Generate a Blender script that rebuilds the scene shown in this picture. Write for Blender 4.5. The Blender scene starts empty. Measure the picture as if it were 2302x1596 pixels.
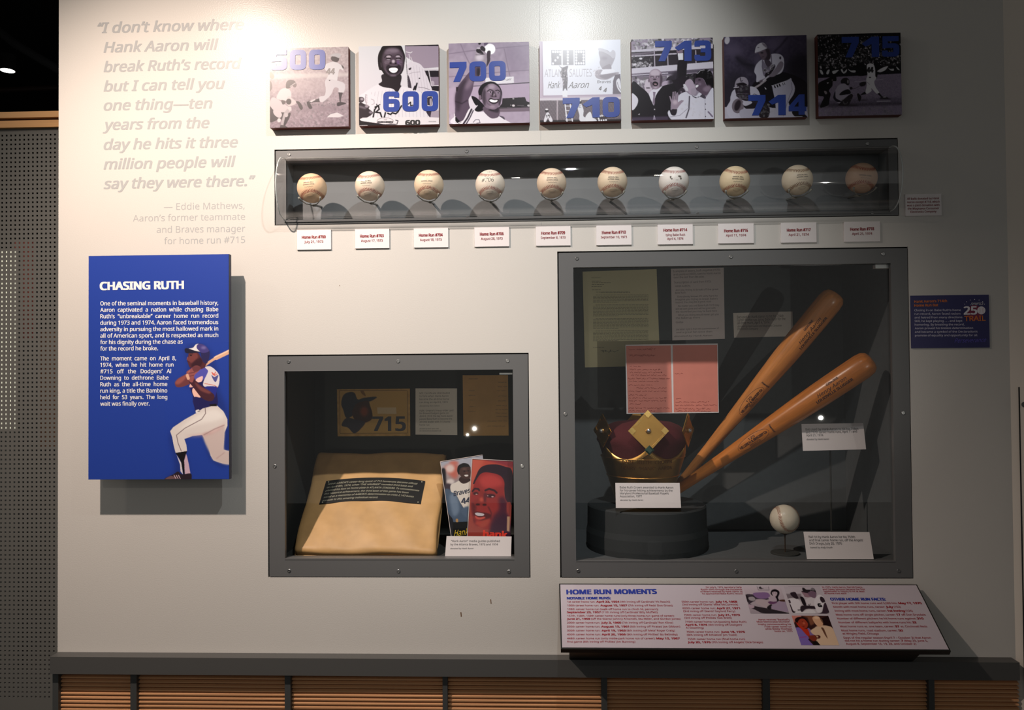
import bpy, math, os
import numpy as np
from mathutils import Vector, Matrix
PI = math.pi
IW, IH, F = 2302.0, 1596.0, 1800.0
scene = bpy.context.scene
COL = scene.collection
# ------------------------------------------------------------------ camera, world, lamps, exposure
YAW, PITCH, ROLL = math.radians(2.2317), math.radians(1.0282), math.radians(-0.4690)
CAM = np.array([0.0, -2.0, 1.5])
def cam_basis():
    cy, sy, cp, sp, cr, sr = math.cos(YAW), math.sin(YAW), math.cos(PITCH), math.sin(PITCH), math.cos(ROLL), math.sin(ROLL)
    f = np.array([-sy*cp, cy*cp, sp]); r = np.array([cy, sy, 0.0]); u = np.cross(r, f)
    return cr*r+sr*u, -sr*r+cr*u, f
CR, CU, CF = cam_basis()
cd = bpy.data.cameras.new('camera'); cam = bpy.data.objects.new('camera', cd); COL.objects.link(cam)
cam.matrix_world = Matrix(((CR[0], CU[0], -CF[0], CAM[0]), (CR[1], CU[1], -CF[1], CAM[1]), (CR[2], CU[2], -CF[2], CAM[2]), (0, 0, 0, 1)))
cd.sensor_width = 36.0; cd.lens = F/IW*36.0; cd.clip_start = 0.05; cd.clip_end = 60
scene.camera = cam
world = bpy.data.worlds.new('gallery_ambient'); scene.world = world; world.use_nodes = True
bg = world.node_tree.nodes['Background']; bg.inputs[0].default_value = (1.0, 0.985, 0.94, 1); bg.inputs[1].default_value = 0.19
vs = scene.view_settings
vs.view_transform = 'Standard'; vs.look = 'None'; vs.gamma = 1.0; vs.use_curve_mapping = False; vs.exposure = 0.0
def spot(name, loc, target, energy, color, angle, blend, radius):
    l = bpy.data.lights.new(name, 'SPOT'); l.energy = energy; l.color = color
    l.spot_size = math.radians(angle); l.spot_blend = blend; l.shadow_soft_size = radius
    o = bpy.data.objects.new(name, l); COL.objects.link(o); o.location = loc
    o.rotation_euler = (Vector(target)-Vector(loc)).to_track_quat('-Z', 'Y').to_euler()
    return o
spot('track_lamp_warm', (-1.064, -1.0, 2.77), (-0.72, 0, 1.20), 148, (1.0, 0.82, 0.70), 100, 0.95, 0.018)
spot('track_lamp_neutral', (0.115, -1.0, 2.78), (-0.06, 0, 2.0), 46, (0.97, 1.0, 1.0), 72, 0.85, 0.018)
def area(name, loc, target, energy, color, size):
    l = bpy.data.lights.new(name, 'AREA'); l.energy = energy; l.color = color; l.size = size; l.shape = 'DISK'
    o = bpy.data.objects.new(name, l); COL.objects.link(o); o.location = loc
    o.rotation_euler = (Vector(target)-Vector(loc)).to_track_quat('-Z', 'Y').to_euler()
    return o
for i, (p, q, e) in enumerate((((-1.4, -4.2, 3.3), (-0.80, 0, 1.05), 22), ((-0.2, -4.3, 3.3), (-0.05, 0, 1.25), 8), ((0.9, -4.2, 3.3), (0.25, 0, 1.2), 5))):
    spot('gallery_spot_%d' % i, p, q, e, (1.0, 0.94, 0.86), 30, 1.0, 0.035)
# two small exhibit lamps across the gallery; they also show as glints in the case glass
spot('exhibit_lamp_right', (2.39, -5.0, 1.06), (0.24, 0.35, 1.62), 90, (1.0, 0.97, 0.88), 14, 1.0, 0.016)
spot('exhibit_lamp_left', (-0.67, -5.0, 0.93), (-0.30, 0.37, 1.42), 62, (1.0, 0.93, 0.80), 13, 1.0, 0.006)
area('far_gallery_lamp', (-2.2, 1.0, 2.9), (-1.9, 1.9, 1.3), 10, (1.0, 0.95, 0.85), 0.2)
area('left_gallery_lamp', (-2.3, -0.9, 3.0), (-1.6, 0.27, 1.9), 3.0, (1.0, 0.86, 0.7), 0.15)

# ------------------------------------------------------------------ pixel -> place helpers
def ray(u, v):
    d = (u-IW/2)/F*CR-(v-IH/2)/F*CU+CF
    return d
def P(u, v, y=0.0):
    d = ray(u, v); t = (y-CAM[1])/d[1]
    return CAM+t*d
class Pl:                                   # a plane with its own axes; N points out of its printed side
    def __init__(s, O, U, V):
        s.O = np.array(O, float); s.U = np.array(U, float); s.U /= np.linalg.norm(s.U)
        V = np.array(V, float); V = V-s.U*np.dot(V, s.U); s.V = V/np.linalg.norm(V)
        s.N = np.cross(s.U, s.V)
    def uv(s, u, v):
        d = ray(u, v); t = np.dot(s.O-CAM, s.N)/np.dot(d, s.N)
        q = CAM+t*d-s.O
        return np.array([np.dot(q, s.U), np.dot(q, s.V)])
    def w(s, a, b, h=0.0): return s.O+a*s.U+b*s.V+h*s.N
def wallp(y): return Pl((0, y, 0), (1, 0, 0), (0, 0, 1))
def plane3(a, b, c): return Pl(a, np.array(b)-a, np.array(c)-a)   # a bottom-left, b bottom-right, c top-left
def z4(s, ox, oy):                          # close-up coordinates -> photograph coordinates
    return lambda x, y: (x/s+ox, y/s+oy)

# ------------------------------------------------------------------ materials
def lin(c):
    c = np.array(c, float)/255.0
    return np.where(c <= 0.04045, c/12.92, ((c+0.055)/1.055)**2.4)
MATS = {}
def mat(name, rgb, rough=0.5, metal=0.0, spec=0.5, bump=0.0, bscale=200, vary=0.0, vscale=6, aniso=None, emit=None, coat=0.0):
    if name in MATS: return MATS[name]
    m = bpy.data.materials.new(name); m.use_nodes = True; nt = m.node_tree; b = nt.nodes['Principled BSDF']
    c = tuple(lin(rgb))+(1,)
    b.inputs['Base Color'].default_value = c; b.inputs['Roughness'].default_value = rough
    b.inputs['Metallic'].default_value = metal; b.inputs['Specular IOR Level'].default_value = spec
    if coat: b.inputs['Coat Weight'].default_value = coat; b.inputs['Coat Roughness'].default_value = 0.08
    tc = nt.nodes.new('ShaderNodeTexCoord'); mp = nt.nodes.new('ShaderNodeMapping'); nt.links.new(tc.outputs['Object'], mp.inputs[0])
    if aniso: mp.inputs['Scale'].default_value = aniso
    if vary:
        n = nt.nodes.new('ShaderNodeTexNoise'); n.inputs['Scale'].default_value = vscale; n.inputs['Detail'].default_value = 6
        nt.links.new(mp.outputs[0], n.inputs['Vector'])
        r = nt.nodes.new('ShaderNodeMapRange'); r.inputs[1].default_value = 0.3; r.inputs[2].default_value = 0.7
        r.inputs[3].default_value = 1-vary; r.inputs[4].default_value = 1+vary; nt.links.new(n.outputs[0], r.inputs[0])
        mx = nt.nodes.new('ShaderNodeVectorMath'); mx.operation = 'SCALE'; mx.inputs[0].default_value = c[:3]
        nt.links.new(r.outputs[0], mx.inputs['Scale']); nt.links.new(mx.outputs[0], b.inputs['Base Color'])
    if bump:
        n2 = nt.nodes.new('ShaderNodeTexNoise'); n2.inputs['Scale'].default_value = bscale; n2.inputs['Detail'].default_value = 2
        nt.links.new(tc.outputs['Object'], n2.inputs['Vector'])
        bp = nt.nodes.new('ShaderNodeBump'); bp.inputs['Strength'].default_value = bump; bp.inputs['Distance'].default_value = 0.002
        nt.links.new(n2.outputs[0], bp.inputs['Height']); nt.links.new(bp.outputs[0], b.inputs['Normal'])
    if emit: b.inputs['Emission Color'].default_value = tuple(lin(emit[0]))+(1,); b.inputs['Emission Strength'].default_value = emit[1]
    MATS[name] = m
    return m
def glass_mat(name, ior=1.45, tint=(1, 1, 1), rough=0.006):
    m = bpy.data.materials.new(name); m.use_nodes = True; nt = m.node_tree; nt.nodes.clear()
    o = nt.nodes.new('ShaderNodeOutputMaterial'); mx = nt.nodes.new('ShaderNodeMixShader')
    t = nt.nodes.new('ShaderNodeBsdfTransparent'); t.inputs[0].default_value = tint+(1,)
    g = nt.nodes.new('ShaderNodeBsdfGlossy'); g.inputs['Roughness'].default_value = rough
    f = nt.nodes.new('ShaderNodeFresnel'); ge = nt.nodes.new('ShaderNodeNewGeometry')   # same reflectance on both faces of the pane
    mr = nt.nodes.new('ShaderNodeMapRange'); mr.inputs[3].default_value = ior; mr.inputs[4].default_value = 1/ior
    nt.links.new(ge.outputs['Backfacing'], mr.inputs[0]); nt.links.new(mr.outputs[0], f.inputs[0])
    nt.links.new(f.outputs[0], mx.inputs[0]); nt.links.new(t.outputs[0], mx.inputs[1]); nt.links.new(g.outputs[0], mx.inputs[2]); nt.links.new(mx.outputs[0], o.inputs[0])
    return m
def print_mat(name, rough, spec=0.5):
    m = bpy.data.materials.new(name); m.use_nodes = True; nt = m.node_tree; b = nt.nodes['Principled BSDF']
    a = nt.nodes.new('ShaderNodeVertexColor'); a.layer_name = 'print'
    nt.links.new(a.outputs[0], b.inputs['Base Color']); b.inputs['Roughness'].default_value = rough; b.inputs['Specular IOR Level'].default_value = spec
    return m
M_wall = mat('painted_wall', (208, 205, 200), 0.27, spec=0.15, bump=0.10, bscale=330, vary=0.012, vscale=3)
M_wallR = mat('painted_return_wall', (214, 206, 196), 0.5)
M_quote = mat('grey_vinyl_lettering', (171, 173, 174), 0.27, spec=0.15)
M_frame = mat('dark_grey_metal', (98, 99, 100), 0.42, spec=0.5, bump=0.05, bscale=700)
M_gap = mat('shadow_gap_black', (12, 12, 12), 0.8)
M_in = mat('case_lining_charcoal', (90, 95, 97), 0.8, vary=0.05, vscale=60)
M_inb = mat('case_lining_black', (54, 56, 54), 0.85)
M_inball = mat('ball_case_lining_grey', (118, 122, 125), 0.7)
M_ledge = mat('ledge_dark_grey', (80, 80, 79), 0.5)
M_post = mat('post_dark_grey', (66, 68, 68), 0.5)
M_slat = mat('oiled_wood_slat', (204, 152, 108), 0.45, vary=0.14, vscale=9, aniso=(0.4, 8, 14))
M_oak = mat('pale_wood_rail', (222, 168, 108), 0.45, vary=0.08, vscale=9, aniso=(0.4, 8, 14))
M_perf = mat('perforated_steel_grey', (98, 98, 95), 0.55)
M_dark = mat('gallery_black', (14, 14, 15), 0.9)
M_screw = mat('screw_steel', (150, 150, 150), 0.3, metal=0.9)
M_hole = mat('screw_recess', (20, 20, 20), 0.6)
M_canvas = mat('board_edge_dark_red', (92, 34, 26), 0.6)
M_print = print_mat('satin_photo_print', 0.28, 0.24)
M_printm = print_mat('matt_print', 0.55, 0.3)
M_printg = print_mat('gloss_print', 0.18, 0.5)
M_blue = mat('numeral_blue', (38, 62, 142), 0.32, spec=0.42)
M_panel = mat('text_panel_blue', (30, 62, 158), 0.42)
M_paneledge = mat('text_panel_edge', (26, 34, 66), 0.5)
M_white = mat('printed_white', (240, 240, 240), 0.45)
M_card = mat('caption_card_white', (232, 226, 226), 0.5)
M_cardedge = mat('caption_card_edge', (70, 64, 60), 0.6)
M_red = mat('printed_dark_red', (140, 30, 40), 0.5)
M_ink = mat('printed_grey_ink', (62, 60, 62), 0.6)
M_inkf = mat('faded_ink', (96, 84, 60), 0.6)
M_acr = mat('clear_acrylic_rod', (150, 150, 142), 0.15)
M_glass = glass_mat('case_glass')
M_tube = glass_mat('bent_acrylic_cover', 1.49, rough=0.02)
M_sleeve = glass_mat('plastic_sleeve', 1.12, rough=0.02)
M_brass = mat('polished_brass', (206, 162, 90), 0.36, metal=1.0, vary=0.12, vscale=18)
M_velvet = mat('crimson_velvet', (74, 8, 18), 0.9, bump=0.3, bscale=500)
M_drum = mat('drum_charcoal_fabric', (50, 55, 57), 0.85, bump=0.1, bscale=900)
M_base = mat('aged_base_canvas', (206, 164, 108), 0.5, bump=0.8, bscale=24, vary=0.10, vscale=22)
M_plaque = mat('black_engraved_plaque', (14, 14, 13), 0.5, spec=0.25)
M_engr = mat('engraved_pale', (186, 184, 160), 0.5)
M_letter = mat('aged_letter_paper', (232, 224, 182), 0.7)
M_paper = mat('typed_paper', (234, 222, 218), 0.7)
M_black = mat('console_black_edge', (24, 24, 23), 0.4)

# ------------------------------------------------------------------ mesh helpers
class MB:
    def __init__(s): s.v = []; s.f = []; s.m = []; s.c = None
    def add(s, vs, fs, mi=0):
        n = len(s.v); s.v += [tuple(map(float, p)) for p in vs]
        s.f += [tuple(i+n for i in f) for f in fs]; s.m += [mi]*len(fs); return s
    def box(s, a, b, mi=0):
        (x0, y0, z0), (x1, y1, z1) = a, b
        x0, x1 = min(x0, x1), max(x0, x1); y0, y1 = min(y0, y1), max(y0, y1); z0, z1 = min(z0, z1), max(z0, z1)
        return s.add([(x0, y0, z0), (x1, y0, z0), (x1, y1, z0), (x0, y1, z0), (x0, y0, z1), (x1, y0, z1), (x1, y1, z1), (x0, y1, z1)],
                     [(0, 3, 2, 1), (4, 5, 6, 7), (0, 1, 5, 4), (1, 2, 6, 5), (2, 3, 7, 6), (3, 0, 4, 7)], mi)
    def slab(s, q, n, t, mi=0, back=None):  # four corners (bl, br, tr, tl) of the front, thickness t away from n
        q = [np.array(p, float) for p in q]; n = np.array(n, float)
        r = [p-n*t for p in q]
        s.add(q+r, [(0, 1, 2, 3)], mi)
        k = len(s.v)-8
        for f in ((7, 6, 5, 4), (4, 5, 1, 0), (5, 6, 2, 1), (6, 7, 3, 2), (7, 4, 0, 3)):
            s.f.append(tuple(i+k for i in f)); s.m.append(back if back is not None else mi)
        return s
    def tube(s, pts, r, seg=10, caps=True, mi=0):
        pts = [np.array(p, float) for p in pts]; rs = r if hasattr(r, '__len__') else [r]*len(pts)
        vs, fs = [], []
        for i, p in enumerate(pts):
            d = pts[min(i+1, len(pts)-1)]-pts[max(i-1, 0)]; d /= np.linalg.norm(d)
            a = np.cross(d, (0, 0, 1.0)) if abs(d[2]) < 0.9 else np.cross(d, (1.0, 0, 0)); a /= np.linalg.norm(a); b = np.cross(d, a)
            vs += [p+rs[i]*(math.cos(2*PI*k/seg)*a+math.sin(2*PI*k/seg)*b) for k in range(seg)]
        for i in range(len(pts)-1):
            for k in range(seg):
                k2 = (k+1) % seg; fs.append((i*seg+k, i*seg+k2, (i+1)*seg+k2, (i+1)*seg+k))
        if caps: fs += [tuple(range(seg))[::-1], tuple((len(pts)-1)*seg+k for k in range(seg))]
        return s.add(vs, fs, mi)
    def lathe(s, prof, seg=40, c=(0, 0, 0), mi=0):   # prof: (r, z) pairs
        vs, fs = [], []
        for r, z in prof: vs += [(c[0]+r*math.cos(2*PI*k/seg), c[1]+r*math.sin(2*PI*k/seg), c[2]+z) for k in range(seg)]
        for i in range(len(prof)-1):
            for k in range(seg):
                k2 = (k+1) % seg; fs.append((i*seg+k, i*seg+k2, (i+1)*seg+k2, (i+1)*seg+k))
        fs += [tuple(range(seg))[::-1], tuple((len(prof)-1)*seg+k for k in range(seg))]
        return s.add(vs, fs, mi)
    def strip(s, pts, w, pl, h=0.0003, mi=0):       # flat stroke on a plane, pts in plane units
        for (a, b) in zip(pts[:-1], pts[1:]):
            a = np.array(a, float); b = np.array(b, float); d = b-a; L = np.linalg.norm(d)
            if L < 1e-9: continue
            n = np.array([-d[1], d[0]])/L*w/2
            s.add([pl.w(*(a-n), h), pl.w(*(b-n), h), pl.w(*(b+n), h), pl.w(*(a+n), h)], [(0, 1, 2, 3)], mi)
        return s
def obj(name, mb, mats, parent=None, smooth=False, **props):
    me = bpy.data.meshes.new(name)
    off = np.array(parent['_o']) if parent is not None and '_o' in parent else np.zeros(3)
    v = np.array(mb.v, float).reshape(-1, 3)-off
    me.from_pydata(v.tolist(), [], mb.f); 
    mats = mats if isinstance(mats, (list, tuple)) else [mats]
    for m in mats: me.materials.append(m)
    if len(mats) > 1: me.polygons.foreach_set('material_index', mb.m)
    if smooth: me.polygons.foreach_set('use_smooth', [True]*len(me.polygons))
    me.update()
    o = bpy.data.objects.new(name, me); COL.objects.link(o)
    if parent is not None: o.parent = parent; o['_o'] = [float(x) for x in off]
    for k, val in props.items(): o[k] = val
    return o
def thing(name, loc, label, category, group=None, rot=None):
    o = bpy.data.objects.new(name, None); COL.objects.link(o); o.location = tuple(map(float, loc)); o.empty_display_size = 0.05
    o['label'] = label; o['category'] = category
    if group: o['group'] = group
    o['_o'] = tuple(map(float, loc))
    if rot is not None: o.rotation_euler = rot
    return o
def struct(name, mb, m, **k):
    o = obj(name, mb, m, **k); o['kind'] = 'structure'; return o
def copytree(o, parent=None):
    c = o.copy(); COL.objects.link(c)
    if parent is not None: c.parent = parent
    for ch in list(o.children): copytree(ch, c)
    return c
def rounded_box(a, b, c, r, n=(24, 24, 8), bulge=None):
    vs, fs = [], []
    idx = {}
    def vert(p):
        k = tuple(np.round(p, 6))
        if k in idx: return idx[k]
        q = np.clip(p, [-(a-r), -(b-r), -(c-r)], [a-r, b-r, c-r]); d = p-q; L = np.linalg.norm(d)
        pp = q+d/L*r if L > 1e-9 else p
        if bulge: pp = bulge(pp)
        vs.append(tuple(pp)); idx[k] = len(vs)-1; return idx[k]
    dims = np.array([a, b, c])
    for ax in range(3):
        o1, o2 = [i for i in range(3) if i != ax]
        for sgn in (-1, 1):
            for i in range(n[o1]):
                for j in range(n[o2]):
                    q = []
                    for (di, dj) in ((0, 0), (1, 0), (1, 1), (0, 1)):
                        p = np.zeros(3); p[ax] = sgn*dims[ax]
                        p[o1] = -dims[o1]+2*dims[o1]*(i+di)/n[o1]; p[o2] = -dims[o2]+2*dims[o2]*(j+dj)/n[o2]
                        q.append(vert(p))
                    if (sgn > 0) != (ax != 1): q = q[::-1]
                    fs.append(tuple(q))
    return vs, fs

# ------------------------------------------------------------------ lettering (glyph meshes laid on a surface)
_fc = bpy.data.curves.new('glyph_maker', 'FONT')
try:
    _fc.font = bpy.data.fonts.load(os.path.join(bpy.utils.system_resource('DATAFILES', path='fonts'), 'NotoSansHebrew-Regular.woff2'))
except Exception: pass
_fo = bpy.data.objects.new('glyph_maker', _fc); COL.objects.link(_fo)
_fc.resolution_u = 2
_gc = {}
def glyphs(s, shear=0.0, res=2):
    k = (s, shear, res)
    if k in _gc: return _gc[k]
    _fc.body = s; _fc.shear = shear; _fc.resolution_u = res
    bpy.context.view_layer.update()
    me = _fo.to_mesh()
    v = np.zeros(len(me.vertices)*3); me.vertices.foreach_get('co', v); v = v.reshape(-1, 3)[:, :2].copy()
    f = [tuple(p.vertices) for p in me.polygons]
    _fo.to_mesh_clear()
    _gc[k] = (v, f); return _gc[k]
_cap = None
def cap_h():
    global _cap
    if _cap is None:
        v, f = glyphs('H'); _cap = v[:, 1].max()
    return _cap
OUT = [None]
def outward(c):                             # the side lettering faces: towards the viewer, or away from a round thing's middle
    return CAM-c if OUT[0] is None else np.array((c[0], c[1], 0)) if OUT[0] == 'axis' else c
def lay(mb, s, fn, w, cap, shear=0.0, bold=0.0, res=2, mi=0):
    """fn(a, b) -> world; text starts at a=0, baseline b=0, fills width w, capital height cap"""
    ch = cap_h(); v, f = glyphs(s, shear, res)
    if len(v) == 0: return
    x0, x1 = v[:, 0].min(), v[:, 0].max(); sx = w/(x1-x0); sy = cap/ch
    q = np.stack([(v[:, 0]-x0)*sx, v[:, 1]*sy], 1)
    offs = [(0, 0)] if not bold else [(dx*bold*cap, dy*bold*cap*0.5) for dx, dy in ((0, 0), (-1, -1), (1, -1), (1, 1), (-1, 1))]
    c0 = np.array(fn(0, 0), float); nv = np.cross(np.array(fn(w*.02, 0), float)-c0, np.array(fn(0, cap*.2), float)-c0); nv /= np.linalg.norm(nv)
    if np.dot(nv, outward(c0)) < 0: nv = -nv
    for i, d in enumerate(offs):
        mb.add([np.array(fn(a+d[0], b+d[1]), float)+nv*i*3e-5 for a, b in q], f, mi)
def T(mb, pl, s, x0, y0, x1, y1, cap, shear=0.0, bold=0.0, h=0.0004, res=2, mi=0):
    p0 = pl.uv(x0, y0); p1 = pl.uv(x1, y1); d = p1-p0; L = np.linalg.norm(d); d /= L; n = np.array([-d[1], d[0]])
    c = np.linalg.norm(pl.uv(x0, y0-cap)-p0)
    lay(mb, s, lambda a, b: pl.w(*(p0+a*d+b*n), h), L, c, shear, bold, res, mi)
def fake_lines(mb, pl, zf, rows, w=0.0009, h=0.0004, seed=1, amp=0.5):
    """hand-written or too-small text: broken wavy strokes, rows of (x0, x1, y) close-up coordinates"""
    rng = np.random.RandomState(seed)
    for (x0, x1, y) in rows:
        a = pl.uv(*zf(x0, y)); b = pl.uv(*zf(x1, y)); L = np.linalg.norm(b-a); d = (b-a)/L; n = np.array([-d[1], d[0]]); t = 0
        while t < L:
            ww = rng.uniform(0.006, 0.02); k = max(3, int(ww/0.0016)); e = min(t+ww, L)
            pts = [a+d*(t+(e-t)*i/k)+n*(rng.uniform(-1, 1)*0.0016*amp) for i in range(k+1)]
            mb.strip(pts, w, pl, h); t = e+rng.uniform(0.002, 0.004)

# block numerals -----------------------------------------------------------------------------
def rnd(pts, r):
    out = []; n = len(pts)
    for i in range(n):
        p = np.array(pts[i][:2], float); a = np.array(pts[i-1][:2], float); b = np.array(pts[(i+1) % n][:2], float)
        rr = pts[i][2] if len(pts[i]) > 2 else r
        la, lb = np.linalg.norm(a-p), np.linalg.norm(b-p); rr = min(rr, la*0.49, lb*0.49)
        pa = p+(a-p)/la*rr; pb = p+(b-p)/lb*rr
        for t in ((0, 0.2, 0.4, 0.6, 0.8, 1) if rr > 0.03 else (0, 1)): out.append(tuple((1-t)**2*pa+2*t*(1-t)*p+t*t*pb))
    return out
R4 = 0.34
DIG = {
 '0': [rnd([(0, 0), (1, 0), (1, 1.27), (0, 1.27)], R4), rnd([(.33, .32), (.67, .32), (.67, .95), (.33, .95)], .09)],
 '1': [rnd([(0, .84), (.57, 1.26), (1, 1.27), (1, 0), (.57, 0), (.57, .80), (.21, .65)], .01)],
 '7': [rnd([(0, 1.27), (1, 1.27), (1, .92), (.6, 0), (.2, 0), (.57, .9), (0, .9)], .01)],
 '4': [rnd([(0, .23), (0, .53), (.6, 1.27), (.92, 1.27), (.92, .51), (1.02, .51), (1.02, .23), (.92, .23), (.92, 0), (.57, 0), (.57, .23)], .01), rnd([(.32, .51), (.57, .51), (.57, .84)], .01)],
 '5': [rnd([(.03, 1.27), (.97, 1.27), (.97, .96), (.34, .96), (.34, .82), (1, .82, .3), (1, 0, .3), (0, 0, .3), (0, .38), (.33, .38), (.33, .28, .05), (.66, .28, .05), (.66, .54, .05), (.33, .54), (.03, .5)], .02)],
 '6': [rnd([(0, 1.27, .3), (.97, 1.27, .3), (.97, .88), (.66, .88), (.66, .97, .05), (.33, .97, .05), (.33, .79), (1, .79, .3), (1, 0, .3), (0, 0, .3)], .02), rnd([(.33, .28), (.66, .28), (.66, .52), (.33, .52)], .06)],
 '3': [rnd([(0, 1.27, .3), (.98, 1.27, .3), (.98, .66, .1), (1, .6, .1), (1, 0, .3), (0, 0, .3), (0, .38), (.33, .38), (.33, .3, .05), (.65, .3, .05), (.65, .52, .04), (.37, .52), (.37, .78), (.65, .78, .04), (.65, .97, .05), (.33, .97, .05), (.33, .89), (0, .89)], .02)],
}
def fillpoly(loops):
    c = bpy.data.curves.new('outline', 'CURVE'); c.dimensions = '2D'; c.fill_mode = 'BOTH'
    for lp in loops:
        sp = c.splines.new('POLY'); sp.points.add(len(lp)-1); sp.use_cyclic_u = True
        for p, q in zip(sp.points, lp): p.co = (q[0], q[1], 0, 1)
    o = bpy.data.objects.new('outline', c); COL.objects.link(o); bpy.context.view_layer.update()
    me = o.to_mesh(); v = np.array([vv.co[:2] for vv in me.vertices]); f = [tuple(p.vertices) for p in me.polygons]
    o.to_mesh_clear(); bpy.data.objects.remove(o); bpy.data.curves.remove(c)
    return v, f
DM = {k: fillpoly(v) for k, v in DIG.items()}
def numerals(mb, pl, s, x0, y0, x1, h, ytop, yr=None, hh=0.0012):
    """digits standing on pixel baseline y0 from x0 to x1, top at ytop (left)"""
    yr = y0 if yr is None else yr
    p0 = pl.uv(x0, y0); p1 = pl.uv(x1, yr); d = p1-p0; L = np.linalg.norm(d); d /= L; n = np.array([-d[1], d[0]])
    H = np.linalg.norm(pl.uv(x0, ytop)-p0); W = L/(len(s)+(len(s)-1)*h)
    for i, ch in enumerate(s):
        v, f = DM[ch]; a0 = i*W*(1+h)
        front = [pl.w(*(p0+(a0+a*W)*d+b/1.27*H*n), hh) for a, b in v]
        mb.add(front, f)
        for lp in DIG[ch]:
            q = [p0+(a0+a*W)*d+b/1.27*H*n for a, b in lp]; m = len(q)
            mb.add([pl.w(*p, hh) for p in q]+[pl.w(*p, 0) for p in q], [(i2, (i2+1) % m, m+(i2+1) % m, m+i2) for i2 in range(m)])

# ------------------------------------------------------------------ printed pictures: colours worked out point by point on a fine mesh
def homog(src, dst):
    A = []; b = []
    for (x, y), (u, v) in zip(src, dst):
        A += [[x, y, 1, 0, 0, 0, -u*x, -u*y], [0, 0, 0, x, y, 1, -v*x, -v*y]]; b += [u, v]
    return np.append(np.linalg.solve(np.array(A), np.array(b)), 1).reshape(3, 3)
def cr(pts, n=5):
    p = np.array(pts, float); out = []
    m = len(p)
    for i in range(m):
        a, b, c, d = p[i-1], p[i], p[(i+1) % m], p[(i+2) % m]
        for t in np.arange(n)/n: out.append(0.5*((2*b)+(-a+c)*t+(2*a-5*b+4*c-d)*t*t+(-a+3*b-3*c+d)*t**3))
    return np.array(out)
def gblur(a, s):
    if s <= 0: return a
    r = max(1, int(s*2.5)); k = np.exp(-0.5*(np.arange(-r, r+1)/s)**2); k /= k.sum()
    for ax in (0, 1):
        a = np.apply_along_axis(lambda q: np.convolve(np.pad(q, r, mode='edge'), k, 'valid'), ax, a)
    return a
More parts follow.
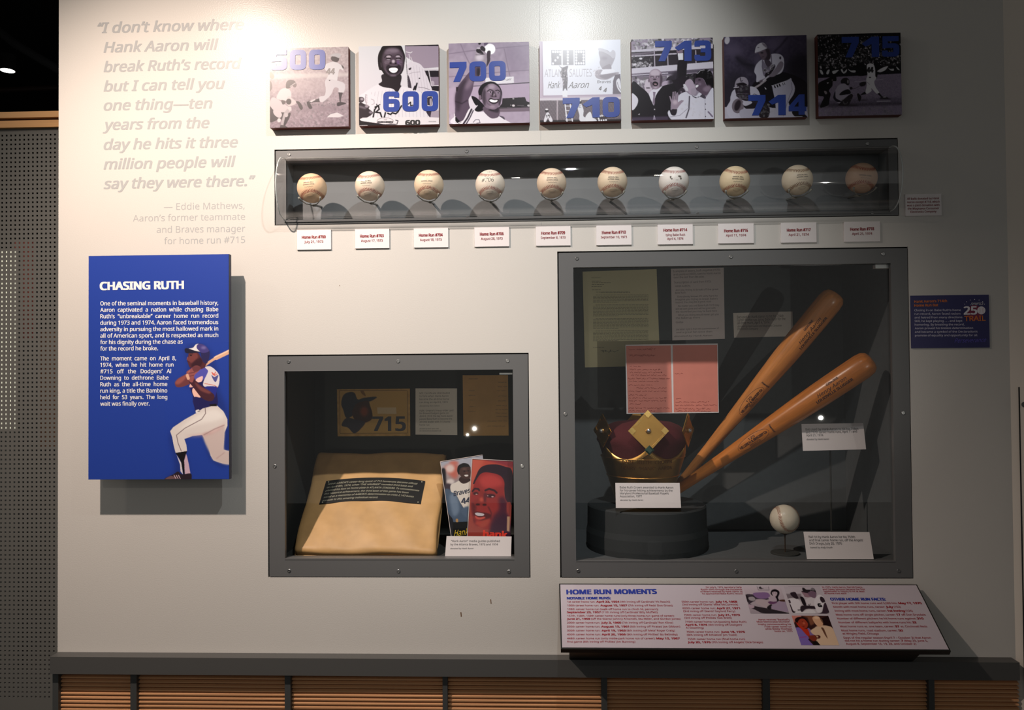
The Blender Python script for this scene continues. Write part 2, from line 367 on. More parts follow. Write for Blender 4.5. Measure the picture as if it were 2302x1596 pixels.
class Pic:
    def __init__(s, W, H, corners, bg=(128, 128, 128), bg2=None):   # corners tl, tr, br, bl in close-up coordinates
        s.W, s.H = W, H; s.Hm = homog(corners, [(0, 0), (W, 0), (W, H), (0, H)]); s.k = W/(abs(corners[1][0]-corners[0][0]))
        g = np.linspace(0, 1, H)[:, None, None]
        s.a = np.ones((H, W, 3))*(np.array(bg, float)*(1-g)+np.array(bg2 if bg2 is not None else bg, float)*g)
        s.rng = np.random.RandomState(W+H)
    def t(s, pts):
        p = np.array(pts, float); q = np.c_[p, np.ones(len(p))] @ s.Hm.T
        return q[:, :2]/q[:, 2:]
    def mask(s, q):
        W, H = s.W, s.H; m = np.zeros((H, W))
        x0, y0 = np.floor(q.min(0)).astype(int)-1; x1, y1 = np.ceil(q.max(0)).astype(int)+1
        x0, y0, x1, y1 = max(x0, 0), max(y0, 0), min(x1, W), min(y1, H)
        if x1 <= x0 or y1 <= y0: return m
        SS = 3; xs = x0+(np.arange((x1-x0)*SS)+.5)/SS; ys = y0+(np.arange((y1-y0)*SS)+.5)/SS
        X, Y = np.meshgrid(xs, ys); ins = np.zeros(X.shape, bool)
        for i in range(len(q)):
            (ax, ay), (bx, by) = q[i-1], q[i]
            if ay == by: continue
            c = ((ay > Y) != (by > Y)) & (X < (bx-ax)*(Y-ay)/(by-ay)+ax); ins ^= c
        m[y0:y1, x0:x1] = ins.reshape(y1-y0, SS, x1-x0, SS).mean((1, 3)); return m
    def comp(s, m, col, a=1, blur=0):
        if blur: m = gblur(m, blur*s.k)
        m = (m*a)[:, :, None]; col = (col,)*3 if isinstance(col, (int, float)) else col
        s.a = s.a*(1-m)+np.array(col, float)*m; return s
    def S(s, pts, col, sm=1, blur=0, a=1):
        q = cr(pts) if sm else np.array(pts, float)
        return s.comp(s.mask(s.t(q)), col, a, blur)
    def E(s, cx, cy, rx, ry, col, rot=0, blur=0, a=1):
        t = np.linspace(0, 2*PI, 28, endpoint=False); c, sn = math.cos(rot), math.sin(rot)
        x, y = rx*np.cos(t), ry*np.sin(t)
        return s.comp(s.mask(s.t(np.stack([cx+x*c-y*sn, cy+x*sn+y*c], 1))), col, a, blur)
    def L(s, pts, w, col, a=1, blur=0, sm=0):
        q = s.t(cr(pts)[:-4] if sm else pts); W, H = s.W, s.H; Y, X = np.mgrid[0:H, 0:W]+0.5; d = np.full((H, W), 1e9)
        for (p, r) in zip(q[:-1], q[1:]):
            v = r-p; L2 = max((v**2).sum(), 1e-9); t = np.clip(((X-p[0])*v[0]+(Y-p[1])*v[1])/L2, 0, 1)
            d = np.minimum(d, np.hypot(X-p[0]-t*v[0], Y-p[1]-t*v[1]))
        return s.comp(np.clip(w*s.k/2-d+0.5, 0, 1), col, a, blur)
    def crowd(s, x0, y0, x1, y1, n, r, lo, hi, bias=1.0, a=0.9):
        for i in range(n):
            g = lo+(hi-lo)*s.rng.rand()**bias
            s.E(s.rng.uniform(x0, x1), s.rng.uniform(y0, y1), r*s.rng.uniform(.4, 1), r*s.rng.uniform(.5, 1.4), (g, g*0.97, g*1.02), s.rng.uniform(0, 3), 0, a)
        return s
    def noise(s, amp, sc=1.0):
        n = gblur(s.rng.randn(s.H, s.W), sc); n = n/n.std()*amp; s.a = s.a+n[:, :, None]; return s
    def mesh(s, name, quad, m, parent, lift=0.0003, nrm=None, wfun=None, **pr):
        """quad: world corners tl, tr, br, bl"""
        tl, tr, br, bl = [np.array(p, float) for p in quad]; H, W = s.H, s.W
        g, h = np.linspace(0, 1, W)[None, :, None], np.linspace(0, 1, H)[:, None, None]
        V = (tl*(1-g)+tr*g)*(1-h)+(bl*(1-g)+br*g)*h
        n = np.cross(tr-tl, tl-bl); n /= np.linalg.norm(n)
        V = (V+n*lift).reshape(-1, 3)-(np.array(parent['_o']) if parent is not None else 0)
        i = (np.arange(H-1)[:, None]*W+np.arange(W-1)[None, :]).ravel()
        f = np.stack([i, i+W, i+W+1, i+1], 1)
        me = bpy.data.meshes.new(name); me.vertices.add(H*W); me.vertices.foreach_set('co', V.ravel())
        me.loops.add(len(f)*4); me.loops.foreach_set('vertex_index', f.ravel().astype(np.int32))
        me.polygons.add(len(f)); me.polygons.foreach_set('loop_start', (np.arange(len(f))*4).astype(np.int32))
        try: me.polygons.foreach_set('loop_total', np.full(len(f), 4, np.int32))
        except Exception: pass
        me.update(); me.validate()
        ca = me.color_attributes.new('print', 'FLOAT_COLOR', 'POINT')
        c = lin(np.clip(s.a, 0, 255)).reshape(-1, 3); ca.data.foreach_set('color', np.c_[c, np.ones(len(c))].astype(np.float32).ravel())
        me.materials.append(m)
        o = bpy.data.objects.new(name, me); COL.objects.link(o)
        if parent is not None: o.parent = parent; o['_o'] = parent['_o']
        for k, v in pr.items(): o[k] = v
        return o

# ================================================================== THE SETTING
W0 = wallp(0.0)
def rect(px, y=0.0):                        # mean world rectangle of four photograph corners on the plane y
    q = [P(u, v, y) for u, v in px]         # tl, tr, br, bl
    return ((q[0][0]+q[3][0])/2, (q[1][0]+q[2][0])/2, (q[2][2]+q[3][2])/2, (q[0][2]+q[1][2])/2)   # x0, x1, z0, z1
BALL = rect([(617, 337), (2019, 309), (2021, 485), (617, 507)])
BIG = rect([(1252, 566), (2041, 554), (2054, 1300), (1260, 1300)])
SMALL = rect([(601, 797), (1188, 794), (1193, 1299), (603, 1298)])
XL, XR = P(131, 700)[0], P(2268, 700)[0]
ZL = (P(132, 1465)[2]+P(2250, 1478)[2])/2   # ledge top
ZC, ZF = 3.6, 0.0
# main wall with three openings, cut into cells
def wall_main():
    mb = MB()
    xs = sorted({XL, XR+0.05, BALL[0], BALL[1], BIG[0], BIG[1], SMALL[0], SMALL[1]})
    zs = sorted({ZL-0.03, ZC, BALL[2], BALL[3], BIG[2], BIG[3], SMALL[2], SMALL[3]})
    for i in range(len(xs)-1):
        for j in range(len(zs)-1):
            cx, cz = (xs[i]+xs[i+1])/2, (zs[j]+zs[j+1])/2
            if any(o[0] < cx < o[1] and o[2] < cz < o[3] for o in (BALL, BIG, SMALL)): continue
            mb.add([(xs[i], 0, zs[j]), (xs[i+1], 0, zs[j]), (xs[i+1], 0, zs[j+1]), (xs[i], 0, zs[j+1])], [(0, 1, 2, 3)])
    for o in (BALL, BIG, SMALL):            # reveals
        a, b, c, d = o; t = 0.016
        for q in (((a, 0, c), (a, t, c), (a, t, d), (a, 0, d)), ((b, 0, d), (b, t, d), (b, t, c), (b, 0, c)),
                  ((a, 0, d), (a, t, d), (b, t, d), (b, 0, d)), ((b, 0, c), (b, t, c), (a, t, c), (a, 0, c))):
            mb.add(q, [(0, 1, 2, 3)])
    mb.add([(XL, 0, ZF), (XL, 0.5, ZF), (XL, 0.5, ZC), (XL, 0, ZC)], [(3, 2, 1, 0)])     # end face
    mb.add([(XL, 0.5, ZF), (XR, 0.5, ZF), (XR, 0.5, ZC), (XL, 0.5, ZC)], [(3, 2, 1, 0)])
    return mb
wm = struct('wall_back', wall_main(), M_wall)
sx = P(1214, 150)[0]                        # hairline board joint in the paint
for (v0, v1) in ((0, 90), (292, 318), (500, 520), (534, 556)):
    a, b = P(1213, v0)[2], P(1215, v1)[2]
    jm = MB().add([(sx-.0006, -.0003, b), (sx+.0006, -.0003, b), (sx+.0006, -.0003, min(a, ZC)), (sx-.0006, -.0003, min(a, ZC))], [(0, 1, 2, 3)])
    obj('board_joint', jm, mat('paint_joint', (184, 181, 178), 0.5), wm)
sc_ = MB()
for (u, v, w, h) in ((1037, 1381, 1.2, 5), (1104, 1352, 1.0, 5), (764, 642, .6, 1.2)):
    a, b = P(u-w, v+h), P(u+w, v-h)
    sc_.add([(a[0], -.0003, a[2]), (b[0], -.0003, a[2]), (b[0]-.001, -.0003, b[2]), (a[0]-.001, -.0003, b[2])], [(0, 1, 2, 3)])
obj('scuff_mark', sc_, mat('wall_scuff', (120, 92, 70), 0.7), wm)
# return wall on the right, turning towards the viewer
ang = math.radians(38)
xr2, yr2 = XR+0.6*math.cos(ang), -0.6*math.sin(ang)
struct('wall_right', MB().add([(XR, 0, ZF), (xr2, yr2, ZF), (xr2, yr2, ZC), (XR, 0, ZC), (xr2+.1, yr2+.1, ZF), (XR+.1, .1, ZF), (xr2+.1, yr2+.1, ZC), (XR+.1, .1, ZC)],
       [(0, 1, 2, 3), (1, 4, 6, 2), (4, 5, 7, 6), (5, 0, 3, 7), (3, 2, 6, 7)]), M_wallR)
RW = Pl((XR, 0, 0), (math.cos(ang), -math.sin(ang), 0), (0, 0, 1))
a = RW.uv(2293, 870)
hatch = obj('hatch_door', MB().slab([RW.w(a[0], 0.30, .004), RW.w(a[0]+.4, 0.30, .004), RW.w(a[0]+.4, a[1], .004), RW.w(a[0], a[1], .004)], RW.N, .003), M_wallR)
hatch['label'] = 'pale flush hatch at the right edge beside a dark seam'; hatch['category'] = 'hatch'
obj('seam', MB().slab([RW.w(a[0]-.003, 0.30, .0045), RW.w(a[0], 0.30, .0045), RW.w(a[0], a[1], .0045), RW.w(a[0]-.003, a[1], .0045)], RW.N, .004), M_gap, hatch)
b = RW.uv(2301, 909)
obj('catch', MB().tube([RW.w(b[0]+.004, b[1], .004), RW.w(b[0]+.004, b[1], .012)], .007, 16), M_post, hatch)
# floor, ceiling, far walls of the gallery
struct('floor', MB().box((-8, -7, -0.1), (6, 12, 0)), mat('dark_carpet', (52, 50, 50), 0.95, vary=.1, vscale=80))
struct('ceiling', MB().box((-1.2, -5, ZC), (6, 0.6, ZC+.1)), M_dark)
struct('wall_far', MB().box((-8, 11, 0), (6, 11.1, 5.2)), M_dark)
struct('wall_left', MB().box((-7.6, 0.6, 0), (-7.5, 11, 5.2)), M_dark)
lc = struct('ceiling_gallery', MB().box((-8, 0.6, 5.0), (6, 12, 5.1)), M_dark)
beam = struct('trim_1', MB().tube([P(-40, 40, 5.0), P(35, 100, 4.6), P(134, 158, 4.2), P(200, 190, 4.0)], .035, 12), mat('duct_dark', (54, 54, 56), 0.5))
beam2 = struct('trim_2', MB().tube([P(-60, 205, 7.0), P(150, 196, 7.0)], .03, 8), mat('duct_brown', (60, 44, 38), 0.5))

# ledge (with a mitred end and a nosing)
zfb = P(400, 1517, -.035)[2]
lx0, lx1 = P(112, 1478, -.035)[0], P(2292, 1480, -.035)[0]
struct('trim_3', MB().box((lx0, -.035, zfb), (lx1, 0.03, ZL)), M_ledge)
# wainscot below: posts and bays of reeded slats
zb = 0.10
ws = struct('wall_wainscot', MB().box((XL-.012, .004, 0), (XR+.02, .3, zfb+.02)), M_gap)
posts = [(118, 131), (293, 307), (640, 653), (995, 1006), (1352, 1365), (1715, 1731), (2088, 2101), (2470, 2484)]
px = [(P(a, 1560, -.022)[0], P(b, 1560, -.022)[0]) for a, b in posts]
px = [p for p in px if p[0] < XR-.02]
for a, b in px: obj('post', MB().box((a, -.022, 0), (b, .004, zfb)), M_post, ws)
pitch = 0.0101
for i in range(len(px)):
    x0 = px[i][1]-.002; x1 = px[i+1][0]+.002 if i+1 < len(px) else XR
    sl = None; rest = MB()
    for k in range(60):
        zt = zfb-.002-k*pitch; r = .0046
        prof = [(0.004, zt-pitch), (-.006, zt-pitch+.0012), (-.0115, zt-pitch*.72), (-.0115, zt-pitch*.38), (-.006, zt-.0012), (0.004, zt)]
        v = [(x0, y, z) for y, z in prof]+[(x1, y, z) for y, z in prof]
        f = [(j, j+6, (j+1) % 6+6, (j+1) % 6) for j in range(6)]+[(0, 1, 2, 3, 4, 5), (11, 10, 9, 8, 7, 6)]
        if k < 12:
            if sl is None:
                sl = obj('slat', MB().add(v, f), M_slat, ws, smooth=False)
            else:
                c = sl.copy(); COL.objects.link(c); c.location = (0, 0, -k*pitch)
        else: rest.add(v, f)
    obj('lower_slats', rest, M_slat, ws)['kind'] = 'stuff'

# perforated screen on the left with its wooden cap rail
ys = 0.27
zt = P(60, 287, ys)[2]; scr_x0, scr_x1 = P(-60, 700, ys)[0], XL-.004
pitchx = (P(131.2, 700, ys)[0]-P(2.5, 700, ys)[0])/13.0
def perforated():
    mb = MB(); hs = pitchx*0.20; d = .002
    xo = P(4.0, 640, ys)[0]; k0 = int((scr_x0-xo)/pitchx); k1 = int((scr_x1+.18-xo)/pitchx)
    zo = P(4, 305, ys)[2]; nr = int((zo-0.55)/pitchx)
    cx = [xo+k*pitchx for k in range(k0, k1+1)]; L, R = cx[0]-pitchx/2, cx[-1]+pitchx/2
    def q(a, b, c, e, y): mb.add([(a, y, c), (b, y, c), (b, y, e), (a, y, e)], [(0, 1, 2, 3)])
    zc = [zo-j*pitchx for j in range(nr)]
    prev = zt
    for z in zc:
        q(L, R, z+hs, prev, ys)
        xa = L
        for x in cx:
            q(xa, x-hs, z-hs, z+hs, ys)
            A = [(x-hs, z-hs), (x+hs, z-hs), (x+hs, z+hs), (x-hs, z+hs)]
            mb.add([(a, ys, b) for a, b in A]+[(a, ys+d, b) for a, b in A], [(i, i+4, (i+1) % 4+4, (i+1) % 4) for i in range(4)])
            xa = x+hs
        q(xa, R, z-hs, z+hs, ys); prev = z-hs
    q(L, R, 0.0, prev, ys); return mb
scr = thing('perforated_screen', ((scr_x0+scr_x1)/2, ys, 0), 'grey perforated metal screen under a pale wooden cap, left of the wall', 'screen')
obj('perforated_sheet', perforated(), M_perf, scr)
za, zb2, zc2, zd = P(60, 250.5, ys-.02)[2], P(60, 264, ys-.02)[2], P(60, 268.5, ys-.02)[2], P(60, 284, ys-.02)[2]
obj('cap_rail', MB().box((scr_x0-.3, ys-.02, zb2), (scr_x1+.15, ys+.05, za)), M_oak, scr)
obj('cap_rail', MB().box((scr_x0-.3, ys-.012, zd), (scr_x1+.15, ys+.04, zc2)), M_oak, scr)
obj('rail_groove', MB().box((scr_x0-.3, ys-.006, zc2), (scr_x1+.15, ys+.04, zb2)), mat('groove_brown', (70, 42, 24), .6), scr)
# things seen through the holes; added glow stands in for exhibit light on them
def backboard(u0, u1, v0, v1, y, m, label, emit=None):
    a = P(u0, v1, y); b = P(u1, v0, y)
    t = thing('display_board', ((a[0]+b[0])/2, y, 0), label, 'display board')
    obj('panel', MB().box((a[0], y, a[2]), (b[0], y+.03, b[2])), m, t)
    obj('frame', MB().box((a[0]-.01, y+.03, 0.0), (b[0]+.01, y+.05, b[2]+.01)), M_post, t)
backboard(-120, 29, 560, 970, 1.9, mat('glowing_cream', (226, 222, 200), .6, emit=((226, 222, 200), .5)), 'lit cream display board behind the perforated screen')
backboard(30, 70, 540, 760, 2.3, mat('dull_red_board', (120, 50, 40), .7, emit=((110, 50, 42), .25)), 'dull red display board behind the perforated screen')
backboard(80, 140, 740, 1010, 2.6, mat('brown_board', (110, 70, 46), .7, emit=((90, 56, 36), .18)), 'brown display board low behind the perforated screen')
for (u, v0, v1) in ((44, 730, 745), (62, 730, 745), (58, 770, 785)):
    pass
# far downlight
dl = thing('downlight', P(17, 159, 6.0), 'round white downlight glowing in the dark ceiling at upper left', 'lamp')
c = P(17, 159, 6.0)
obj('lamp_disc', MB().lathe([(.001, 0), (.066, 0), (.066, .004), (.001, .004)], 32, c), mat('lamp_glow', (255, 255, 255), .5, emit=((255, 252, 245), 9)), dl)
obj('housing', MB().lathe([(.068, 0), (.075, 0), (.075, .16), (.068, .16)], 32, (c[0], c[1], c[2]+.001)), M_dark, dl)

# ================================================================== WALL LETTERING
qt = thing('wall_lettering', P(234, 425), 'large pale grey italic quotation lettered on the wall, top left', 'wall lettering')
for s, x0, y0, x1, y1 in (('“I don’t know where', 220, 74.4, 547, 66), ('Hank Aaron will', 234, 118, 490, 111.5), ('break Ruth’s record', 234, 161.8, 542, 153.7),
    ('but I can tell you', 234, 205.6, 504.6, 199), ('one thing—ten', 234, 248.4, 476.5, 243.2), ('years from the', 232, 292, 470, 287.2),
    ('day he hits it three', 234, 336.6, 534, 330.5), ('million people will', 234, 380.7, 529, 374.7), ('say they were there.”', 234, 424.6, 573.7, 417.5)):
    ql = MB(); T(ql, W0, s, x0, y0, x1, y1, 23.0, shear=0.22, bold=0.045, h=.0002, res=4); obj('lettering_line', ql, M_quote, qt)
qt = thing('wall_lettering', P(550, 548), 'small pale upright credit lines lettered under the wall quotation', 'wall lettering')
for s, x0, y0, x1, y1 in (('— Eddie Mathews,', 368.5, 472, 550, 469), ('Aaron’s former teammate', 299, 498, 551, 494), ('and Braves manager', 352.5, 523.5, 551, 521), ('for home run #715', 369, 549, 551, 546)):
    ql = MB(); T(ql, W0, s, x0, y0, x1, y1, 14.6, h=.0002, res=4); obj('lettering_line', ql, M_quote, qt)

# ================================================================== BLUE TEXT PANEL
yp = -0.06; WP = wallp(yp)
x0, x1, z0, z1 = rect([(199, 575), (514, 572), (515, 1077), (199, 1078)], yp)
tp = thing('text_panel', ((x0+x1)/2, 0, z0), 'tall royal blue text panel with a swinging batter printed on it', 'text panel')
obj('panel', MB().box((x0, yp, z0), (x1, yp+.014, z1)), [M_panel], tp)
obj('panel_edge', MB().box((x0-.0002, yp+.0003, z0-.0002), (x1+.0008, yp+.0142, z1+.0002)), M_paneledge, tp)
obj('standoff_box', MB().box((x0+.05, yp+.0142, z0+.05), (x1-.05, -.0005, z1-.05)), M_post, tp)
zp = z4(1133/440, 180, 560)
mb = MB()
def TZ(mb, pl, zf, s, xa, ya, xb, yb, cap, k, **kw):
    a = zf(xa, ya); b = zf(xb, yb); T(mb, pl, s, a[0], a[1], b[0], b[1], cap/k, **kw)
K = 1133/440
TZ(mb, WP, zp, 'CHASING RUTH', 118, 236, 598, 229, 44, K, bold=.09, res=4)
for i, (s, xe) in enumerate((('One of the seminal moments in baseball history,', 800), ('Aaron  captivated  a  nation  while  chasing  Babe', 800), ('Ruth’s  “unbreakable”  career  home  run  record', 800),
     ('during 1973 and 1974. Aaron faced tremendous', 800), ('adversity in pursuing the most hallowed mark in', 800), ('all of American sport, and is respected as much', 800),
     ('for his dignity during the chase as', 594), ('for the record he broke.', 451))):
    y = 326+i*37.3; TZ(mb, WP, zp, s, 118, y, xe, y-4*(xe-118)/682, 23, K, bold=.03)
for i, (s, xe) in enumerate((('The  moment  came  on  April  8,', 556), ('1974,  when  he  hit  home  run', 541), ('#715   off   the   Dodgers’   Al', 527), ('Downing  to  dethrone  Babe', 512),
     ('Ruth  as  the  all-time  home', 505), ('run king, a title the Bambino', 505), ('held  for  53  years.  The  long', 505), ('wait was finally over.', 403))):
    y = 644.5+i*37.4; TZ(mb, WP, zp, s, 118, y, xe, y-2*(xe-118)/440, 23, K, bold=.03)
obj('lettering', mb, M_white, tp)

# ================================================================== CASES
def frame_part(case, R4_, inner, depth=0.012, proud=0.0, gap=0.0035, mat_=M_frame):
    a, b, c, d = R4_; ia, ib, ic, id_ = inner; mb = MB()
    a += gap; b -= gap*.6; c += gap*.6; d -= gap
    for q in (((a, c), (ia, d)), ((ib, c), (b, d)), ((ia, id_), (ib, d)), ((ia, c), (ib, ic))):
        mb.box((q[0][0], proud, q[0][1]), (q[1][0], proud+depth, q[1][1]))
    return obj('frame', mb, mat_, case)
def lining(case, R4_, inner, depth, m, names=('back_panel', 'ceiling_panel', 'floor_panel', 'side_panel', 'side_panel'), grow=(.02, .05, .0), front=.012):
    ia, ib, ic, id_ = inner; gx, gt, gb = grow; a, b, c, d = ia-gx, ib+gx, ic-gb, id_+gt
    obj(names[0], MB().box((a, depth, c), (b, depth+.01, d)), m, case)
    obj(names[1], MB().box((a, front, d), (b, depth, d+.01)), m, case)
    obj(names[2], MB().box((a, front, c-.01), (b, depth, c)), m, case)
    obj(names[3], MB().box((a-.01, front, c-.01), (a, depth+.01, d+.01)), m, case)
    obj(names[4], MB().box((b, front, c-.01), (b+.01, depth+.01, d+.01)), m, case)
    return a, b, c, d
def screw_mesh():
    me = MB().lathe([(.0046, 0), (.0046, .001), (.0038, .0016), (.0024, .0016), (.0020, .0004), (.0006, .0004)], 16)
    v = [(x, -z, y) for x, y, z in me.v]; me.v = v; return me
def screws(case, fr, pts, y=0.0):
    first = None
    for (u, v) in pts:
        p = P(u, v, y)
        if first is None:
            sm = screw_mesh(); sm.v = [(a+p[0], b+y, c+p[2]) for a, b, c in sm.v]; first = obj('screw', sm, M_screw, fr); fp = p
        else:
            c = first.copy(); COL.objects.link(c); c.location = (p[0]-fp[0], 0, p[2]-fp[2])

# ---- small case
SI = rect([(638, 833), (1153, 832), (1156, 1258), (642, 1259)])
sc = thing('display_case', ((SMALL[0]+SMALL[1])/2, 0, SMALL[2]), 'small square-framed wall case holding a third base and two guides', 'display case')
fr = frame_part(sc, SMALL, SI)
a_, b_, c_, d_ = SMALL
obj('shadow_gap', MB().box((a_, .006, c_), (a_+.005, .014, d_)).box((b_-.005, .006, c_), (b_, .014, d_)).box((a_, .006, d_-.005), (b_, .014, d_)).box((a_, .006, c_), (b_, .014, c_+.005)), M_gap, sc)
SD = 0.37
sbox = lining(sc, SMALL, SI, SD, M_inb, grow=(.03, .10, .008))
screws(sc, fr, ((649, 813), (895, 812), (1141, 811), (618, 1048), (1174, 1048), (650, 1283), (896, 1284), (1144, 1285)))
obj('glass', MB().box((SI[0]-.004, .008, SI[2]-.004), (SI[1]+.004, .012, SI[3]+.004)), M_glass, sc)
obj('sill_strip', MB().box((SI[0], .0, SI[2]-.001), (SI[1], .03, SI[2]+.0035)), M_frame, sc)
a = P(1123, 842, .02); b = P(1152, 838, .02)
obj('white_bar', MB().box((a[0], .014, a[2]), (b[0], .03, b[2])), mat('bar_white', (225, 228, 226), .3), sc)  # small white bar at the top right of the small case

# ---- large case
BI = rect([(1288, 602), (2003, 591), (2013, 1263), (1296, 1263)])
lc_ = thing('display_case', ((BIG[0]+BIG[1])/2, 0, BIG[2]), 'large dark-framed wall case with two bats, a crown and letters', 'display case')
fr = frame_part(lc_, BIG, BI)
a_, b_, c_, d_ = BIG
obj('shadow_gap', MB().box((a_, .006, c_), (a_+.005, .014, d_)).box((b_-.005, .006, c_), (b_, .014, d_)).box((a_, .006, d_-.006), (b_, .014, d_)).box((a_, .006, c_), (b_, .014, c_+.005)), M_gap, lc_)
BD = 0.40
bbox = lining(lc_, BIG, BI, BD, M_in, grow=(.03, .12, .0))
screws(lc_, fr, ((1297, 581), (1643, 577), (1985, 571), (1271, 931), (2030, 928), (1300, 1283), (1655, 1284), (2020, 1283)))
obj('glass', MB().box((BI[0]-.004, .008, BI[2]-.004), (BI[1]+.004, .012, BI[3]+.004)), M_glass, lc_)
obj('sill_strip', MB().box((BI[0], .0, BI[2]-.001), (BI[1], .03, BI[2]+.0018)), M_frame, lc_)
a = P(1966, 604, .02); b = P(1998, 595, .02)
obj('white_bar', MB().box((a[0], .014, a[2]), (b[0], .03, b[2])), mat('bar_white', (225, 228, 226), .3), lc_)  # short white bar in the upper right corner of the large case

# ---- long ball case
LI = rect([(643, 358), (1997, 332), (1999, 481), (645, 494)])
LI = (P(643, 430)[0], P(1998, 400)[0], (P(644, 494)[2]+P(1999, 474)[2])/2, (P(643, 360)[2]+P(1997, 333)[2])/2)
bc = thing('display_case', ((BALL[0]+BALL[1])/2, 0, BALL[2]), 'long low wall case with a bowed clear cover over ten baseballs', 'display case')
fr = frame_part(bc, BALL, LI)
a_, b_, c_, d_ = BALL
obj('shadow_gap', MB().box((a_, .006, c_), (a_+.005, .014, d_)).box((b_-.005, .006, c_), (b_, .014, d_)).box((a_, .006, d_-.005), (b_, .014, d_)).box((a_, .006, c_), (b_, .014, c_+.005)), M_gap, bc)
LD = 0.06
lining(bc, BALL, LI, LD, M_inball, grow=(.0, .0, .0))
bead = MB()
for (x0_, x1_, z_) in ((LI[0]-.004, LI[1]+.004, LI[3]+.004), (LI[0]-.004, LI[1]+.004, LI[2]-.004)):
    bead.box((x0_, -.003, z_-.0022), (x1_, .001, z_+.0022))
obj('edge_bead', bead, M_frame, bc)
screws(bc, fr, ((650, 347), (1049, 340), (1566, 330), (1950, 323), (650, 497), (1051, 490), (1568, 482), (1960, 478)))
def bow(n=28, p=.072, t=.004):
    zm, hz = (LI[2]+LI[3])/2, (LI[3]-LI[2])/2+.002
    pts = []
    for i in range(n+1):
        th = PI*i/n; pts.append((-p*math.sin(th)**.8 if 0 < i < n else 0.0, zm+hz*math.cos(th)))
    return pts, zm
pts, zm = bow()
mb = MB(); n = len(pts); xa, xb = LI[0]-.002, LI[1]+.002
sh = lambda k: [(y*(1-k/.075) if y else 0, zm+(z-zm)*(1-k/.08)) for y, z in pts]
inn = sh(.004)
vs_ = [(xa, y, z) for y, z in pts]+[(xb, y, z) for y, z in pts]
vi_ = [(xa, y, z) for y, z in inn]+[(xb, y, z) for y, z in inn]
mb.add(vs_, [(i, i+1, i+1+n, i+n) for i in range(n-1)])
mb.add(vi_, [(i+n, i+1+n, i+1, i) for i in range(n-1)])
obj('bowed_cover', mb, M_tube, bc, smooth=True)
for xx in (xa, xb):
    sgn = -1 if xx == xa else 1; v = [(xx, y, z) for y, z in pts]
    e = MB().add(v, [tuple(range(n))])
    obj('end_cap', e, M_tube, bc)
    ring = MB(); m1 = [(xx, y, z) for y, z in pts]; m2 = [(xx, y, z) for y, z in inn]
    for q1, q2 in zip(m1[:-1], m1[1:]):
        pass
    ring.tube([np.array(q)-np.array((0, .0006, 0)) for q in m1], .0016, 6)
    obj('cover_edge', ring, mat('polished_acrylic_edge', (190, 196, 196), .12, spec=.8), bc)

# ================================================================== CAPTION CARDS UNDER THE BALLS
cards = [((667, 517), (744, 515), (744, 560), (668, 562), 'Home Run #700', 'July 21, 1973'), ((797, 515), (875, 513), (875, 557), (799, 559), 'Home Run #703', 'August 17, 1973'),
 ((929, 513), (1007, 511), (1008, 555), (931, 557), 'Home Run #704', 'August 18, 1973'), ((1066, 510), (1144, 508.5), (1145, 553), (1067, 555), 'Home Run #706', 'August 28, 1973'),
 ((1204, 507.5), (1282, 506), (1283, 551), (1205, 553), 'Home Run #709', 'September 8, 1973'), ((1340, 506), (1419, 504), (1420, 550), (1341, 551), 'Home Run #710', 'September 10, 1973'),
 ((1478, 504), (1557, 502), (1558, 548), (1479, 550), 'Home Run #714', 'April 4, 1974'), ((1614, 502), (1694, 500), (1695, 546), (1615, 547), 'Home Run #716', 'April 11, 1974'),
 ((1755, 501), (1835, 499), (1836, 544), (1756, 546), 'Home Run #717', 'April 21, 1974'), ((1897, 499), (1978, 497.5), (1979, 542), (1898, 544), 'Home Run #718', 'April 25, 1974')]
WC = wallp(-.004)
nth = ['leftmost', 'second', 'third', 'fourth', 'fifth', 'sixth', 'seventh', 'eighth', 'ninth', 'rightmost']
for k, (tl, tr, br, bl, s1, s2) in enumerate(cards):
    x0, x1, z0, z1 = rect([tl, tr, br, bl], -.004)
    t = thing('caption_card', ((x0+x1)/2, 0, z0), ['leftmost white caption card in the row under the baseballs', 'white caption card under the scuffed second baseball from left', 'white caption card dated August 18 under the third baseball', 'white caption card under the baseball handwritten with a number', 'white caption card fifth in the row, dated September 8', 'white caption card sixth in the row, dated September 10', 'white caption card with three lines of text, among two-line cards', 'white caption card eighth in the row, under the yellowish baseball', 'white caption card under the brown-stitched ninth baseball', 'rightmost caption card in the row, dim, under the darkest baseball'][k], 'caption card', 'caption cards under the baseballs')
    obj('card', MB().box((x0, -.004, z0), (x1, -.0002, z1)), M_card, t)
    cx = (tl[0]+br[0])/2; cy = (tl[1]+br[1])/2; sl = -.022; mb = MB()
    yo = 0 if k != 6 else -3.4
    T(mb, WC, s1, cx-26.5, cy-2.5+yo+.6, cx+26.5, cy-2.5+yo-.6, 6.4, bold=.06)
    if k == 6: T(mb, WC, 'tying Babe Ruth', cx-21.5, cy+4.2+.3, cx+22, cy+4.2-.3, 5.0, bold=.02); T(mb, WC, s2, cx-18, cy+13.0+.3, cx+18, cy+13-.3, 5.2, bold=.02)
    else:
        w = 1.62*len(s2); T(mb, WC, s2, cx-w, cy+7.4+.4, cx+w, cy+7.4-.4, 5.2, bold=.02)
    obj('lettering', mb, M_red, t)
x0, x1, z0, z1 = rect([(2035, 437), (2116, 435), (2117, 484), (2036, 486)], -.004)
t = thing('caption_card', ((x0+x1)/2, 0, z0), 'small greyish donation card on the wall right of the long case', 'caption card')
obj('card', MB().box((x0, -.004, z0), (x1, -.0002, z1)), M_card, t)
mb = MB()
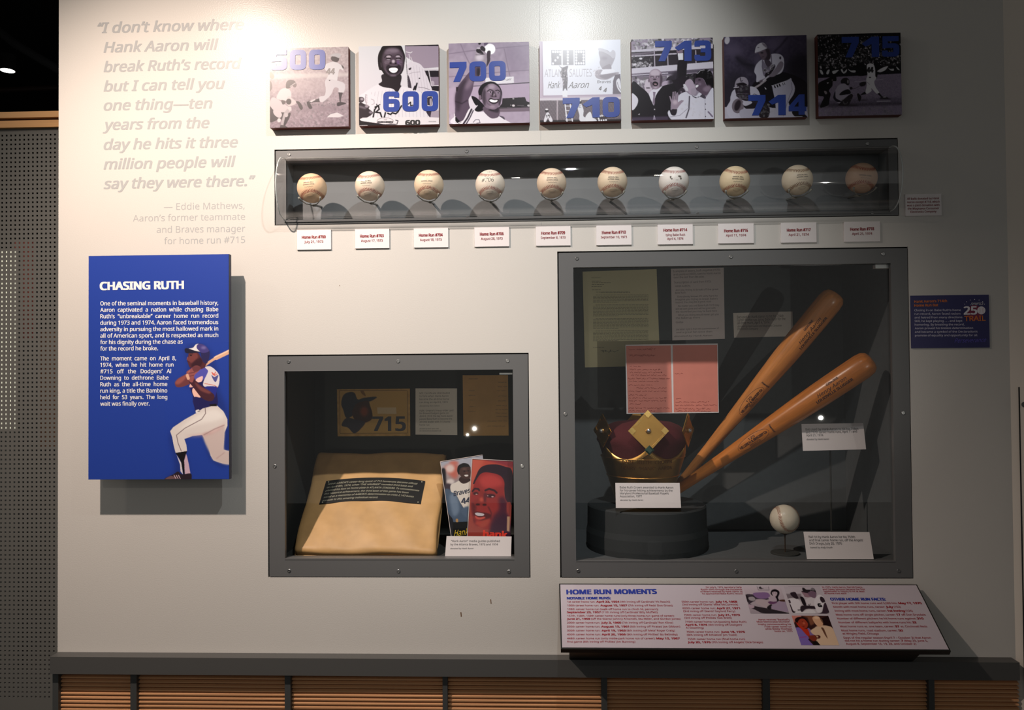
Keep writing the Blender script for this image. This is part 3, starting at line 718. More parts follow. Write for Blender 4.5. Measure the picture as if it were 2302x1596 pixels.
for s, a, b, y in (('All balls donated by Hank', 2039, 2111, 448.6), ('Aaron except #714, which', 2039, 2112, 456.3), ('was a joint donation with', 2039, 2112, 463.6), ('the Magnavox Consumer', 2040.5, 2111, 470.8), ('Electronics Company', 2047, 2105, 478)):
    T(mb, WC, s, a, y+.5, b, y-.7, 4.6, bold=.02)
obj('lettering', mb, M_red, t)

# ---- small blue trail sign
x0, x1, z0, z1 = rect([(2047.2, 665), (2222.5, 662), (2225.5, 781), (2049.6, 783)], -.003)
t = thing('trail_sign', ((x0+x1)/2, 0, z0), 'small navy wall sign with orange heading, right of the large case', 'sign')
obj('panel', MB().box((x0, -.003, z0), (x1, -.0002, z1)), mat('sign_navy', (34, 32, 96), .45), t)
WS = wallp(-.003); zs_ = z4(1206/272, 2030, 640); K = 1206/272; mb = MB()
M_or = mat('sign_orange', (226, 120, 40), .5); M_sw = mat('sign_white', (214, 210, 232), .5); M_pur = mat('sign_violet', (92, 84, 190), .5)
TZ(mb, WS, zs_, 'Hank Aaron’s 714th', 112, 180, 437, 172, 24, K, bold=.05); TZ(mb, WS, zs_, 'Home Run Bat', 112, 219, 349, 214, 24, K, bold=.05)
obj('heading', mb, M_or, t)
mb = MB()
for i, (s, xe) in enumerate((('Closing in on Babe Ruth’s home', 575), ('run record, Aaron faced racism', 570), ('and hatred from many directions.', 596), ('Still, he kept playing . . . and kept', 590), ('homering. By breaking the record,', 611),
    ('Aaron proved his tireless determination', 697), ('and became a symbol of the Declaration’s', 742), ('promise of equality and opportunity for all.', 745))):
    y = 264+i*36; TZ(mb, WS, zs_, s, 113+i*.8, y, xe, y-3*(xe-113)/600, 20, K, bold=.02)
obj('lettering', mb, M_sw, t)
mb = MB(); TZ(mb, WS, zs_, '25', 608, 297, 735, 294, 78, K, bold=.06, h=.0008)
c = WS.uv(*zs_(779, 256)); r = .0098
mb.add([WS.w(c[0]+r*math.cos(q), c[1]+r*math.sin(q), .0008) for q in np.linspace(0, 2*PI, 24, endpoint=False)], [tuple(range(24))])
TZ(mb, WS, zs_, 'America', 670, 205, 798, 200, 30, K, shear=.4, h=.0009)
for q in range(7):
    th = PI*(.06+.88*q/6); s_ = WS.uv(*zs_(712-100*math.cos(th), 205-58*math.sin(th))); mb.add([WS.w(s_[0]+.0011*math.cos(2*PI*j/5), s_[1]+.0011*math.sin(2*PI*j/5), .0008) for j in range(5)], [tuple(range(5))])
obj('emblem', mb, mat('sign_bright', (240, 236, 246), .5), t)
mb = MB(); TZ(mb, WS, zs_, 'TRAIL', 612, 363, 820, 358, 50, K, bold=.03, h=.0007); obj('emblem', mb, M_or, t)
a, b = WS.uv(*zs_(612, 372)), WS.uv(*zs_(655, 200))
c2 = WS.uv(*zs_(712, 280)); mb = MB(); mb.add([WS.w(c2[0]+.019*math.cos(q), c2[1]+.019*math.sin(q), .0004) for q in np.linspace(0, 2*PI, 30, endpoint=False)], [tuple(range(30))])
obj('emblem_ground', mb, mat('sign_crimson', (130, 30, 70), .5), t)
mb = MB(); TZ(mb, WS, zs_, 'Perseverance', 512, 578, 830, 570, 42, K, shear=.45); obj('script', mb, M_pur, t)
mb = MB()
for q in (0, 1):
    pts_ = [(c[0]+(-1 if q else 1)*(.0062-.0030*math.cos(v)), c[1]+.0085*math.sin(v)) for v in np.linspace(-1.1, 1.1, 8)]; mb.strip(pts_, .0004, WS, .0011)
obj('ball_seam', mb, M_or, t)

# ================================================================== BASEBALLS
def seam_pts(n=432):
    b = .29; a = .71; c = 2*math.sqrt(a*b); t = np.linspace(0, 2*PI, n, endpoint=False)
    X, Y, Z = a*np.cos(t)+b*np.cos(3*t), a*np.sin(t)-b*np.sin(3*t), c*np.sin(2*t)
    p = np.stack([(X-Y)/math.sqrt(2), -Z, (X+Y)/math.sqrt(2)], 1)
    d = np.linalg.norm(np.diff(np.vstack([p, p[:1]]), axis=0), axis=1); s = np.concatenate([[0], np.cumsum(d)])
    u = np.linspace(0, s[-1], 108, endpoint=False); q = np.stack([np.interp(u, s, np.append(p[:, i], p[0, i])) for i in range(3)], 1)
    return p, q
RB = .0366
def ball_meshes():
    p, q = seam_pts(); le = MB()
    n, m = 64, 40; v = []; f = []
    for j in range(m+1):
        th = PI*j/m
        for i in range(n): v.append((math.sin(th)*math.cos(2*PI*i/n), math.sin(th)*math.sin(2*PI*i/n), math.cos(th)))
    V = np.array(v); dmin = np.array([np.min(((p-x)**2).sum(1)) for x in V])**.5
    V = V*(RB*(1-.012*np.exp(-(dmin/.045)**2)))[:, None]
    for j in range(m):
        for i in range(n): f.append((j*n+i, (j+1)*n+i, (j+1)*n+(i+1) % n, j*n+(i+1) % n))
    le.add(V, f)
    st = MB(); N = len(q)
    for i in range(N):
        c = q[i]/np.linalg.norm(q[i]); t = q[(i+1) % N]-q[i-1]; t /= np.linalg.norm(t); s = np.cross(c, t)
        for sg in (-1, 1):
            a = c+t*.018*1; b = c+s*sg*.125-t*.055
            a = a/np.linalg.norm(a); b = b/np.linalg.norm(b); d = b-a; w = np.cross(a, d); w = w/np.linalg.norm(w)*.0145
            mid = (a+b)/2; mid = mid/np.linalg.norm(mid)*1.016
            st.add([x*RB for x in (a*.999-w, a*.999+w, mid+w, mid-w, b*.999+w*.7, b*.999-w*.7)], [(0, 1, 2, 3), (3, 2, 4, 5)])
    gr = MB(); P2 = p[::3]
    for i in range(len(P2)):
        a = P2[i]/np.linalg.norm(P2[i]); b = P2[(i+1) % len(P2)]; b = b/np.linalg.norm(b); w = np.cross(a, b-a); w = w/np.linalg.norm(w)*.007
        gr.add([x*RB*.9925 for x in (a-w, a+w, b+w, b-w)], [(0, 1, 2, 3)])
    return le, st, gr
LE, ST, GR = ball_meshes()
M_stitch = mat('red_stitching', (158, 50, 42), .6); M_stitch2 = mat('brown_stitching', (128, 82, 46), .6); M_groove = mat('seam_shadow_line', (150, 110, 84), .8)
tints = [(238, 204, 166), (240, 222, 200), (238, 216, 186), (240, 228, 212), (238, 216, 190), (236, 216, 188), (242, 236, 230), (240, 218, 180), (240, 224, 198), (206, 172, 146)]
bpos = [(701.4, 423.2), (831.5, 418.4), (964.2, 415.6), (1101.9, 415.4), (1240, 411.8), (1376.6, 409.2), (1514.7, 408.7), (1651.7, 407.4), (1792.2, 405), (1936.5, 400.5)]
brot = [(-.06, -.10, .05), (.0, -.03, -.05), (-.05, .0, 0), (-.02, -.02, .0), (.0, 0, .04), (.03, .02, 0), (-.03, .02, -.04), (.07, .06, .0), (.0, -.07, .05), (.04, .14, -.1)]
ink = [('OFFICIAL BALL', 'NATIONAL LEAGUE', 0.35), ('OFFICIAL BALL', 'NATIONAL LEAGUE', .8), ('', 'NATIONAL LEAGUE', .35), ('#706', '', 1), ('OFFICIAL BALL', 'NATIONAL LEAGUE', .6), ('OFFICIAL BALL', 'NATIONAL LEAGUE', .8),
       ('', '', .6), ('OFFICIAL BALL', 'NATIONAL LEAGUE', 1), ('OFFICIAL BALL', 'NATIONAL LEAGUE', .5), ('', 'NATIONAL LEAGUE', .25)]
looks = ['tan worn baseball with faint print, leftmost in the long case', 'cream baseball with dark print and a scuffed right side, second from left', 'cream baseball with almost no print, third from left',
 'pale baseball with handwritten number 706 between the seams', 'cream baseball with faded print above the caption Home Run #709', 'cream baseball with print, above the caption Home Run #710',
 'whitest baseball, blotted with ink smudges, above the caption Home Run #714', 'yellowish baseball with crisp black print, above the caption Home Run #716', 'baseball with brown stitching, above the caption Home Run #717', 'darkest tan baseball in shade, rightmost in the long case']
def onball(a, b, r=1.006):
    th, ph = a/RB, b/RB
    return np.array((math.sin(th)*math.cos(ph), -math.cos(th)*math.cos(ph), math.sin(ph)))*RB*r
first = None
for k, (u, v) in enumerate(bpos):
    c = P(u, v, -.024)
    if first is None:
        t = thing('baseball', c, looks[k], 'baseball', 'baseballs in the long case', brot[k]); t['_o'] = (0, 0, 0)
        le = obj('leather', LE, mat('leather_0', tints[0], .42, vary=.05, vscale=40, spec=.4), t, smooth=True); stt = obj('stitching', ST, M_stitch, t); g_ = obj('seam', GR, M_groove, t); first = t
    else:
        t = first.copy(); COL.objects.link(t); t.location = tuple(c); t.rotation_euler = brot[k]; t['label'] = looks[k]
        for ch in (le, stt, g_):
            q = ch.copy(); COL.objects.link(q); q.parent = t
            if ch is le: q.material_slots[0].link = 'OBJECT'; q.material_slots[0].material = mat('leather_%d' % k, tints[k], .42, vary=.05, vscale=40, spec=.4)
            if ch is stt and k == 8: q.material_slots[0].link = 'OBJECT'; q.material_slots[0].material = M_stitch2
    OUT[0] = 'centre'
    g = 150-100*ink[k][2]; mi = mat('ball_ink_%d' % int(g), (g+14, g+4, g-4), .7); mb = MB(); s1, s2, _ = ink[k]
    if k == 3:
        lay(mb, '#706', lambda a, b: onball(a-.0195, b-.001), .031, .0095, shear=.15, res=3)
        lay(mb, '5 & 6', lambda a, b: onball(a-.006, b+.0255), .014, .004, shear=.2)
    elif k == 6:
        for (a, b, w, h) in ((.010, .004, .009, .005), (.013, -.001, .005, .006), (-.012, .002, .004, .007), (-.009, -.002, .003, .004), (.004, -.005, .007, .001)):
            mb.add([onball(a+w/2*math.cos(q)*(1+.3*math.sin(3*q)), b+h/2*math.sin(q), 1.004) for q in np.linspace(0, 2*PI, 12, endpoint=False)], [tuple(range(12))])
    else:
        if s1: lay(mb, '★ '+s1+' ★' if 0 else s1, lambda a, b: onball(a-.013, b+.0035), .026, .0026, bold=.04)
        if s2: lay(mb, s2, lambda a, b: onball(a-.014, b-.0015), .028, .0026, bold=.03)
        pts = [(-.011+.0018*i, -.0065+.0010*math.sin(i*1.9)) for i in range(13)]
        for a, b in zip(pts[:-1], pts[1:]):
            mb.add([onball(a[0], a[1]-.0002), onball(b[0], b[1]-.0002), onball(b[0], b[1]+.0003), onball(a[0], a[1]+.0003)], [(0, 1, 2, 3)])
    pts = [(.012*math.cos(q), -.0275+.0035*math.sin(q)) for q in np.linspace(0, 2*PI, 20)]
    for a, b in zip(pts[:-1], pts[1:]): mb.add([onball(a[0], a[1]-.0002), onball(b[0], b[1]-.0002), onball(b[0], b[1]+.0002), onball(a[0], a[1]+.0002)], [(0, 1, 2, 3)])
    obj('printed_mark', mb, mi, t); OUT[0] = None
    # clear stand
    s = thing('ball_stand', (c[0], LD, c[2]), 'clear two-pronged stand under the %s baseball of the long case' % nth[k], 'ball stand', 'stands in the long case')
    m = MB(); r = .0020
    m.tube([(c[0], LD, c[2]-.030), (c[0], .012, c[2]-.036), (c[0], -.012, c[2]-.041)], .003, 10)
    obj('rod', m, M_acr, s, smooth=True)
    for sg in (-1, 1):
        obj('prong', MB().tube([(c[0], -.012, c[2]-.041), (c[0]+sg*.014, -.026, c[2]-.0395), (c[0]+sg*.0235, -.036, c[2]-.0335), (c[0]+sg*.0270, -.046, c[2]-.0275)], [.0012, .0012, .0014, .0026], 8), M_acr, s, smooth=True)

# ================================================================== SMALL CASE CONTENTS
FB = sbox[2]
a, b_, c_, d_ = P(655, 1240, .055), P(980, 1242, .055), P(1003, 1016, .29), P(716, 1014, .29)
bl, br = a, b_; up = (c_+d_)/2-(a+b_)/2; U = (b_-a)/np.linalg.norm(b_-a); V = up-U*np.dot(up, U); LV = np.linalg.norm(V); V /= LV; N = np.cross(U, V); wb = (np.linalg.norm(b_-a)+np.linalg.norm(c_-d_))/2
cen = (a+b_+c_+d_)/4; hb = .017
bulge = lambda x, y: .010*max(0, 1-(x/(wb/2))**2)*max(0, 1-(y/(LV/2))**2)
def bfun(p):
    q = np.array(p); e = max(abs(q[0])/(wb/2), abs(q[1])/(LV/2))
    if q[2] > 0: q = q+np.array((0, 0, bulge(q[0], q[1])))
    q = q*np.array((1, 1, 1)) + np.array((.0025*math.sin(q[1]*31+1), .0025*math.sin(q[0]*27), .0012*math.sin(q[0]*60+q[1]*43)*(q[2] > 0)))
    return q
vs_, fs_ = rounded_box(wb/2, LV/2, hb, .011, (40, 40, 6), bfun)
bt = thing('third_base', cen-N*hb, 'worn tan stuffed base propped up, bearing a black plaque', 'base')
W3 = lambda x, y, z: cen+U*x+V*y+N*(z-hb)
obj('canvas_cover', MB().add([W3(*p) for p in vs_], fs_), M_base, bt, smooth=True)
seam_ = MB()
cp = [(math.cos(q), math.sin(q)) for q in np.linspace(0, 2*PI, 65)]
ring = []
for cx_, sy_ in cp:
    e = max(abs(cx_), abs(sy_)); x, y = cx_/e*(wb/2+.0002), sy_/e*(LV/2+.0002)
    x = max(-(wb/2-.004), min(wb/2-.004, x)) if abs(y) > LV/2-.012 and abs(x) > wb/2-.012 else x
    ring.append(W3(x*1.0, y*1.0, -.002))
obj('welt', seam_.tube(ring, .0022, 6), mat('base_welt', (186, 150, 98), .7), bt, smooth=True)
# plaque
pz = z4(3.0113, 590, 780)
BP = Pl(cen+N*.004, U, V)
cs = [BP.uv(*pz(*q)) for q in ((384, 1068), (1073, 1068), (1102, 909), (432, 909))]
def pq(s, t, h=0.0):                        # s along, t up: unit square -> curved plaque
    p = (cs[0]*(1-s)+cs[1]*s)*(1-t)+(cs[3]*(1-s)+cs[2]*s)*t
    p = p+np.array((0, .0085*(1-(2*s-1)**2)))
    return W3(p[0], p[1], hb+bulge(p[0], p[1])+.0015+h)
def sheet(fn, nx, ny, th):
    v = []; f = []; m = (nx+1)*(ny+1)
    for hh in (0, -th):
        for j in range(ny+1):
            for i in range(nx+1): v.append(fn(i/nx, j/ny, hh))
    for j in range(ny):
        for i in range(nx):
            q = (j*(nx+1)+i, j*(nx+1)+i+1, (j+1)*(nx+1)+i+1, (j+1)*(nx+1)+i); f.append(q); f.append(tuple(x+m for x in q[::-1]))
    b = [i for i in range(nx+1)]+[(j+1)*(nx+1)+nx for j in range(ny)]+[ny*(nx+1)+nx-1-i for i in range(nx)]+[(ny-1-j)*(nx+1) for j in range(ny-1)]
    for i in range(len(b)): f.append((b[i], b[i]+m, b[(i+1) % len(b)]+m, b[(i+1) % len(b)]))
    return MB().add(v, f)
pqo = obj('plaque', sheet(pq, 16, 4, .003), M_plaque, bt)
mb = MB()
for i, (s, e0, e1) in enumerate((('HANK AARON’S career-long quest of 715 homeruns became official', .03, .93), ('on April 8th, 1974, when “THE HAMMER” rounded third base and', .03, .89), ('planted his foot on home plate in ATLANTA STADIUM. To commemorate', .025, .96),
   ('this historical achievement, the third base of this game has been', .025, .86), ('saved as a memento of AARON’S determination to cross 2,143 bases', .025, .92), ('enroute to this amazing individual record.', .025, .57))):
    t0 = .80-i*.140
    lay(mb, s, lambda a, b: pq(e0+a, t0+b-.01*(a), .0006), e1-e0, .072, shear=.25, bold=0)
obj('engraving', mb, M_engr, pqo)
for s, t_ in ((.03, .93), (.97, .93), (.03, .06), (.97, .06)):
    o_ = pq(s, t_, .0005); obj('rivet', MB().tube([o_, o_+N*.001], .0016, 10), M_engr, pqo)
# wedge support
FLs = FB
wd = MB(); q = [W3(-wb*.38, -LV*.30, -hb-.003), W3(wb*.38, -LV*.30, -hb-.003), W3(wb*.38, LV*.42, -hb-.003), W3(-wb*.38, LV*.42, -hb-.003)]
q = [p+np.array((0, .004, 0)) for p in q]
lo = [np.array((p[0], p[1], FLs)) for p in q]
wd.add(q+lo, [(0, 1, 2, 3), (7, 6, 5, 4), (0, 4, 5, 1), (1, 5, 6, 2), (2, 6, 7, 3), (3, 7, 4, 0)])
o = obj('display_wedge', wd, M_inb); o['label'] = 'black wedge propping the tan base inside the small case'; o['category'] = 'support'

def flat(name, label, cat, corners, yb, yt, m, lines, zf, k, th=.0015, inkm=None, group=None, edge=None, pin=None):
    """a flat rectangular sheet or card: corners tl, tr, br, bl in photograph pixels, bottom at depth yb, top at yt"""
    tl, tr, br, bl = corners
    A, B, C, D = P(*bl, yb), P(*br, yb), P(*tr, yt), P(*tl, yt)
    w = (np.linalg.norm(B-A)+np.linalg.norm(C-D))/2
    t = thing(name, (A+B)/2, label, cat, group); pl = Pl(A, B-A, D-A)
    obj('sheet', MB().slab([A, B, C, D], pl.N, th, 0, 1), [m, edge or M_cardedge], t)
    mb = MB()
    for ln in lines:
        s, xa, ya, xb, yb_, cap = ln[:6]; kw = ln[6] if len(ln) > 6 else {}
        TZ(mb, pl, zf, s, xa, ya, xb, yb_, cap, k, **kw)
    if mb.v: obj('lettering', mb, inkm or M_ink, t)
    return t, pl
zs = z4(1182/200, 970, 1000); KS = 5.91; IT = {'shear': .22}
flat('caption_card', 'white caption card standing in front of the two media guides', 'caption card', [(1004, 1205), (1150, 1206), (1148.5, 1256.5), (1000, 1256)], .024, .036, M_card,
     [('“Hank Aaron” media guides published', 258, 1290, 908, 1290, 26), ('by the Atlanta Braves, 1973 and 1974', 253, 1335, 882, 1335, 26), ('donated by Hank Aaron', 250, 1386, 558, 1384, 19, IT)], zs, KS)
# back-wall items of the small case
yb_ = SD-.0018
z2 = z4(2302/420, 740, 830); K2 = 2302/420
CERT = [(757.5, 875), (921.5, 873.5), (922.5, 980), (759, 981)]
cert, cpl = flat('certificate', 'tan framed certificate with a cap-wearing head and number 715', 'certificate', CERT, yb_, yb_, mat('certificate_tan', (214, 168, 92), .5), [], z2, K2, th=.0015)
brd = MB()
for (a, b) in (((128, 262), (962, 262)), ((962, 262), (966, 786)), ((966, 786), (136, 790)), ((136, 790), (128, 262))):
    brd.strip([cpl.uv(*z2(*a)), cpl.uv(*z2(*b))], .0011, cpl, .0009)
obj('border_line', brd, mat('certificate_line', (90, 62, 34), .6), cert)
flat('caption_card', 'grey-white card of small print between certificate and amber sheet', 'caption card', [(934, 873), (1027.5, 873), (1028, 978), (934, 977)], yb_, yb_, mat('card_back', (232, 222, 206), .6),
     [('left: Certificate distributed', 1113, 306, 1485, 303, 22), ('to fans when Hank Aaron', 1113, 342, 1470, 340, 22), ('became the all-time home', 1113, 380, 1478, 378, 22), ('run king on April 8, 1974', 1113, 417, 1462, 415, 22), ('donated by Ron Cohen', 1113, 460, 1360, 458, 17, IT),
      ('right: Umpire’s lineup order card', 1113, 520, 1530, 517, 22), ('for Braves-Dodgers game on', 1113, 553, 1470, 550, 22), ('April 8, 1974, the day Hank Aaron', 1113, 588, 1520, 586, 22), ('passed Babe Ruth to become the', 1113, 623, 1515, 621, 22), ('all-time leader with 715 home', 1113, 659, 1490, 657, 22), ('home run', 1113, 696, 1235, 695, 22),
      ('donated by Hank Aaron and', 1113, 740, 1350, 738, 17, IT), ('the Atlanta Braves Baseball Club', 1113, 767, 1380, 766, 17, IT)], z2, K2, inkm=mat('dim_ink', (110, 96, 84), .6))
am, apl = flat('lineup_card', 'amber-brown aged sheet in a clear sleeve, right rear of the small case', 'document', [(1040, 843.5), (1142, 843), (1143.5, 979), (1042, 979.5)], yb_, yb_, mat('amber_paper', (216, 160, 74), .5, vary=.1, vscale=14),
     [('OFFICIAL LINEUP', 1720, 125, 1830, 124, 14)], z2, K2, inkm=M_inkf)
mb = MB(); fake_lines(mb, apl, z2, [(1720, 1790, 265), (1720, 1800, 322), (1730, 1790, 380), (1730, 1800, 462), (1720, 1800, 520), (2080, 2180, 160), (2080, 2190, 215), (2070, 2180, 265), (2080, 2190, 330), (2080, 2180, 390), (2060, 2190, 450), (2050, 2200, 500), (2050, 2190, 540), (2060, 2200, 580), (1760, 1850, 690), (1950, 2190, 640), (1950, 2180, 700)], w=.0008, seed=4)
obj('handwriting', mb, M_inkf, am)
obj('clear_sleeve', MB().slab([P(1038, 981, yb_-.004), P(1146, 981, yb_-.004), P(1144, 841, yb_-.004), P(1038, 841, yb_-.004)], (0, -1, 0), .0004), M_sleeve, am)

# ================================================================== LARGE CASE CONTENTS
yw = BD-.0018; z5 = z4(1835/460, 1240, 540); K5 = 1835/460
rng = np.random.RandomState(3)
let, lpl = flat('typed_letter', 'large yellowish typed letter with a signature, upper left of the large case', 'letter', [(1309.7, 610.5), (1476, 605), (1484, 822), (1315, 826)], yw, yw, M_letter, [], z5, K5, edge=M_letter)
mb = MB()
rows = [(357, 445, 337), (360, 440, 368), (362, 530, 382), (360, 470, 398), (358, 450, 414), (362, 440, 446), (400, 700, 465), (440, 704, 472)]
y = 492
for blk in (7, 10, 9, 9):
    for i in range(blk):
        rows.append((372 if i else 395, 868 if i < blk-1 else 600, y)); y += 11.0
    y += 12
rows.append((372, 470, 960))
for i, (x0, x1, yy) in enumerate(rows):
    if yy > 940: yy = min(yy, 962)
    a = lpl.uv(*z5(x0, yy)); b = lpl.uv(*z5(x1, yy-4*(x1-x0)/500)); L = np.linalg.norm(b-a); d = (b-a)/L; t = 0
    while t < L:
        w = rng.uniform(.0035, .011); e = min(t+w, L); mb.strip([a+d*t, a+d*e], .00105, lpl, .0004); t = e+.0016
obj('typing', mb, mat('typewriter_ink', (96, 92, 74), .7), let)
mb = MB(); p = [(440, 985), (470, 1005), (455, 985), (490, 1000), (478, 984), (505, 998), (515, 1008), (530, 980), (525, 998), (550, 992), (560, 1003), (600, 985)]
mb.strip([lpl.uv(*z5(*q)) for q in p], .0008, lpl, .0004); obj('signature', mb, M_ink, let)
tr_, tpl = flat('typed_sheet', 'pinkish-white typed transcript sheet at top middle of the large case', 'document', [(1508, 604), (1627, 601.5), (1629.5, 761.5), (1511.5, 765.5)], yw, yw, M_paper,
     [('Examples of letters, both negative (1973)', 1090, 288, 1510, 272, 17), ('and positive (2007), sent to Hank Aaron', 1092, 316, 1515, 303, 17), ('over the last four decades', 1095, 342, 1368, 334, 17), ('Transcription of card from 1973:', 1096, 388, 1430, 378, 17), ('HANK AARON,', 1108, 420, 1245, 416, 16),
      ('Are you trying to break off the great', 1112, 455, 1495, 446, 16), ('Babe Ruth', 1110, 480, 1200, 477, 16), ('Everybody knows it’s very hard to', 1130, 514, 1488, 505, 16), ('imagine you trying to break Babe’s', 1110, 540, 1490, 531, 16), ('record. You may be a great man', 1112, 566, 1430, 556, 16),
      ('No matter you and Babe Ruth 1973 they', 1135, 598, 1503, 589, 16), ('will be both gone and will be gone with', 1112, 624, 1470, 615, 16), ('the record but you may be back here', 1114, 650, 1482, 641, 16), ('What you doing would never get you', 1135, 680, 1498, 671, 16), ('the Babe up there', 1114, 706, 1330, 700, 16), ('Goodbye', 1114, 744, 1180, 742, 16),
      ('the letter right is from the Commissioner of', 1116, 808, 1500, 796, 15), ('and a great fan since then', 1118, 834, 1440, 826, 15), ('donated by Hank Aaron', 1100, 868, 1440, 860, 14, IT)], z5, K5, inkm=mat('grey_type', (128, 112, 112), .7), edge=M_paper)
z6 = z4(1430/430, 1640, 560); K6 = 1430/430
flat('caption_card', 'small grey caption card left of the upper bat barrel', 'caption card', [(1648, 703.5), (1781.5, 700), (1783, 756), (1650, 759)], yw, yw, mat('card_back2', (232, 222, 210), .6),
     [('Bat used by Hank Aaron to hit his 714th', 56, 518, 405, 508, 19), ('career home run, tying Babe Ruth for the', 57, 540, 418, 530, 19), ('all-time mark, April 4, 1974', 58, 562, 298, 556, 19), ('donated by Hank Aaron and Magnavox Consumer', 60, 585, 392, 578, 15, IT), ('Electronics Company', 60, 604, 215, 602, 15, IT)], z6, K6, inkm=mat('dim_ink', (110, 96, 84), .6))
# pink two-page letter, held off the back wall
yk = .235
pk, ppl = flat('pink_letter', 'two-page salmon pink handwritten letter with white borders, behind the crown', 'letter', [(1406, 775), (1613.5, 772), (1616, 927.5), (1408.5, 930.5)], yk, yk, mat('letter_white', (228, 222, 222), .6), [], z5, K5, th=.004)
for (a, b, c, d) in (((668, 948), (1068, 943), (1080, 1543), (686, 1548)), ((1086, 942), (1484, 938), (1494, 1538), (1096, 1542))):
    q = [ppl.uv(*z5(*p)) for p in (d, c, b, a)]
    pg = obj('page', MB().add([ppl.w(*p, .0006) for p in q], [(0, 1, 2, 3)]), mat('salmon_paper', (218, 134, 118), .7, vary=.04, vscale=30), pk)
mb = MB()
fake_lines(mb, ppl, z5, [(690, 900, 980), (840, 930, 972), (690, 900, 1030), (700, 930, 1035), (700, 800, 1130), (700, 975, 1160), (700, 990, 1185), (710, 1040, 1210), (685, 1060, 1240), (690, 960, 1265), (690, 900, 1300), (760, 1030, 1325), (690, 1030, 1355), (690, 850, 1388), (690, 1030, 1415), (695, 1020, 1440), (700, 800, 1468), (690, 1060, 1505), (690, 930, 1530),
   (1105, 1185, 1195), (1115, 1160, 1420), (1110, 1410, 1450), (1110, 1475, 1480), (1110, 1430, 1510), (1125, 1430, 1532)], w=.0008, h=.001, seed=8, amp=1.3)
obj('handwriting', mb, mat('red_brown_ink', (150, 60, 50), .7), pk)
sp = (P(1406, 775, yk)+P(1616, 930, yk))/2
obj('standoff', MB().box((sp[0]-.05, yk+.004, sp[2]-.05), (sp[0]+.05, BD, sp[2]+.05)), M_in, pk)

# drum and crown
FLz = bbox[2]
ddx = P(1453, 1130, .17); R_d = .157; ztop = P(1453, 1131, .17)[2]; DC = (ddx[0], .172)
dr = obj('drum_pedestal', MB().lathe([(R_d+.002, 0), (R_d+.004, .015), (R_d+.004, .045), (R_d+.001, .060), (R_d, ztop-FLz-.004), (R_d-.003, ztop-FLz), (.001, ztop-FLz)], 180, (DC[0], DC[1], FLz)), M_drum, smooth=False)
dr['label'] = 'round charcoal drum pedestal carrying the crown'; dr['category'] = 'pedestal'
cw = thing('crown', (DC[0]-.010, DC[1]-.012, ztop), 'gilt brass crown with diamond plates and crimson velvet cap', 'crown')
cx, cy, cz = cw['_o']
def crz(v): return 1.5-(v-830)/1800*2.06    # height of a picture row near the crown's front
rb, rt = .070, .122
zlow, zpk = crz(1030)-cz, crz(1003)-cz
def rad(z): return rb+(rt-rb)*max(0, (z/zpk))
npt = 6; rot0 = 0
def ztopf(th):                              # th measured from the front
    if 1.5*2*PI/npt < th < 4.5*2*PI/npt and not 2.5*2*PI/npt < th < 3.5*2*PI/npt: return zlow-.004
    k = (th % (2*PI/npt)); k = min(k, 2*PI/npt-k)/(PI/npt)   # 0 at a peak, 1 between
    return zlow-.004+(zpk-zlow+.004)*(1-k**.75)**1.6 if k < 1 else zlow-.004
mb = MB(); n = 144; rows_ = 8; v = []; f = []
for sh_, off in ((0, 0), (1, -.0018)):
    for j in range(rows_+1):
        for i in range(n):
            th = 2*PI*i/n; z = ztopf(th)*j/rows_; r = rad(z)+off
            v.append((cx+r*math.sin(th), cy-r*math.cos(th), cz+z))
m = n*(rows_+1)
for j in range(rows_):
    for i in range(n):
        q = (j*n+i, j*n+(i+1) % n, (j+1)*n+(i+1) % n, (j+1)*n+i); f.append(q); f.append(tuple(x+m for x in q[::-1]))
for i in range(n):
    a, b = rows_*n+i, rows_*n+(i+1) % n; f.append((a, b, b+m, a+m))
obj('band', mb.add(v, f), M_brass, cw, smooth=True)
def ringat(z, r, name='rim'):
    pts = [(cx+(rad(z)+.0005)*math.sin(t), cy-(rad(z)+.0005)*math.cos(t), cz+z) for t in np.linspace(0, 2*PI, 73)]
    return obj(name, MB().tube(pts, r, 8, caps=False), M_brass, cw, smooth=True)
ringat(.003, .0032); ringat(crz(1077)-cz, .0014); ringat(crz(1030)-cz-.004, .0010)
def oncrown(a, z, h): r = rad(z)+h; return (cx+r*math.sin(a/r), cy-r*math.cos(a/r), cz+z)
mb = MB()
lay(mb, 'BABE  RUTH  CROWN', lambda a, b: oncrown(a-.068, crz(1043)-cz+b, .0012), .136, .0085, bold=.03, res=3)
lay(mb, 'HENRY  “HANK”  AARON', lambda a, b: oncrown(a-.070, crz(1057)-cz+b, .0012), .140, .0085, bold=.03, res=3)
obj('embossed_lettering', mb, mat('brass_dark', (146, 104, 50), .5, metal=1), cw)
dome = []
zc_ = crz(948)-cz
for i in range(21):
    z = .02+(zc_-.02)*(i/20)**.85
    if z < zpk: r = rad(z)-.005
    else: r = .119*max(0, 1-((z-zpk)/(zc_-zpk))**2.6)**.42
    dome.append((max(.001, r), z))
cap = MB().lathe([(rad(0.02)-.006, .02)]+dome, 64, (cx, cy, cz))
cap.v = [(cx+(x-cx)*(1+.03*math.cos(8*math.atan2(y-cy, x-cx))*(z-cz > zpk)), cy+(y-cy)*(1+.03*math.cos(8*math.atan2(y-cy, x-cx))*(z-cz > zpk)), z) for x, y, z in cap.v]
obj('velvet_cap', cap, M_velvet, cw, smooth=True)
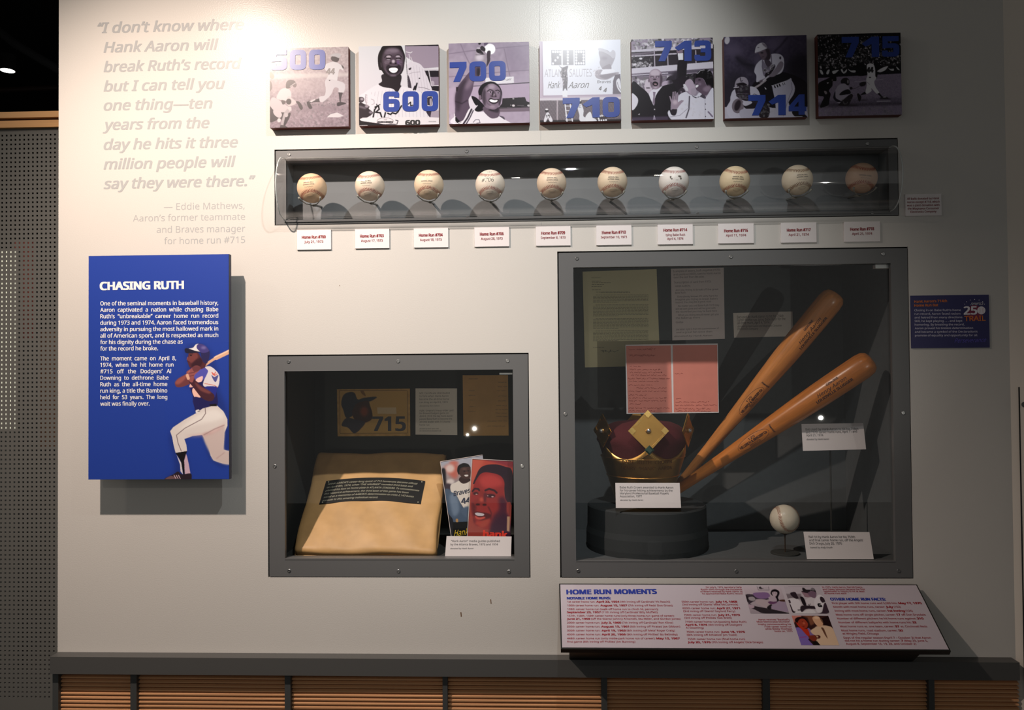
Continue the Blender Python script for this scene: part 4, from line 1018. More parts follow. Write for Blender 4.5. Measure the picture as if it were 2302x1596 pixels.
# diamond plates
def diamond(th, zc, hw, hh, lean=.15):
    r = rad(zpk)+.006; c = np.array((cx+r*math.sin(th), cy-r*math.cos(th), cz+zc))
    t = np.array((math.cos(th), math.sin(th), 0)); o = np.array((math.sin(th), -math.cos(th), 0)); u = np.array((0, 0, 1))+o*lean; u /= np.linalg.norm(u); nn = np.cross(t, u)
    if np.dot(nn, o) < 0: nn = -nn
    m = MB(); q = [c+u*hh, c-t*hw, c-u*hh, c+t*hw]; m.slab([q[2], q[3], q[0], q[1]], nn, .0022)
    d = obj('diamond_plate', m, M_brass, cw)
    e = MB()
    for i, (s1, s2) in enumerate(((1, 0), (0, -1), (-1, 0), (0, 1))):
        if i == 2: continue
        k = c+(u*hh*s1+t*hw*s2)*.80; a, b = u*hh*.19, t*hw*.19
        e.slab([k-a, k+b, k+a, k-b], nn, .002, 0); e.v = e.v[:-8]+[tuple(np.array(p)+nn*.0018) for p in e.v[-8:]]
    for (p1, p2) in (((.70, -.22), (.22, -.70)), ((.60, -.26), (.26, -.60)), ((-.10, .78), (-.72, .14)), ((-.22, .74), (-.66, .26))):
        a = c+u*hh*p1[0]+t*hw*p1[1]+nn*.0008; b = c+u*hh*p2[0]+t*hw*p2[1]+nn*.0008; e.tube([a, b], .0007, 5)
    obj('relief', e, mat('brass_bright', (236, 200, 120), .2, metal=1), d)
    pb = MB(); bc_ = c+nn*.004
    pb.lathe([(.0001, -.0056)]+[(.0056*math.cos(a), .0056*math.sin(a)) for a in np.linspace(-PI/2+.1, PI/2-.1, 9)]+[(.0001, .0056)], 20, bc_)
    obj('pearl', pb, mat('silver_pearl', (226, 228, 232), .12, metal=.9), d, smooth=True)
    ringp = [c+nn*.002+(t*math.cos(a)+u*math.sin(a))*.0066 for a in np.linspace(0, 2*PI, 17)]
    obj('setting', MB().tube(ringp, .0009, 5, caps=False), M_brass, d)
    return d, c, t, u, nn
zd = crz(968)-cz
for k in range(npt):
    th = 2*PI*k/npt+rot0
    if k == 0:
        d, c, t, u, nn = diamond(th, zd, .0515, .0535, -.22)
    elif k not in (2, 4): diamond(th, zd-.004, .040, .044, .0)
r = rad(zpk); gc = np.array((cx, cy-r-.021, crz(1009))); g = .0125
gm = MB(); t = np.array((1, 0, 0)); u = np.array((0, 0, 1.)); nn = np.array((0, -1, 0)); q = [gc-u*g, gc+t*g, gc+u*g, gc-t*g]; q2 = [gc+(p-gc)*.55+nn*.004 for p in q]
gm.add(q+q2+[p-nn*.003 for p in q], [(4, 5, 6, 7), (0, 1, 5, 4), (1, 2, 6, 5), (2, 3, 7, 6), (3, 0, 4, 7), (0, 8, 9, 1), (1, 9, 10, 2), (2, 10, 11, 3), (3, 11, 8, 0)])
obj('green_gem', gm, mat('green_stone', (34, 66, 56), .08, spec=.8, coat=1), cw)
e = MB()
for (a, b) in (((-.020, -.026), (0, -.008)), ((.020, -.026), (0, -.008)), ((-.030, -.030), (-.004, -.008)), ((.030, -.030), (.004, -.008))):
    e.tube([oncrown(a[0], gc[2]-cz+a[1], .001), oncrown(b[0], gc[2]-cz+b[1]-.004, .002)], .0008, 5)
obj('chevron_relief', e, mat('brass_bright', (236, 200, 120), .2, metal=1), cw)

z7 = z4(1428/340, 1300, 900); K7 = 4.2; z8 = z4(2087/510, 1560, 920); K8 = 2087/510
flat('caption_card', 'white caption card leaning at the front of the crown drum', 'caption card', [(1383.3, 1085.3), (1527.8, 1085.3), (1531, 1141.6), (1384.5, 1142)], .030, .042, M_card,
     [('Babe Ruth Crown awarded to Hank Aaron', 392, 830, 896, 832, 19), ('for his career hitting achievements by the', 392, 859, 890, 861, 19), ('Maryland Professional Baseball Players', 394, 887, 853, 888, 19), ('Association, 1977', 394, 915, 600, 915, 19), ('donated by Hank Aaron', 395, 949, 613, 948, 15, IT)], z7, K7)
flat('caption_card', 'white caption card raised at right, below the lower bat barrel', 'caption card', [(1801.5, 953), (1940.5, 951), (1947, 1010), (1805, 1013.5)], .13, .15, M_card,
     [('Bat used by Hank Aaron to hit his 716th', 1028, 195, 1512, 189, 21), ('and 717th career home runs, April 11 and', 1030, 223, 1500, 214, 21), ('April 21, 1974', 1034, 250, 1190, 248, 21), ('donated by Hank Aaron', 1037, 285, 1243, 282, 16, IT)], z8, K8)
p = P(1874, 1008, .14)
o = obj('card_stand', MB().tube([(p[0], .165, p[2]+.03), (p[0], .165, FLz+.002)], .0025, 8).lathe([(.022, 0), (.022, .003), (.001, .003)], 20, (p[0], .165, FLz)), M_inb); o['label'] = 'thin dark stem holding up the raised caption card'; o['category'] = 'stand'
flat('caption_card', 'white caption card at lower right beside the single baseball', 'caption card', [(1806, 1195), (1954.5, 1196), (1964.3, 1257), (1814, 1257)], .016, .045, M_card,
     [('Ball hit by Hank Aaron for his 755th', 1056, 1184, 1482, 1185, 21), ('and final career home run, off the Angels’', 1060, 1214, 1558, 1214, 21), ('Dick Drago, July 20, 1976', 1064, 1244, 1362, 1245, 21), ('loaned by Andy Knuth', 1069, 1279, 1274, 1279, 16, IT)], z8, K8)

# single ball on a pin stand
c = P(1764, 1167, .09); r2 = 31.8/1800*(2.09)
t = thing('baseball', c, 'off-white baseball on a dark pin stand, bottom of the large case', 'baseball'); t['_o'] = (0, 0, 0)
t.scale = (r2/RB,)*3
B0 = Matrix(((1, 0, 0), (0, 1, 0), (0, 0, 1)))
# turn the horseshoe of the seam to the front, its bend at the bottom right
d0 = Vector((0, 0, 1)); a0 = Vector((0, -1, 0))      # in the mesh: middle of the horseshoe looks along +z, its bend points to -y
ex = a0.cross(d0)
src = Matrix((ex, a0, d0)).transposed()
dst_d = Vector((.20, -.90, .36)).normalized(); dst_a = Vector((.12, 0, -1)); dst_a = (dst_a-dst_d*dst_a.dot(dst_d)).normalized(); dst = Matrix((dst_a.cross(dst_d), dst_a, dst_d)).transposed()
t.rotation_euler = (dst @ src.transposed()).to_euler()
q = le.copy(); COL.objects.link(q); q.parent = t; q.material_slots[0].link = 'OBJECT'; q.material_slots[0].material = mat('leather_pale', (224, 216, 196), .3, vary=.03, vscale=40)
q = stt.copy(); COL.objects.link(q); q.parent = t; q.material_slots[0].link = 'OBJECT'; q.material_slots[0].material = mat('tan_red_stitching', (168, 96, 66), .6)
q = g_.copy(); COL.objects.link(q); q.parent = t
o = thing('ball_stand', (c[0], c[1], FLz), 'thin dark pin on a round base under the single baseball', 'ball stand')
obj('pin', MB().tube([(c[0], c[1], FLz+.003), (c[0], c[1], c[2]-r2-.002)], .0016, 8), mat('pin_bronze', (62, 48, 36), .5), o)
obj('cup', MB().lathe([(.003, 0), (.011, .004), (.012, .006), (.001, .0045)], 24, (c[0], c[1], c[2]-r2-.003)), mat('pin_bronze', (62, 48, 36), .5), o)
obj('base_disc', MB().lathe([(.036, 0), (.036, .003), (.035, .004), (.001, .004)], 40, (c[0], c[1], FLz)), M_inb, o)

# bats
BPROF = [(0.0, .0127), (.004, .0215), (.012, .0245), (.019, .021), (.026, .0150), (.045, .0128), (.12, .0122), (.22, .0128), (.32, .0150), (.40, .0182), (.48, .0222), (.56, .0264), (.63, .0298), (.70, .0322), (.78, .0330), (.83, .0328), (.846, .0305), (.856, .0235), (.860, .012), (.8605, .002)]
def bat_r(s):
    return float(np.interp(s, [p[0] for p in BPROF], [p[1] for p in BPROF]))
def bat(tip, hnd, yt, yk_, label, rollr, cap_s, logo_s, col, ol=(.048, .0165)):
    A = P(*tip, yt); d = np.array(hnd, float)-np.array(tip, float); d /= np.linalg.norm(d)
    lo, hi = 100, 1200
    for _ in range(40):
        m = (lo+hi)/2; B = P(tip[0]+d[0]*m, tip[1]+d[1]*m, yk_)
        if np.linalg.norm(A-B) < .86: lo = m
        else: hi = m
    z = (A-B)/np.linalg.norm(A-B); yv = np.array((0, 1., 0)); yv = yv-z*np.dot(yv, z); yv /= np.linalg.norm(yv); x = np.cross(yv, z)
    t = thing('baseball_bat', B, label, 'baseball bat', 'crossed bats in the large case'); t['_o'] = (0, 0, 0)
    M = Matrix((x, yv, z)).transposed() @ Matrix.Rotation(rollr, 3, 'Z'); t.rotation_euler = M.to_euler()
    pr = [(bat_r(s), s) for s in sorted(set([p[0] for p in BPROF]+list(np.linspace(.03, .83, 30))))]
    obj('wood_body', MB().lathe(pr, 48), mat(col[0], col[1], .27, vary=.16, vscale=14, aniso=(10, 10, .9), spec=.5), t, smooth=True)
    on = lambda s, w, h=.0003: ((bat_r(s)+h)*math.sin(w/bat_r(s)), -(bat_r(s)+h)*math.cos(w/bat_r(s)), s)   # w across, s along
    ml = MB(); OUT[0] = 'axis'
    m_b = mat('branding_ink', (74, 38, 20), .6)
    lay(ml, 'GENUINE', lambda a, b: on(cap_s[0]+.045+a, -(b+.012)), .034, .0055, bold=.07)
    lay(ml, 'Henry Aaron', lambda a, b: on(cap_s[0]+.01+a, -(b-.001)), .085, .0085, shear=.35, bold=.02, res=3)
    lay(ml, 'LOUISVILLE SLUGGER', lambda a, b: on(cap_s[0]+a, -(b-.0125)), .105, .0068, bold=.09)
    c0 = logo_s
    for sc2 in (1.0,):
        pts = [(c0+ol[0]*sc2*math.cos(q), ol[1]*sc2*math.sin(q)) for q in np.linspace(0, 2*PI, 40)]
        for a, b in zip(pts[:-1], pts[1:]):
            dd = .0004; ml.add([on(a[0], a[1]-dd), on(b[0], b[1]-dd), on(b[0], b[1]+dd), on(a[0], a[1]+dd)], [(0, 1, 2, 3)])
            ml.add([on(a[0]-dd, a[1]), on(b[0]-dd, b[1]), on(b[0]+dd, b[1]), on(a[0]+dd, a[1])], [(0, 1, 2, 3)])
    lay(ml, '125', lambda a, b: on(c0-.010+a, -(b+.0058)), .020, .0055, bold=.06)
    lay(ml, 'HILLERICH & BRADSBY Co', lambda a, b: on(c0-.042+a, -(b-.0030)), .084, .0066, bold=.09)
    lay(ml, 'MADE IN U.S.A.', lambda a, b: on(c0-.016+a, -(b-.0080)), .032, .0034, bold=.05)
    lay(ml, 'LOUISVILLE, KY.', lambda a, b: on(c0-.017+a, -(b-.0130)), .034, .0034, bold=.05)
    lay(ml, 'Powerized', lambda a, b: on(c0+.056+b*.6, -(.012-a)), .026, .0085, shear=.3, bold=.03)
    obj('branding', ml, m_b, t); OUT[0] = None
    return t
bat((1881, 659), (1567, 1040), .14, .37, 'honey-brown bat standing steeper, the upper of the two', .12, (.69, 0), .50, ('bat_wood_upper', (206, 134, 70)))
bat((1961, 808), (1558, 1077), .060, .345, 'orange-brown bat lying flatter, lower, with bold dark branding', -.10, (.69, 0), .50, ('bat_wood_lower', (200, 122, 52)))

# ================================================================== READING CONSOLE
yt_, yb2 = -.012, -.165
A, B, C, D = P(1260, 1458, yb2), P(2127, 1458, yb2), P(2065, 1315, yt_), P(1263, 1315, yt_)
xl = (A[0]+D[0])/2; xr = (B[0]+C[0])/2; zb_ = (A[2]+B[2])/2; zt_ = (C[2]+D[2])/2
A, B, C, D = [np.array(q) for q in ((xl, yb2, zb_), (xr, yb2, zb_), (xr, yt_, zt_), (xl, yt_, zt_))]
CP = plane3(A, B, D)
con = thing('reading_console', ((xl+xr)/2, -.06, ZL), 'sloping white reading panel of home run facts below the large case', 'reading panel')
pn = obj('panel_board', MB().slab([A-CP.U*.003-CP.V*.004, B+CP.U*.003-CP.V*.004, C+CP.U*.003+CP.V*.003, D-CP.U*.003+CP.V*.003], CP.N, .0125), M_black, con)
obj('printed_sheet', MB().slab([CP.w(0, 0, .0006), CP.w(xr-xl, 0, .0006), CP.w(xr-xl, np.linalg.norm(D-A), .0006), CP.w(0, np.linalg.norm(D-A), .0006)], CP.N, .0006), mat('sheet_lilac_white', (184, 176, 186), .13, spec=.5), con)
sd = MB(); o1, o2 = xl+.02, xr-.02; q = [(-.002, zt_-.025), (-.002, ZL+.002), (-.06, ZL+.002), (-.135, zb_+.012), (-.125, zb_+.012)]
q = [(-.0015, zt_-.022), (-.0015, ZL+.0015), (-.033, ZL+.0015), (-.125, zb_-.000)]
sd.add([(o1, y, z) for y, z in q]+[(o2, y, z) for y, z in q], [(0, 1, 2, 3), (7, 6, 5, 4)]+[(j, j+4, (j+1) % 4+4, (j+1) % 4) for j in range(4)])
obj('bracket', sd, M_black, con)
zc = z4(2302/470, 1250, 1300); KC = 2302/470; zd_ = z4(2302/480, 1660, 1300); KD = 2302/480
bl_ = MB(); rd = MB()
H = {'h': .001}
TZ(bl_, CP, zc, 'HOME RUN MOMENTS', 120, 178, 1107, 172, 48, KC, bold=.10, h=.001, res=4); obj('heading', bl_, mat('printed_royal', (34, 52, 148), .4), con)
bl_ = MB(); TZ(bl_, CP, zc, 'NOTABLE HOME RUNS:', 122, 234, 600, 232, 24, KC, bold=.11, h=.001); obj('heading', bl_, mat('printed_royal', (34, 52, 148), .4), con)
bl_ = MB(); TZ(bl_, CP, zd_, 'OTHER HOME RUN FACTS:', 997, 241, 1588, 242, 26, KD, bold=.11, h=.001); obj('heading', bl_, mat('printed_royal', (34, 52, 148), .4), con)
def seg(zf, k, y, parts, cap=19, dy=0):
    for s, a, b, bo in parts: TZ(rd, CP, zf, s, a, y, b, y+dy*(b-a)/1000, cap, k, bold=(.09 if bo else .02), h=.001)
seg(zc, KC, 270, [('1st career home run:', 125, 428, 0), ('April 23, 1954', 445, 697, 1), ('(4th inning off Cardinals’ Vic Raschi)', 710, 1255, 0)])
seg(zc, KC, 311, [('100th career home run:', 125, 470, 0), ('August 15, 1957', 490, 782, 1), ('(7th inning off Reds’ Don Gross)', 798, 1282, 0)])
seg(zc, KC, 352, [('109th career home run (walk-off home run to clinch NL pennant):', 125, 1125, 0)])
seg(zc, KC, 386, [('September 23, 1957', 122, 492, 1), ('(11th inning off Cardinals’ Billy Muffett)', 505, 1118, 0)])
seg(zc, KC, 425, [('157th, 158th, 159th career home runs (only three-home-run game of career):', 125, 1302, 0)])
seg(zc, KC, 458, [('June 21, 1959', 122, 375, 1), ('(off the Giants’ Johnny Antonelli, Stu Miller, and Gordon Jones)', 388, 1370, 0)])
seg(zc, KC, 500, [('200th career home run:', 122, 482, 0), ('July 3, 1960', 498, 717, 1), ('(7th inning off Cardinals’ Ron Kline)', 730, 1288, 0)])
seg(zc, KC, 543, [('250th career home run:', 122, 484, 0), ('August 15, 1961', 500, 802, 1), ('(6th inning off Pirates’ Joe Gibbon)', 816, 1366, 0)])
seg(zc, KC, 587, [('300th career home run:', 122, 487, 0), ('April 19, 1963', 503, 765, 1), ('(8th inning off Mets’ Roger Craig)', 778, 1308, 0)])
seg(zc, KC, 630, [('400th career home run:', 122, 488, 0), ('April 20, 1966', 504, 766, 1), ('(9th inning off Phillies’ Bo Belinsky)', 780, 1337, 0)])
seg(zc, KC, 674, [('448th career home run (only inside-park home run of career):', 122, 1090, 0), ('May 10, 1967', 1106, 1362, 1)])
seg(zc, KC, 710, [('first game (8th inning off Phillies’ Jim Bunning)', 122, 872, 0)])
seg(zc, KC, 270, [('500th career home run:', 1385, 1740, 0), ('July 14, 1968', 1756, 1994, 1)]); seg(zc, KC, 301, [('(3rd inning off Giants’ Mike McCormick)', 1390, 2004, 0)])
seg(zc, KC, 342, [('600th career home run:', 1395, 1756, 0), ('April 27, 1971', 1770, 2025, 1)]); seg(zc, KC, 374, [('(3rd inning off Giants’ Gaylord Perry)', 1402, 1974, 0)])
seg(zc, KC, 416, [('700th career home run:', 1410, 1770, 0), ('July 21, 1973', 1785, 2024, 1)]); seg(zc, KC, 448, [('(3rd inning off Phillies’ Ken Brett)', 1414, 1935, 0)])
seg(zc, KC, 491, [('715th career home run (passing Babe Ruth)', 1422, 2097, 0)]); seg(zc, KC, 524, [('April 8, 1974', 1426, 1664, 1), ('(4th inning off Dodgers’', 1678, 2052, 0)]); seg(zc, KC, 557, [('Al Downing)', 1430, 1626, 0)])
seg(zc, KC, 602, [('750th career home run:', 1438, 1802, 0), ('June 18, 1976', 1818, 2079, 1)]); seg(zc, KC, 636, [('(9th inning off Athletics’ Jim Todd)', 1442, 1992, 0)])
seg(zc, KC, 681, [('755th career home run (final home run)', 1450, 2082, 0)]); seg(zc, KC, 716, [('July 20, 1976', 1452, 1702, 1), ('(7th inning off Angels’ Dick Drago)', 1716, 2278, 0)])
for s, a, b, y in (('On July 6, 1973, secretary Carla', 1650, 2042, 109), ('Koplin sorts through the thousands', 1597, 2050, 134), ('of letters received by Hank Aaron as', 1590, 2054, 157), ('he approached Babe Ruth’s record', 1610, 2052, 180)): seg(zc, KC, y, [(s, a, b, 0)], 16)
for s, a, b, y in (('In 1973, Hank Aaron, Darrell Evans,', 903, 1340, 106), ('and Davey Johnson became the first', 910, 1366, 130), ('teammates in history to hit at least', 920, 1362, 152), ('40 home runs each', 928, 1165, 174)): seg(zd_, KD, y, [(s, a, b, 0)], 16)
for s, a, b, y in (('Aaron receives “Baseball’s', 216, 552, 456), ('Most Memorable Moment”', 200, 558, 480), ('trophy commemorating his', 212, 568, 506), ('715th career home run', 278, 574, 532), ('while Bobby Thomson', 290, 580, 557), ('looks on, 1975', 392, 584, 582)): seg(zd_, KD, y, [(s, a, b, 0)], 17)
for y, parts in ((281, [('First player with 500 home runs and 3,000 hits:', 1012, 1715, 0), ('May 17, 1970', 1730, 1976, 1)]), (321, [('Month with most home runs, career:', 1026, 1580, 0), ('July', 1594, 1668, 1), ('(152)', 1680, 1752, 0)]),
   (363, [('Inning with most home runs, career:', 1040, 1596, 0), ('1st inning', 1610, 1794, 1), ('(124)', 1806, 1880, 0)]), (405, [('Most home runs off single pitcher, career:', 1054, 1694, 0), ('17', 1708, 1746, 1), ('off Don Drysdale', 1762, 2020, 0)]),
   (446, [('Number of different pitchers he hit home runs against:', 1068, 1918, 0), ('310', 1930, 1996, 1)]), (488, [('Number of different ballparks with home runs hit:', 1082, 1866, 0), ('32', 1880, 1920, 1)]),
   (531, [('Most home runs vs. one team, career:', 1098, 1680, 0), ('97', 1694, 1734, 1), ('vs. Cincinnati Reds', 1748, 2036, 0)]), (575, [('Most home runs, road stadium, career:', 1112, 1716, 0), ('50', 1730, 1774, 1)]), (609, [('at Wrigley Field, Chicago', 1124, 1516, 0)]),
   (653, [('Days of the regular season (April 7 – October 3) that Aaron', 1136, 2076, 0)]), (686, [('did not hit a home run during career:', 1150, 1742, 0), ('7', 1756, 1776, 1), ('(May 29, June 5,', 1790, 2042, 0)]), (719, [('August 8, September 16, 19, 28, and October 2)', 1162, 1918, 0)])):
    seg(zd_, KD, y, parts, 19)
obj('lettering', rd, mat('printed_red', (150, 34, 46), .4), con)

# ================================================================== SEVEN PHOTOGRAPH BOARDS
YC = -.021; CPL = wallp(YC)
def board(corn, label, num, box):
    (ox, oy) = box; zf = z4(7.785, ox, oy)
    px_ = [zf(*q) for q in corn]
    x0, x1, z0, z1 = rect(px_, YC)
    t = thing('photo_board', ((x0+x1)/2, 0, z0), label, 'photo board', 'home run photo boards along the top')
    obj('board_body', MB().box((x0, YC, z0), (x1, -.0003, z1)), M_canvas, t)
    return t, zf, ((x0, YC, z1), (x1, YC, z1), (x1, YC, z0), (x0, YC, z0)), (x0, x1, z0, z1)
def nums(t, zf, s, x0, yb, x1, ytop, yr, gap=.17):
    mb = MB(); a = zf(x0, yb); b = zf(x1, yr); c = zf(x0, ytop)
    numerals(mb, CPL, s, a[0], a[1], b[0], gap, c[1], b[1], hh=.0012)
    obj('numerals', mb, M_blue, t)
def let(t, zf, lines, m, h=.0006):
    mb = MB()
    for ln in lines:
        s, xa, ya, xb, yb, cap = ln[:6]; kw = dict(ln[6]) if len(ln) > 6 else {}
        kw['h'] = h; TZ(mb, CPL, zf, s, xa, ya, xb, yb, cap, 7.785, **kw)
    obj('picture_lettering', mb, m, t)
NP = 200
# 1 -- "500"
cn = [(52, 105), (1425, 85), (1430, 1475), (52, 1495)]
t, zf, quad, _ = board(cn, 'pale photo board numbered 500 with batter and crouching catcher', '500', (600, 95))
p = Pic(NP, NP, cn, (188, 176, 180), (150, 134, 146)); p.noise(7, 1.6).noise(4, .5)
p.S([(50, 560), (1430, 540), (1430, 600), (50, 640)], (206, 198, 200), blur=14, a=.8)
p.E(700, 780, 900, 120, (182, 168, 174), blur=40, a=.5); p.E(800, 1150, 700, 60, (138, 122, 134), blur=30, a=.6)
p.crowd(450, 1150, 1420, 1480, 70, 16, 105, 150, a=.5); p.crowd(600, 1020, 1400, 1120, 60, 12, 96, 140, a=.6)
p.S([(50, 520), (90, 530), (135, 590), (100, 640), (50, 600)], (178, 150, 140)); p.S([(50, 680), (85, 700), (98, 790), (60, 860), (50, 860)], (120, 110, 112))
p.S([(52, 1130), (180, 1180), (330, 1230), (420, 1240), (360, 1380), (300, 1430), (240, 1330), (150, 1370), (52, 1380)], (82, 76, 80))
p.S([(170, 960), (240, 830), (330, 800), (400, 830), (430, 900), (410, 1000), (330, 1020), (220, 1000)], (206, 200, 204))
p.S([(55, 1040), (100, 960), (190, 990), (300, 1070), (430, 1160), (400, 1210), (250, 1220), (120, 1180), (60, 1100)], (198, 190, 196))
p.S([(380, 940), (470, 1000), (520, 1040), (480, 1090), (380, 1110), (340, 1050)], (200, 190, 194)); p.S([(255, 1010), (320, 1020), (330, 1060), (280, 1085)], (92, 84, 88))
p.E(385, 1035, 46, 52, (74, 68, 72)); p.S([(340, 800), (345, 700), (400, 655), (470, 665), (505, 700), (480, 740), (430, 770), (400, 800)], (88, 80, 84)); p.E(490, 745, 34, 44, (112, 100, 104)); p.L([(410, 770), (500, 712)], 10, (200, 195, 198))
p.S([(120, 1180), (230, 1200), (265, 1270), (220, 1320), (130, 1260)], (200, 192, 198)); p.E(215, 1360, 30, 36, (214, 208, 212)); p.S([(240, 1480), (270, 1340), (310, 1220), (400, 1140), (360, 1300), (300, 1470)], (176, 168, 174)); p.S([(290, 1470), (330, 1290), (410, 1240), (400, 1310), (330, 1440)], (70, 64, 70))
p.E(400, 1150, 34, 30, (206, 198, 202)); p.E(340, 1270, 34, 36, (190, 182, 188)); p.S([(230, 1485), (250, 1440), (350, 1470), (350, 1490), (230, 1492)], (84, 78, 82))
p.S([(508, 1035), (560, 1035), (610, 1090), (630, 1150), (605, 1182), (570, 1150), (540, 1080)], (76, 70, 74))
p.S([(1010, 470), (1020, 400), (1110, 355), (1200, 350), (1290, 400), (1340, 430), (1330, 495), (1270, 480), (1240, 600), (1220, 680), (1130, 690), (1040, 660), (1080, 560)], (212, 210, 216))
p.S([(1130, 262), (1180, 235), (1255, 245), (1262, 310), (1230, 352), (1170, 345), (1125, 310)], (78, 72, 76)); p.S([(1105, 245), (1180, 205), (1270, 205), (1290, 240), (1260, 285), (1200, 260)], (186, 184, 190)); p.S([(1300, 400), (1345, 440), (1330, 470)], (90, 84, 88)); p.L([(1040, 312), (1130, 325)], 12, (168, 150, 154))
p.S([(1015, 700), (1060, 640), (1210, 670), (1330, 710), (1368, 770), (1340, 880), (1255, 880), (1250, 810), (1180, 800), (1120, 920), (1040, 1000), (960, 1050), (905, 1000), (930, 950), (1010, 930), (1030, 820)], (204, 200, 208))
p.S([(1250, 880), (1328, 885), (1300, 970), (1288, 1060), (1272, 1060), (1262, 960)], (72, 66, 72), 0); p.S([(1230, 1060), (1300, 1050), (1385, 1070), (1330, 1095), (1235, 1120)], (66, 60, 66)); p.S([(750, 1045), (860, 1000), (915, 980), (925, 1045), (820, 1050), (760, 1062)], (78, 72, 78), 0); p.S([(745, 1030), (840, 990), (850, 1010), (780, 1050)], (206, 200, 206), 0)
p.S([(700, 1050), (735, 1035), (770, 1090), (795, 1150), (750, 1165), (715, 1110)], (70, 64, 70)); p.E(1097, 672, 14, 9, (80, 74, 78))
p.S([(1050, 1310), (1110, 1260), (1230, 1230), (1345, 1290), (1250, 1315)], (214, 210, 216), 0)
p.a *= .86
p.mesh('printed_image', quad, M_print, t)
nums(t, zf, '500', 70, 490, 1022, 140, 480)
let(t, zf, [('44', 1040, 560, 1185, 558, 100, {'bold': .07, 'shear': .1})], mat('print_grey', (104, 98, 100), .4))
# 2 -- "600"
cn = [(50, 110), (1445, 85), (1455, 1475), (55, 1500)]
t, zf, quad, _ = board(cn, 'photo board numbered 600 with a smiling man and hanging jersey', '600', (800, 90))
p = Pic(NP, NP, cn, (196, 198, 204), (190, 184, 194))
p.S([(865, 105), (1450, 95), (1455, 480), (1200, 500), (1000, 380), (880, 300)], (140, 128, 144), 0); p.S([(862, 92), (1450, 82), (1450, 110), (862, 110)], (18, 16, 20), 0); p.S([(860, 110), (865, 110), (925, 860), (915, 860)], (30, 26, 30), 0)
p.S([(1180, 540), (1450, 540), (1450, 900), (1330, 880), (1250, 640)], (30, 26, 32), 0); p.S([(1290, 650), (1450, 650), (1450, 800), (1310, 800)], (120, 108, 124), 0); p.L([(1270, 520), (1320, 800), (1450, 800)], 14, (190, 186, 194)); p.L([(1180, 528), (1450, 524)], 16, (180, 174, 184)); p.E(1338, 765, 34, 50, (168, 160, 172), a=.8)
p.S([(905, 480), (930, 400), (1000, 380), (1130, 430), (1200, 540), (1290, 760), (1330, 890), (1250, 960), (1000, 900), (930, 860), (905, 640)], (192, 188, 198))
for x in (960, 1010, 1060, 1110, 1160, 1210): p.L([(x, 440+abs(x-1050)*.6), (x+50, 880)], 5, (150, 142, 156), a=.7)
p.L([(920, 600), (1000, 570), (1120, 560)], 7, (120, 112, 124), a=.7); p.S([(910, 620), (950, 700), (975, 860), (925, 850)], (60, 54, 64)); p.L([(1095, 825), (1200, 840), (1290, 870)], 7, (90, 84, 94)); p.L([(880, 210), (960, 230), (985, 210)], 10, (210, 208, 214)); p.L([(930, 250), (945, 350), (890, 420)], 12, (196, 194, 204)); p.L([(960, 300), (1000, 400)], 8, (206, 204, 210)); p.E(1112, 672, 14, 10, (20, 18, 22)); p.S([(925, 500), (970, 485), (960, 520), (930, 525)], (50, 46, 52))
p.S([(60, 1010), (150, 920), (250, 850), (395, 775), (480, 820), (640, 850), (720, 900), (800, 820), (900, 830), (1060, 880), (1200, 1000), (1280, 1360), (60, 1370)], (202, 200, 208))
for x in range(250, 1260, 62): p.L([(x+30, 850+abs(x-700)*.14), (x, 1080), (x+10, 1355)], 4.5, (150, 144, 158), a=.8)
p.S([(400, 770), (460, 720), (470, 600), (780, 600), (782, 780), (800, 800), (770, 850), (732, 915), (690, 890), (640, 850), (480, 820)], (34, 28, 34))
p.S([(500, 100), (765, 95), (830, 190), (862, 290), (850, 420), (830, 530), (780, 610), (690, 655), (580, 650), (500, 600), (450, 530), (415, 520), (392, 420), (392, 280), (430, 180)], (24, 20, 24))
p.S([(470, 270), (520, 180), (640, 140), (760, 170), (825, 260), (838, 380), (815, 500), (750, 590), (660, 630), (560, 600), (490, 500), (462, 380)], (74, 62, 74), blur=16)
p.E(640, 190, 120, 40, (112, 100, 114), blur=18); p.E(565, 225, 60, 26, (96, 84, 98), blur=12)
p.L([(505, 305), (545, 268), (600, 262), (632, 285)], 12, (18, 14, 18), blur=3); p.L([(690, 285), (730, 262), (770, 268), (800, 300)], 12, (18, 14, 18), blur=3)
p.E(575, 292, 42, 20, (168, 158, 170), blur=6); p.E(738, 290, 40, 18, (160, 150, 164), blur=6)
p.L([(535, 328), (575, 318), (615, 330)], 13, (10, 8, 10), blur=2); p.L([(705, 325), (745, 315), (785, 328)], 13, (10, 8, 10), blur=2); p.L([(545, 345), (600, 348)], 6, (190, 184, 196)); p.L([(715, 342), (770, 342)], 6, (180, 174, 190))
for (a, b) in (((510, 372), (590, 360)), ((505, 395), (592, 375)), ((515, 418), (590, 392))): p.L([a, b], 8, (150, 140, 154), blur=4, a=.6)
for (a, b) in (((725, 360), (800, 372)), ((722, 378), (808, 398)), ((724, 398), (790, 430))): p.L([a, b], 8, (136, 120, 150), blur=4, a=.6)
p.S([(640, 290), (680, 290), (705, 370), (725, 415), (690, 430), (650, 420), (600, 425), (585, 400), (620, 370)], (62, 50, 62), blur=6); p.E(658, 375, 28, 30, (168, 158, 170), blur=8); p.E(610, 405, 16, 11, (12, 10, 12), blur=3); p.E(700, 408, 16, 11, (12, 10, 12), blur=3); p.E(740, 400, 22, 40, (90, 60, 120), blur=12, a=.5)
p.S([(540, 455), (600, 430), (660, 440), (730, 428), (785, 460), (790, 520), (740, 580), (650, 600), (570, 570), (535, 510)], (34, 28, 36), blur=6); p.L([(600, 440), (660, 448), (730, 440)], 14, (96, 84, 96), blur=5)
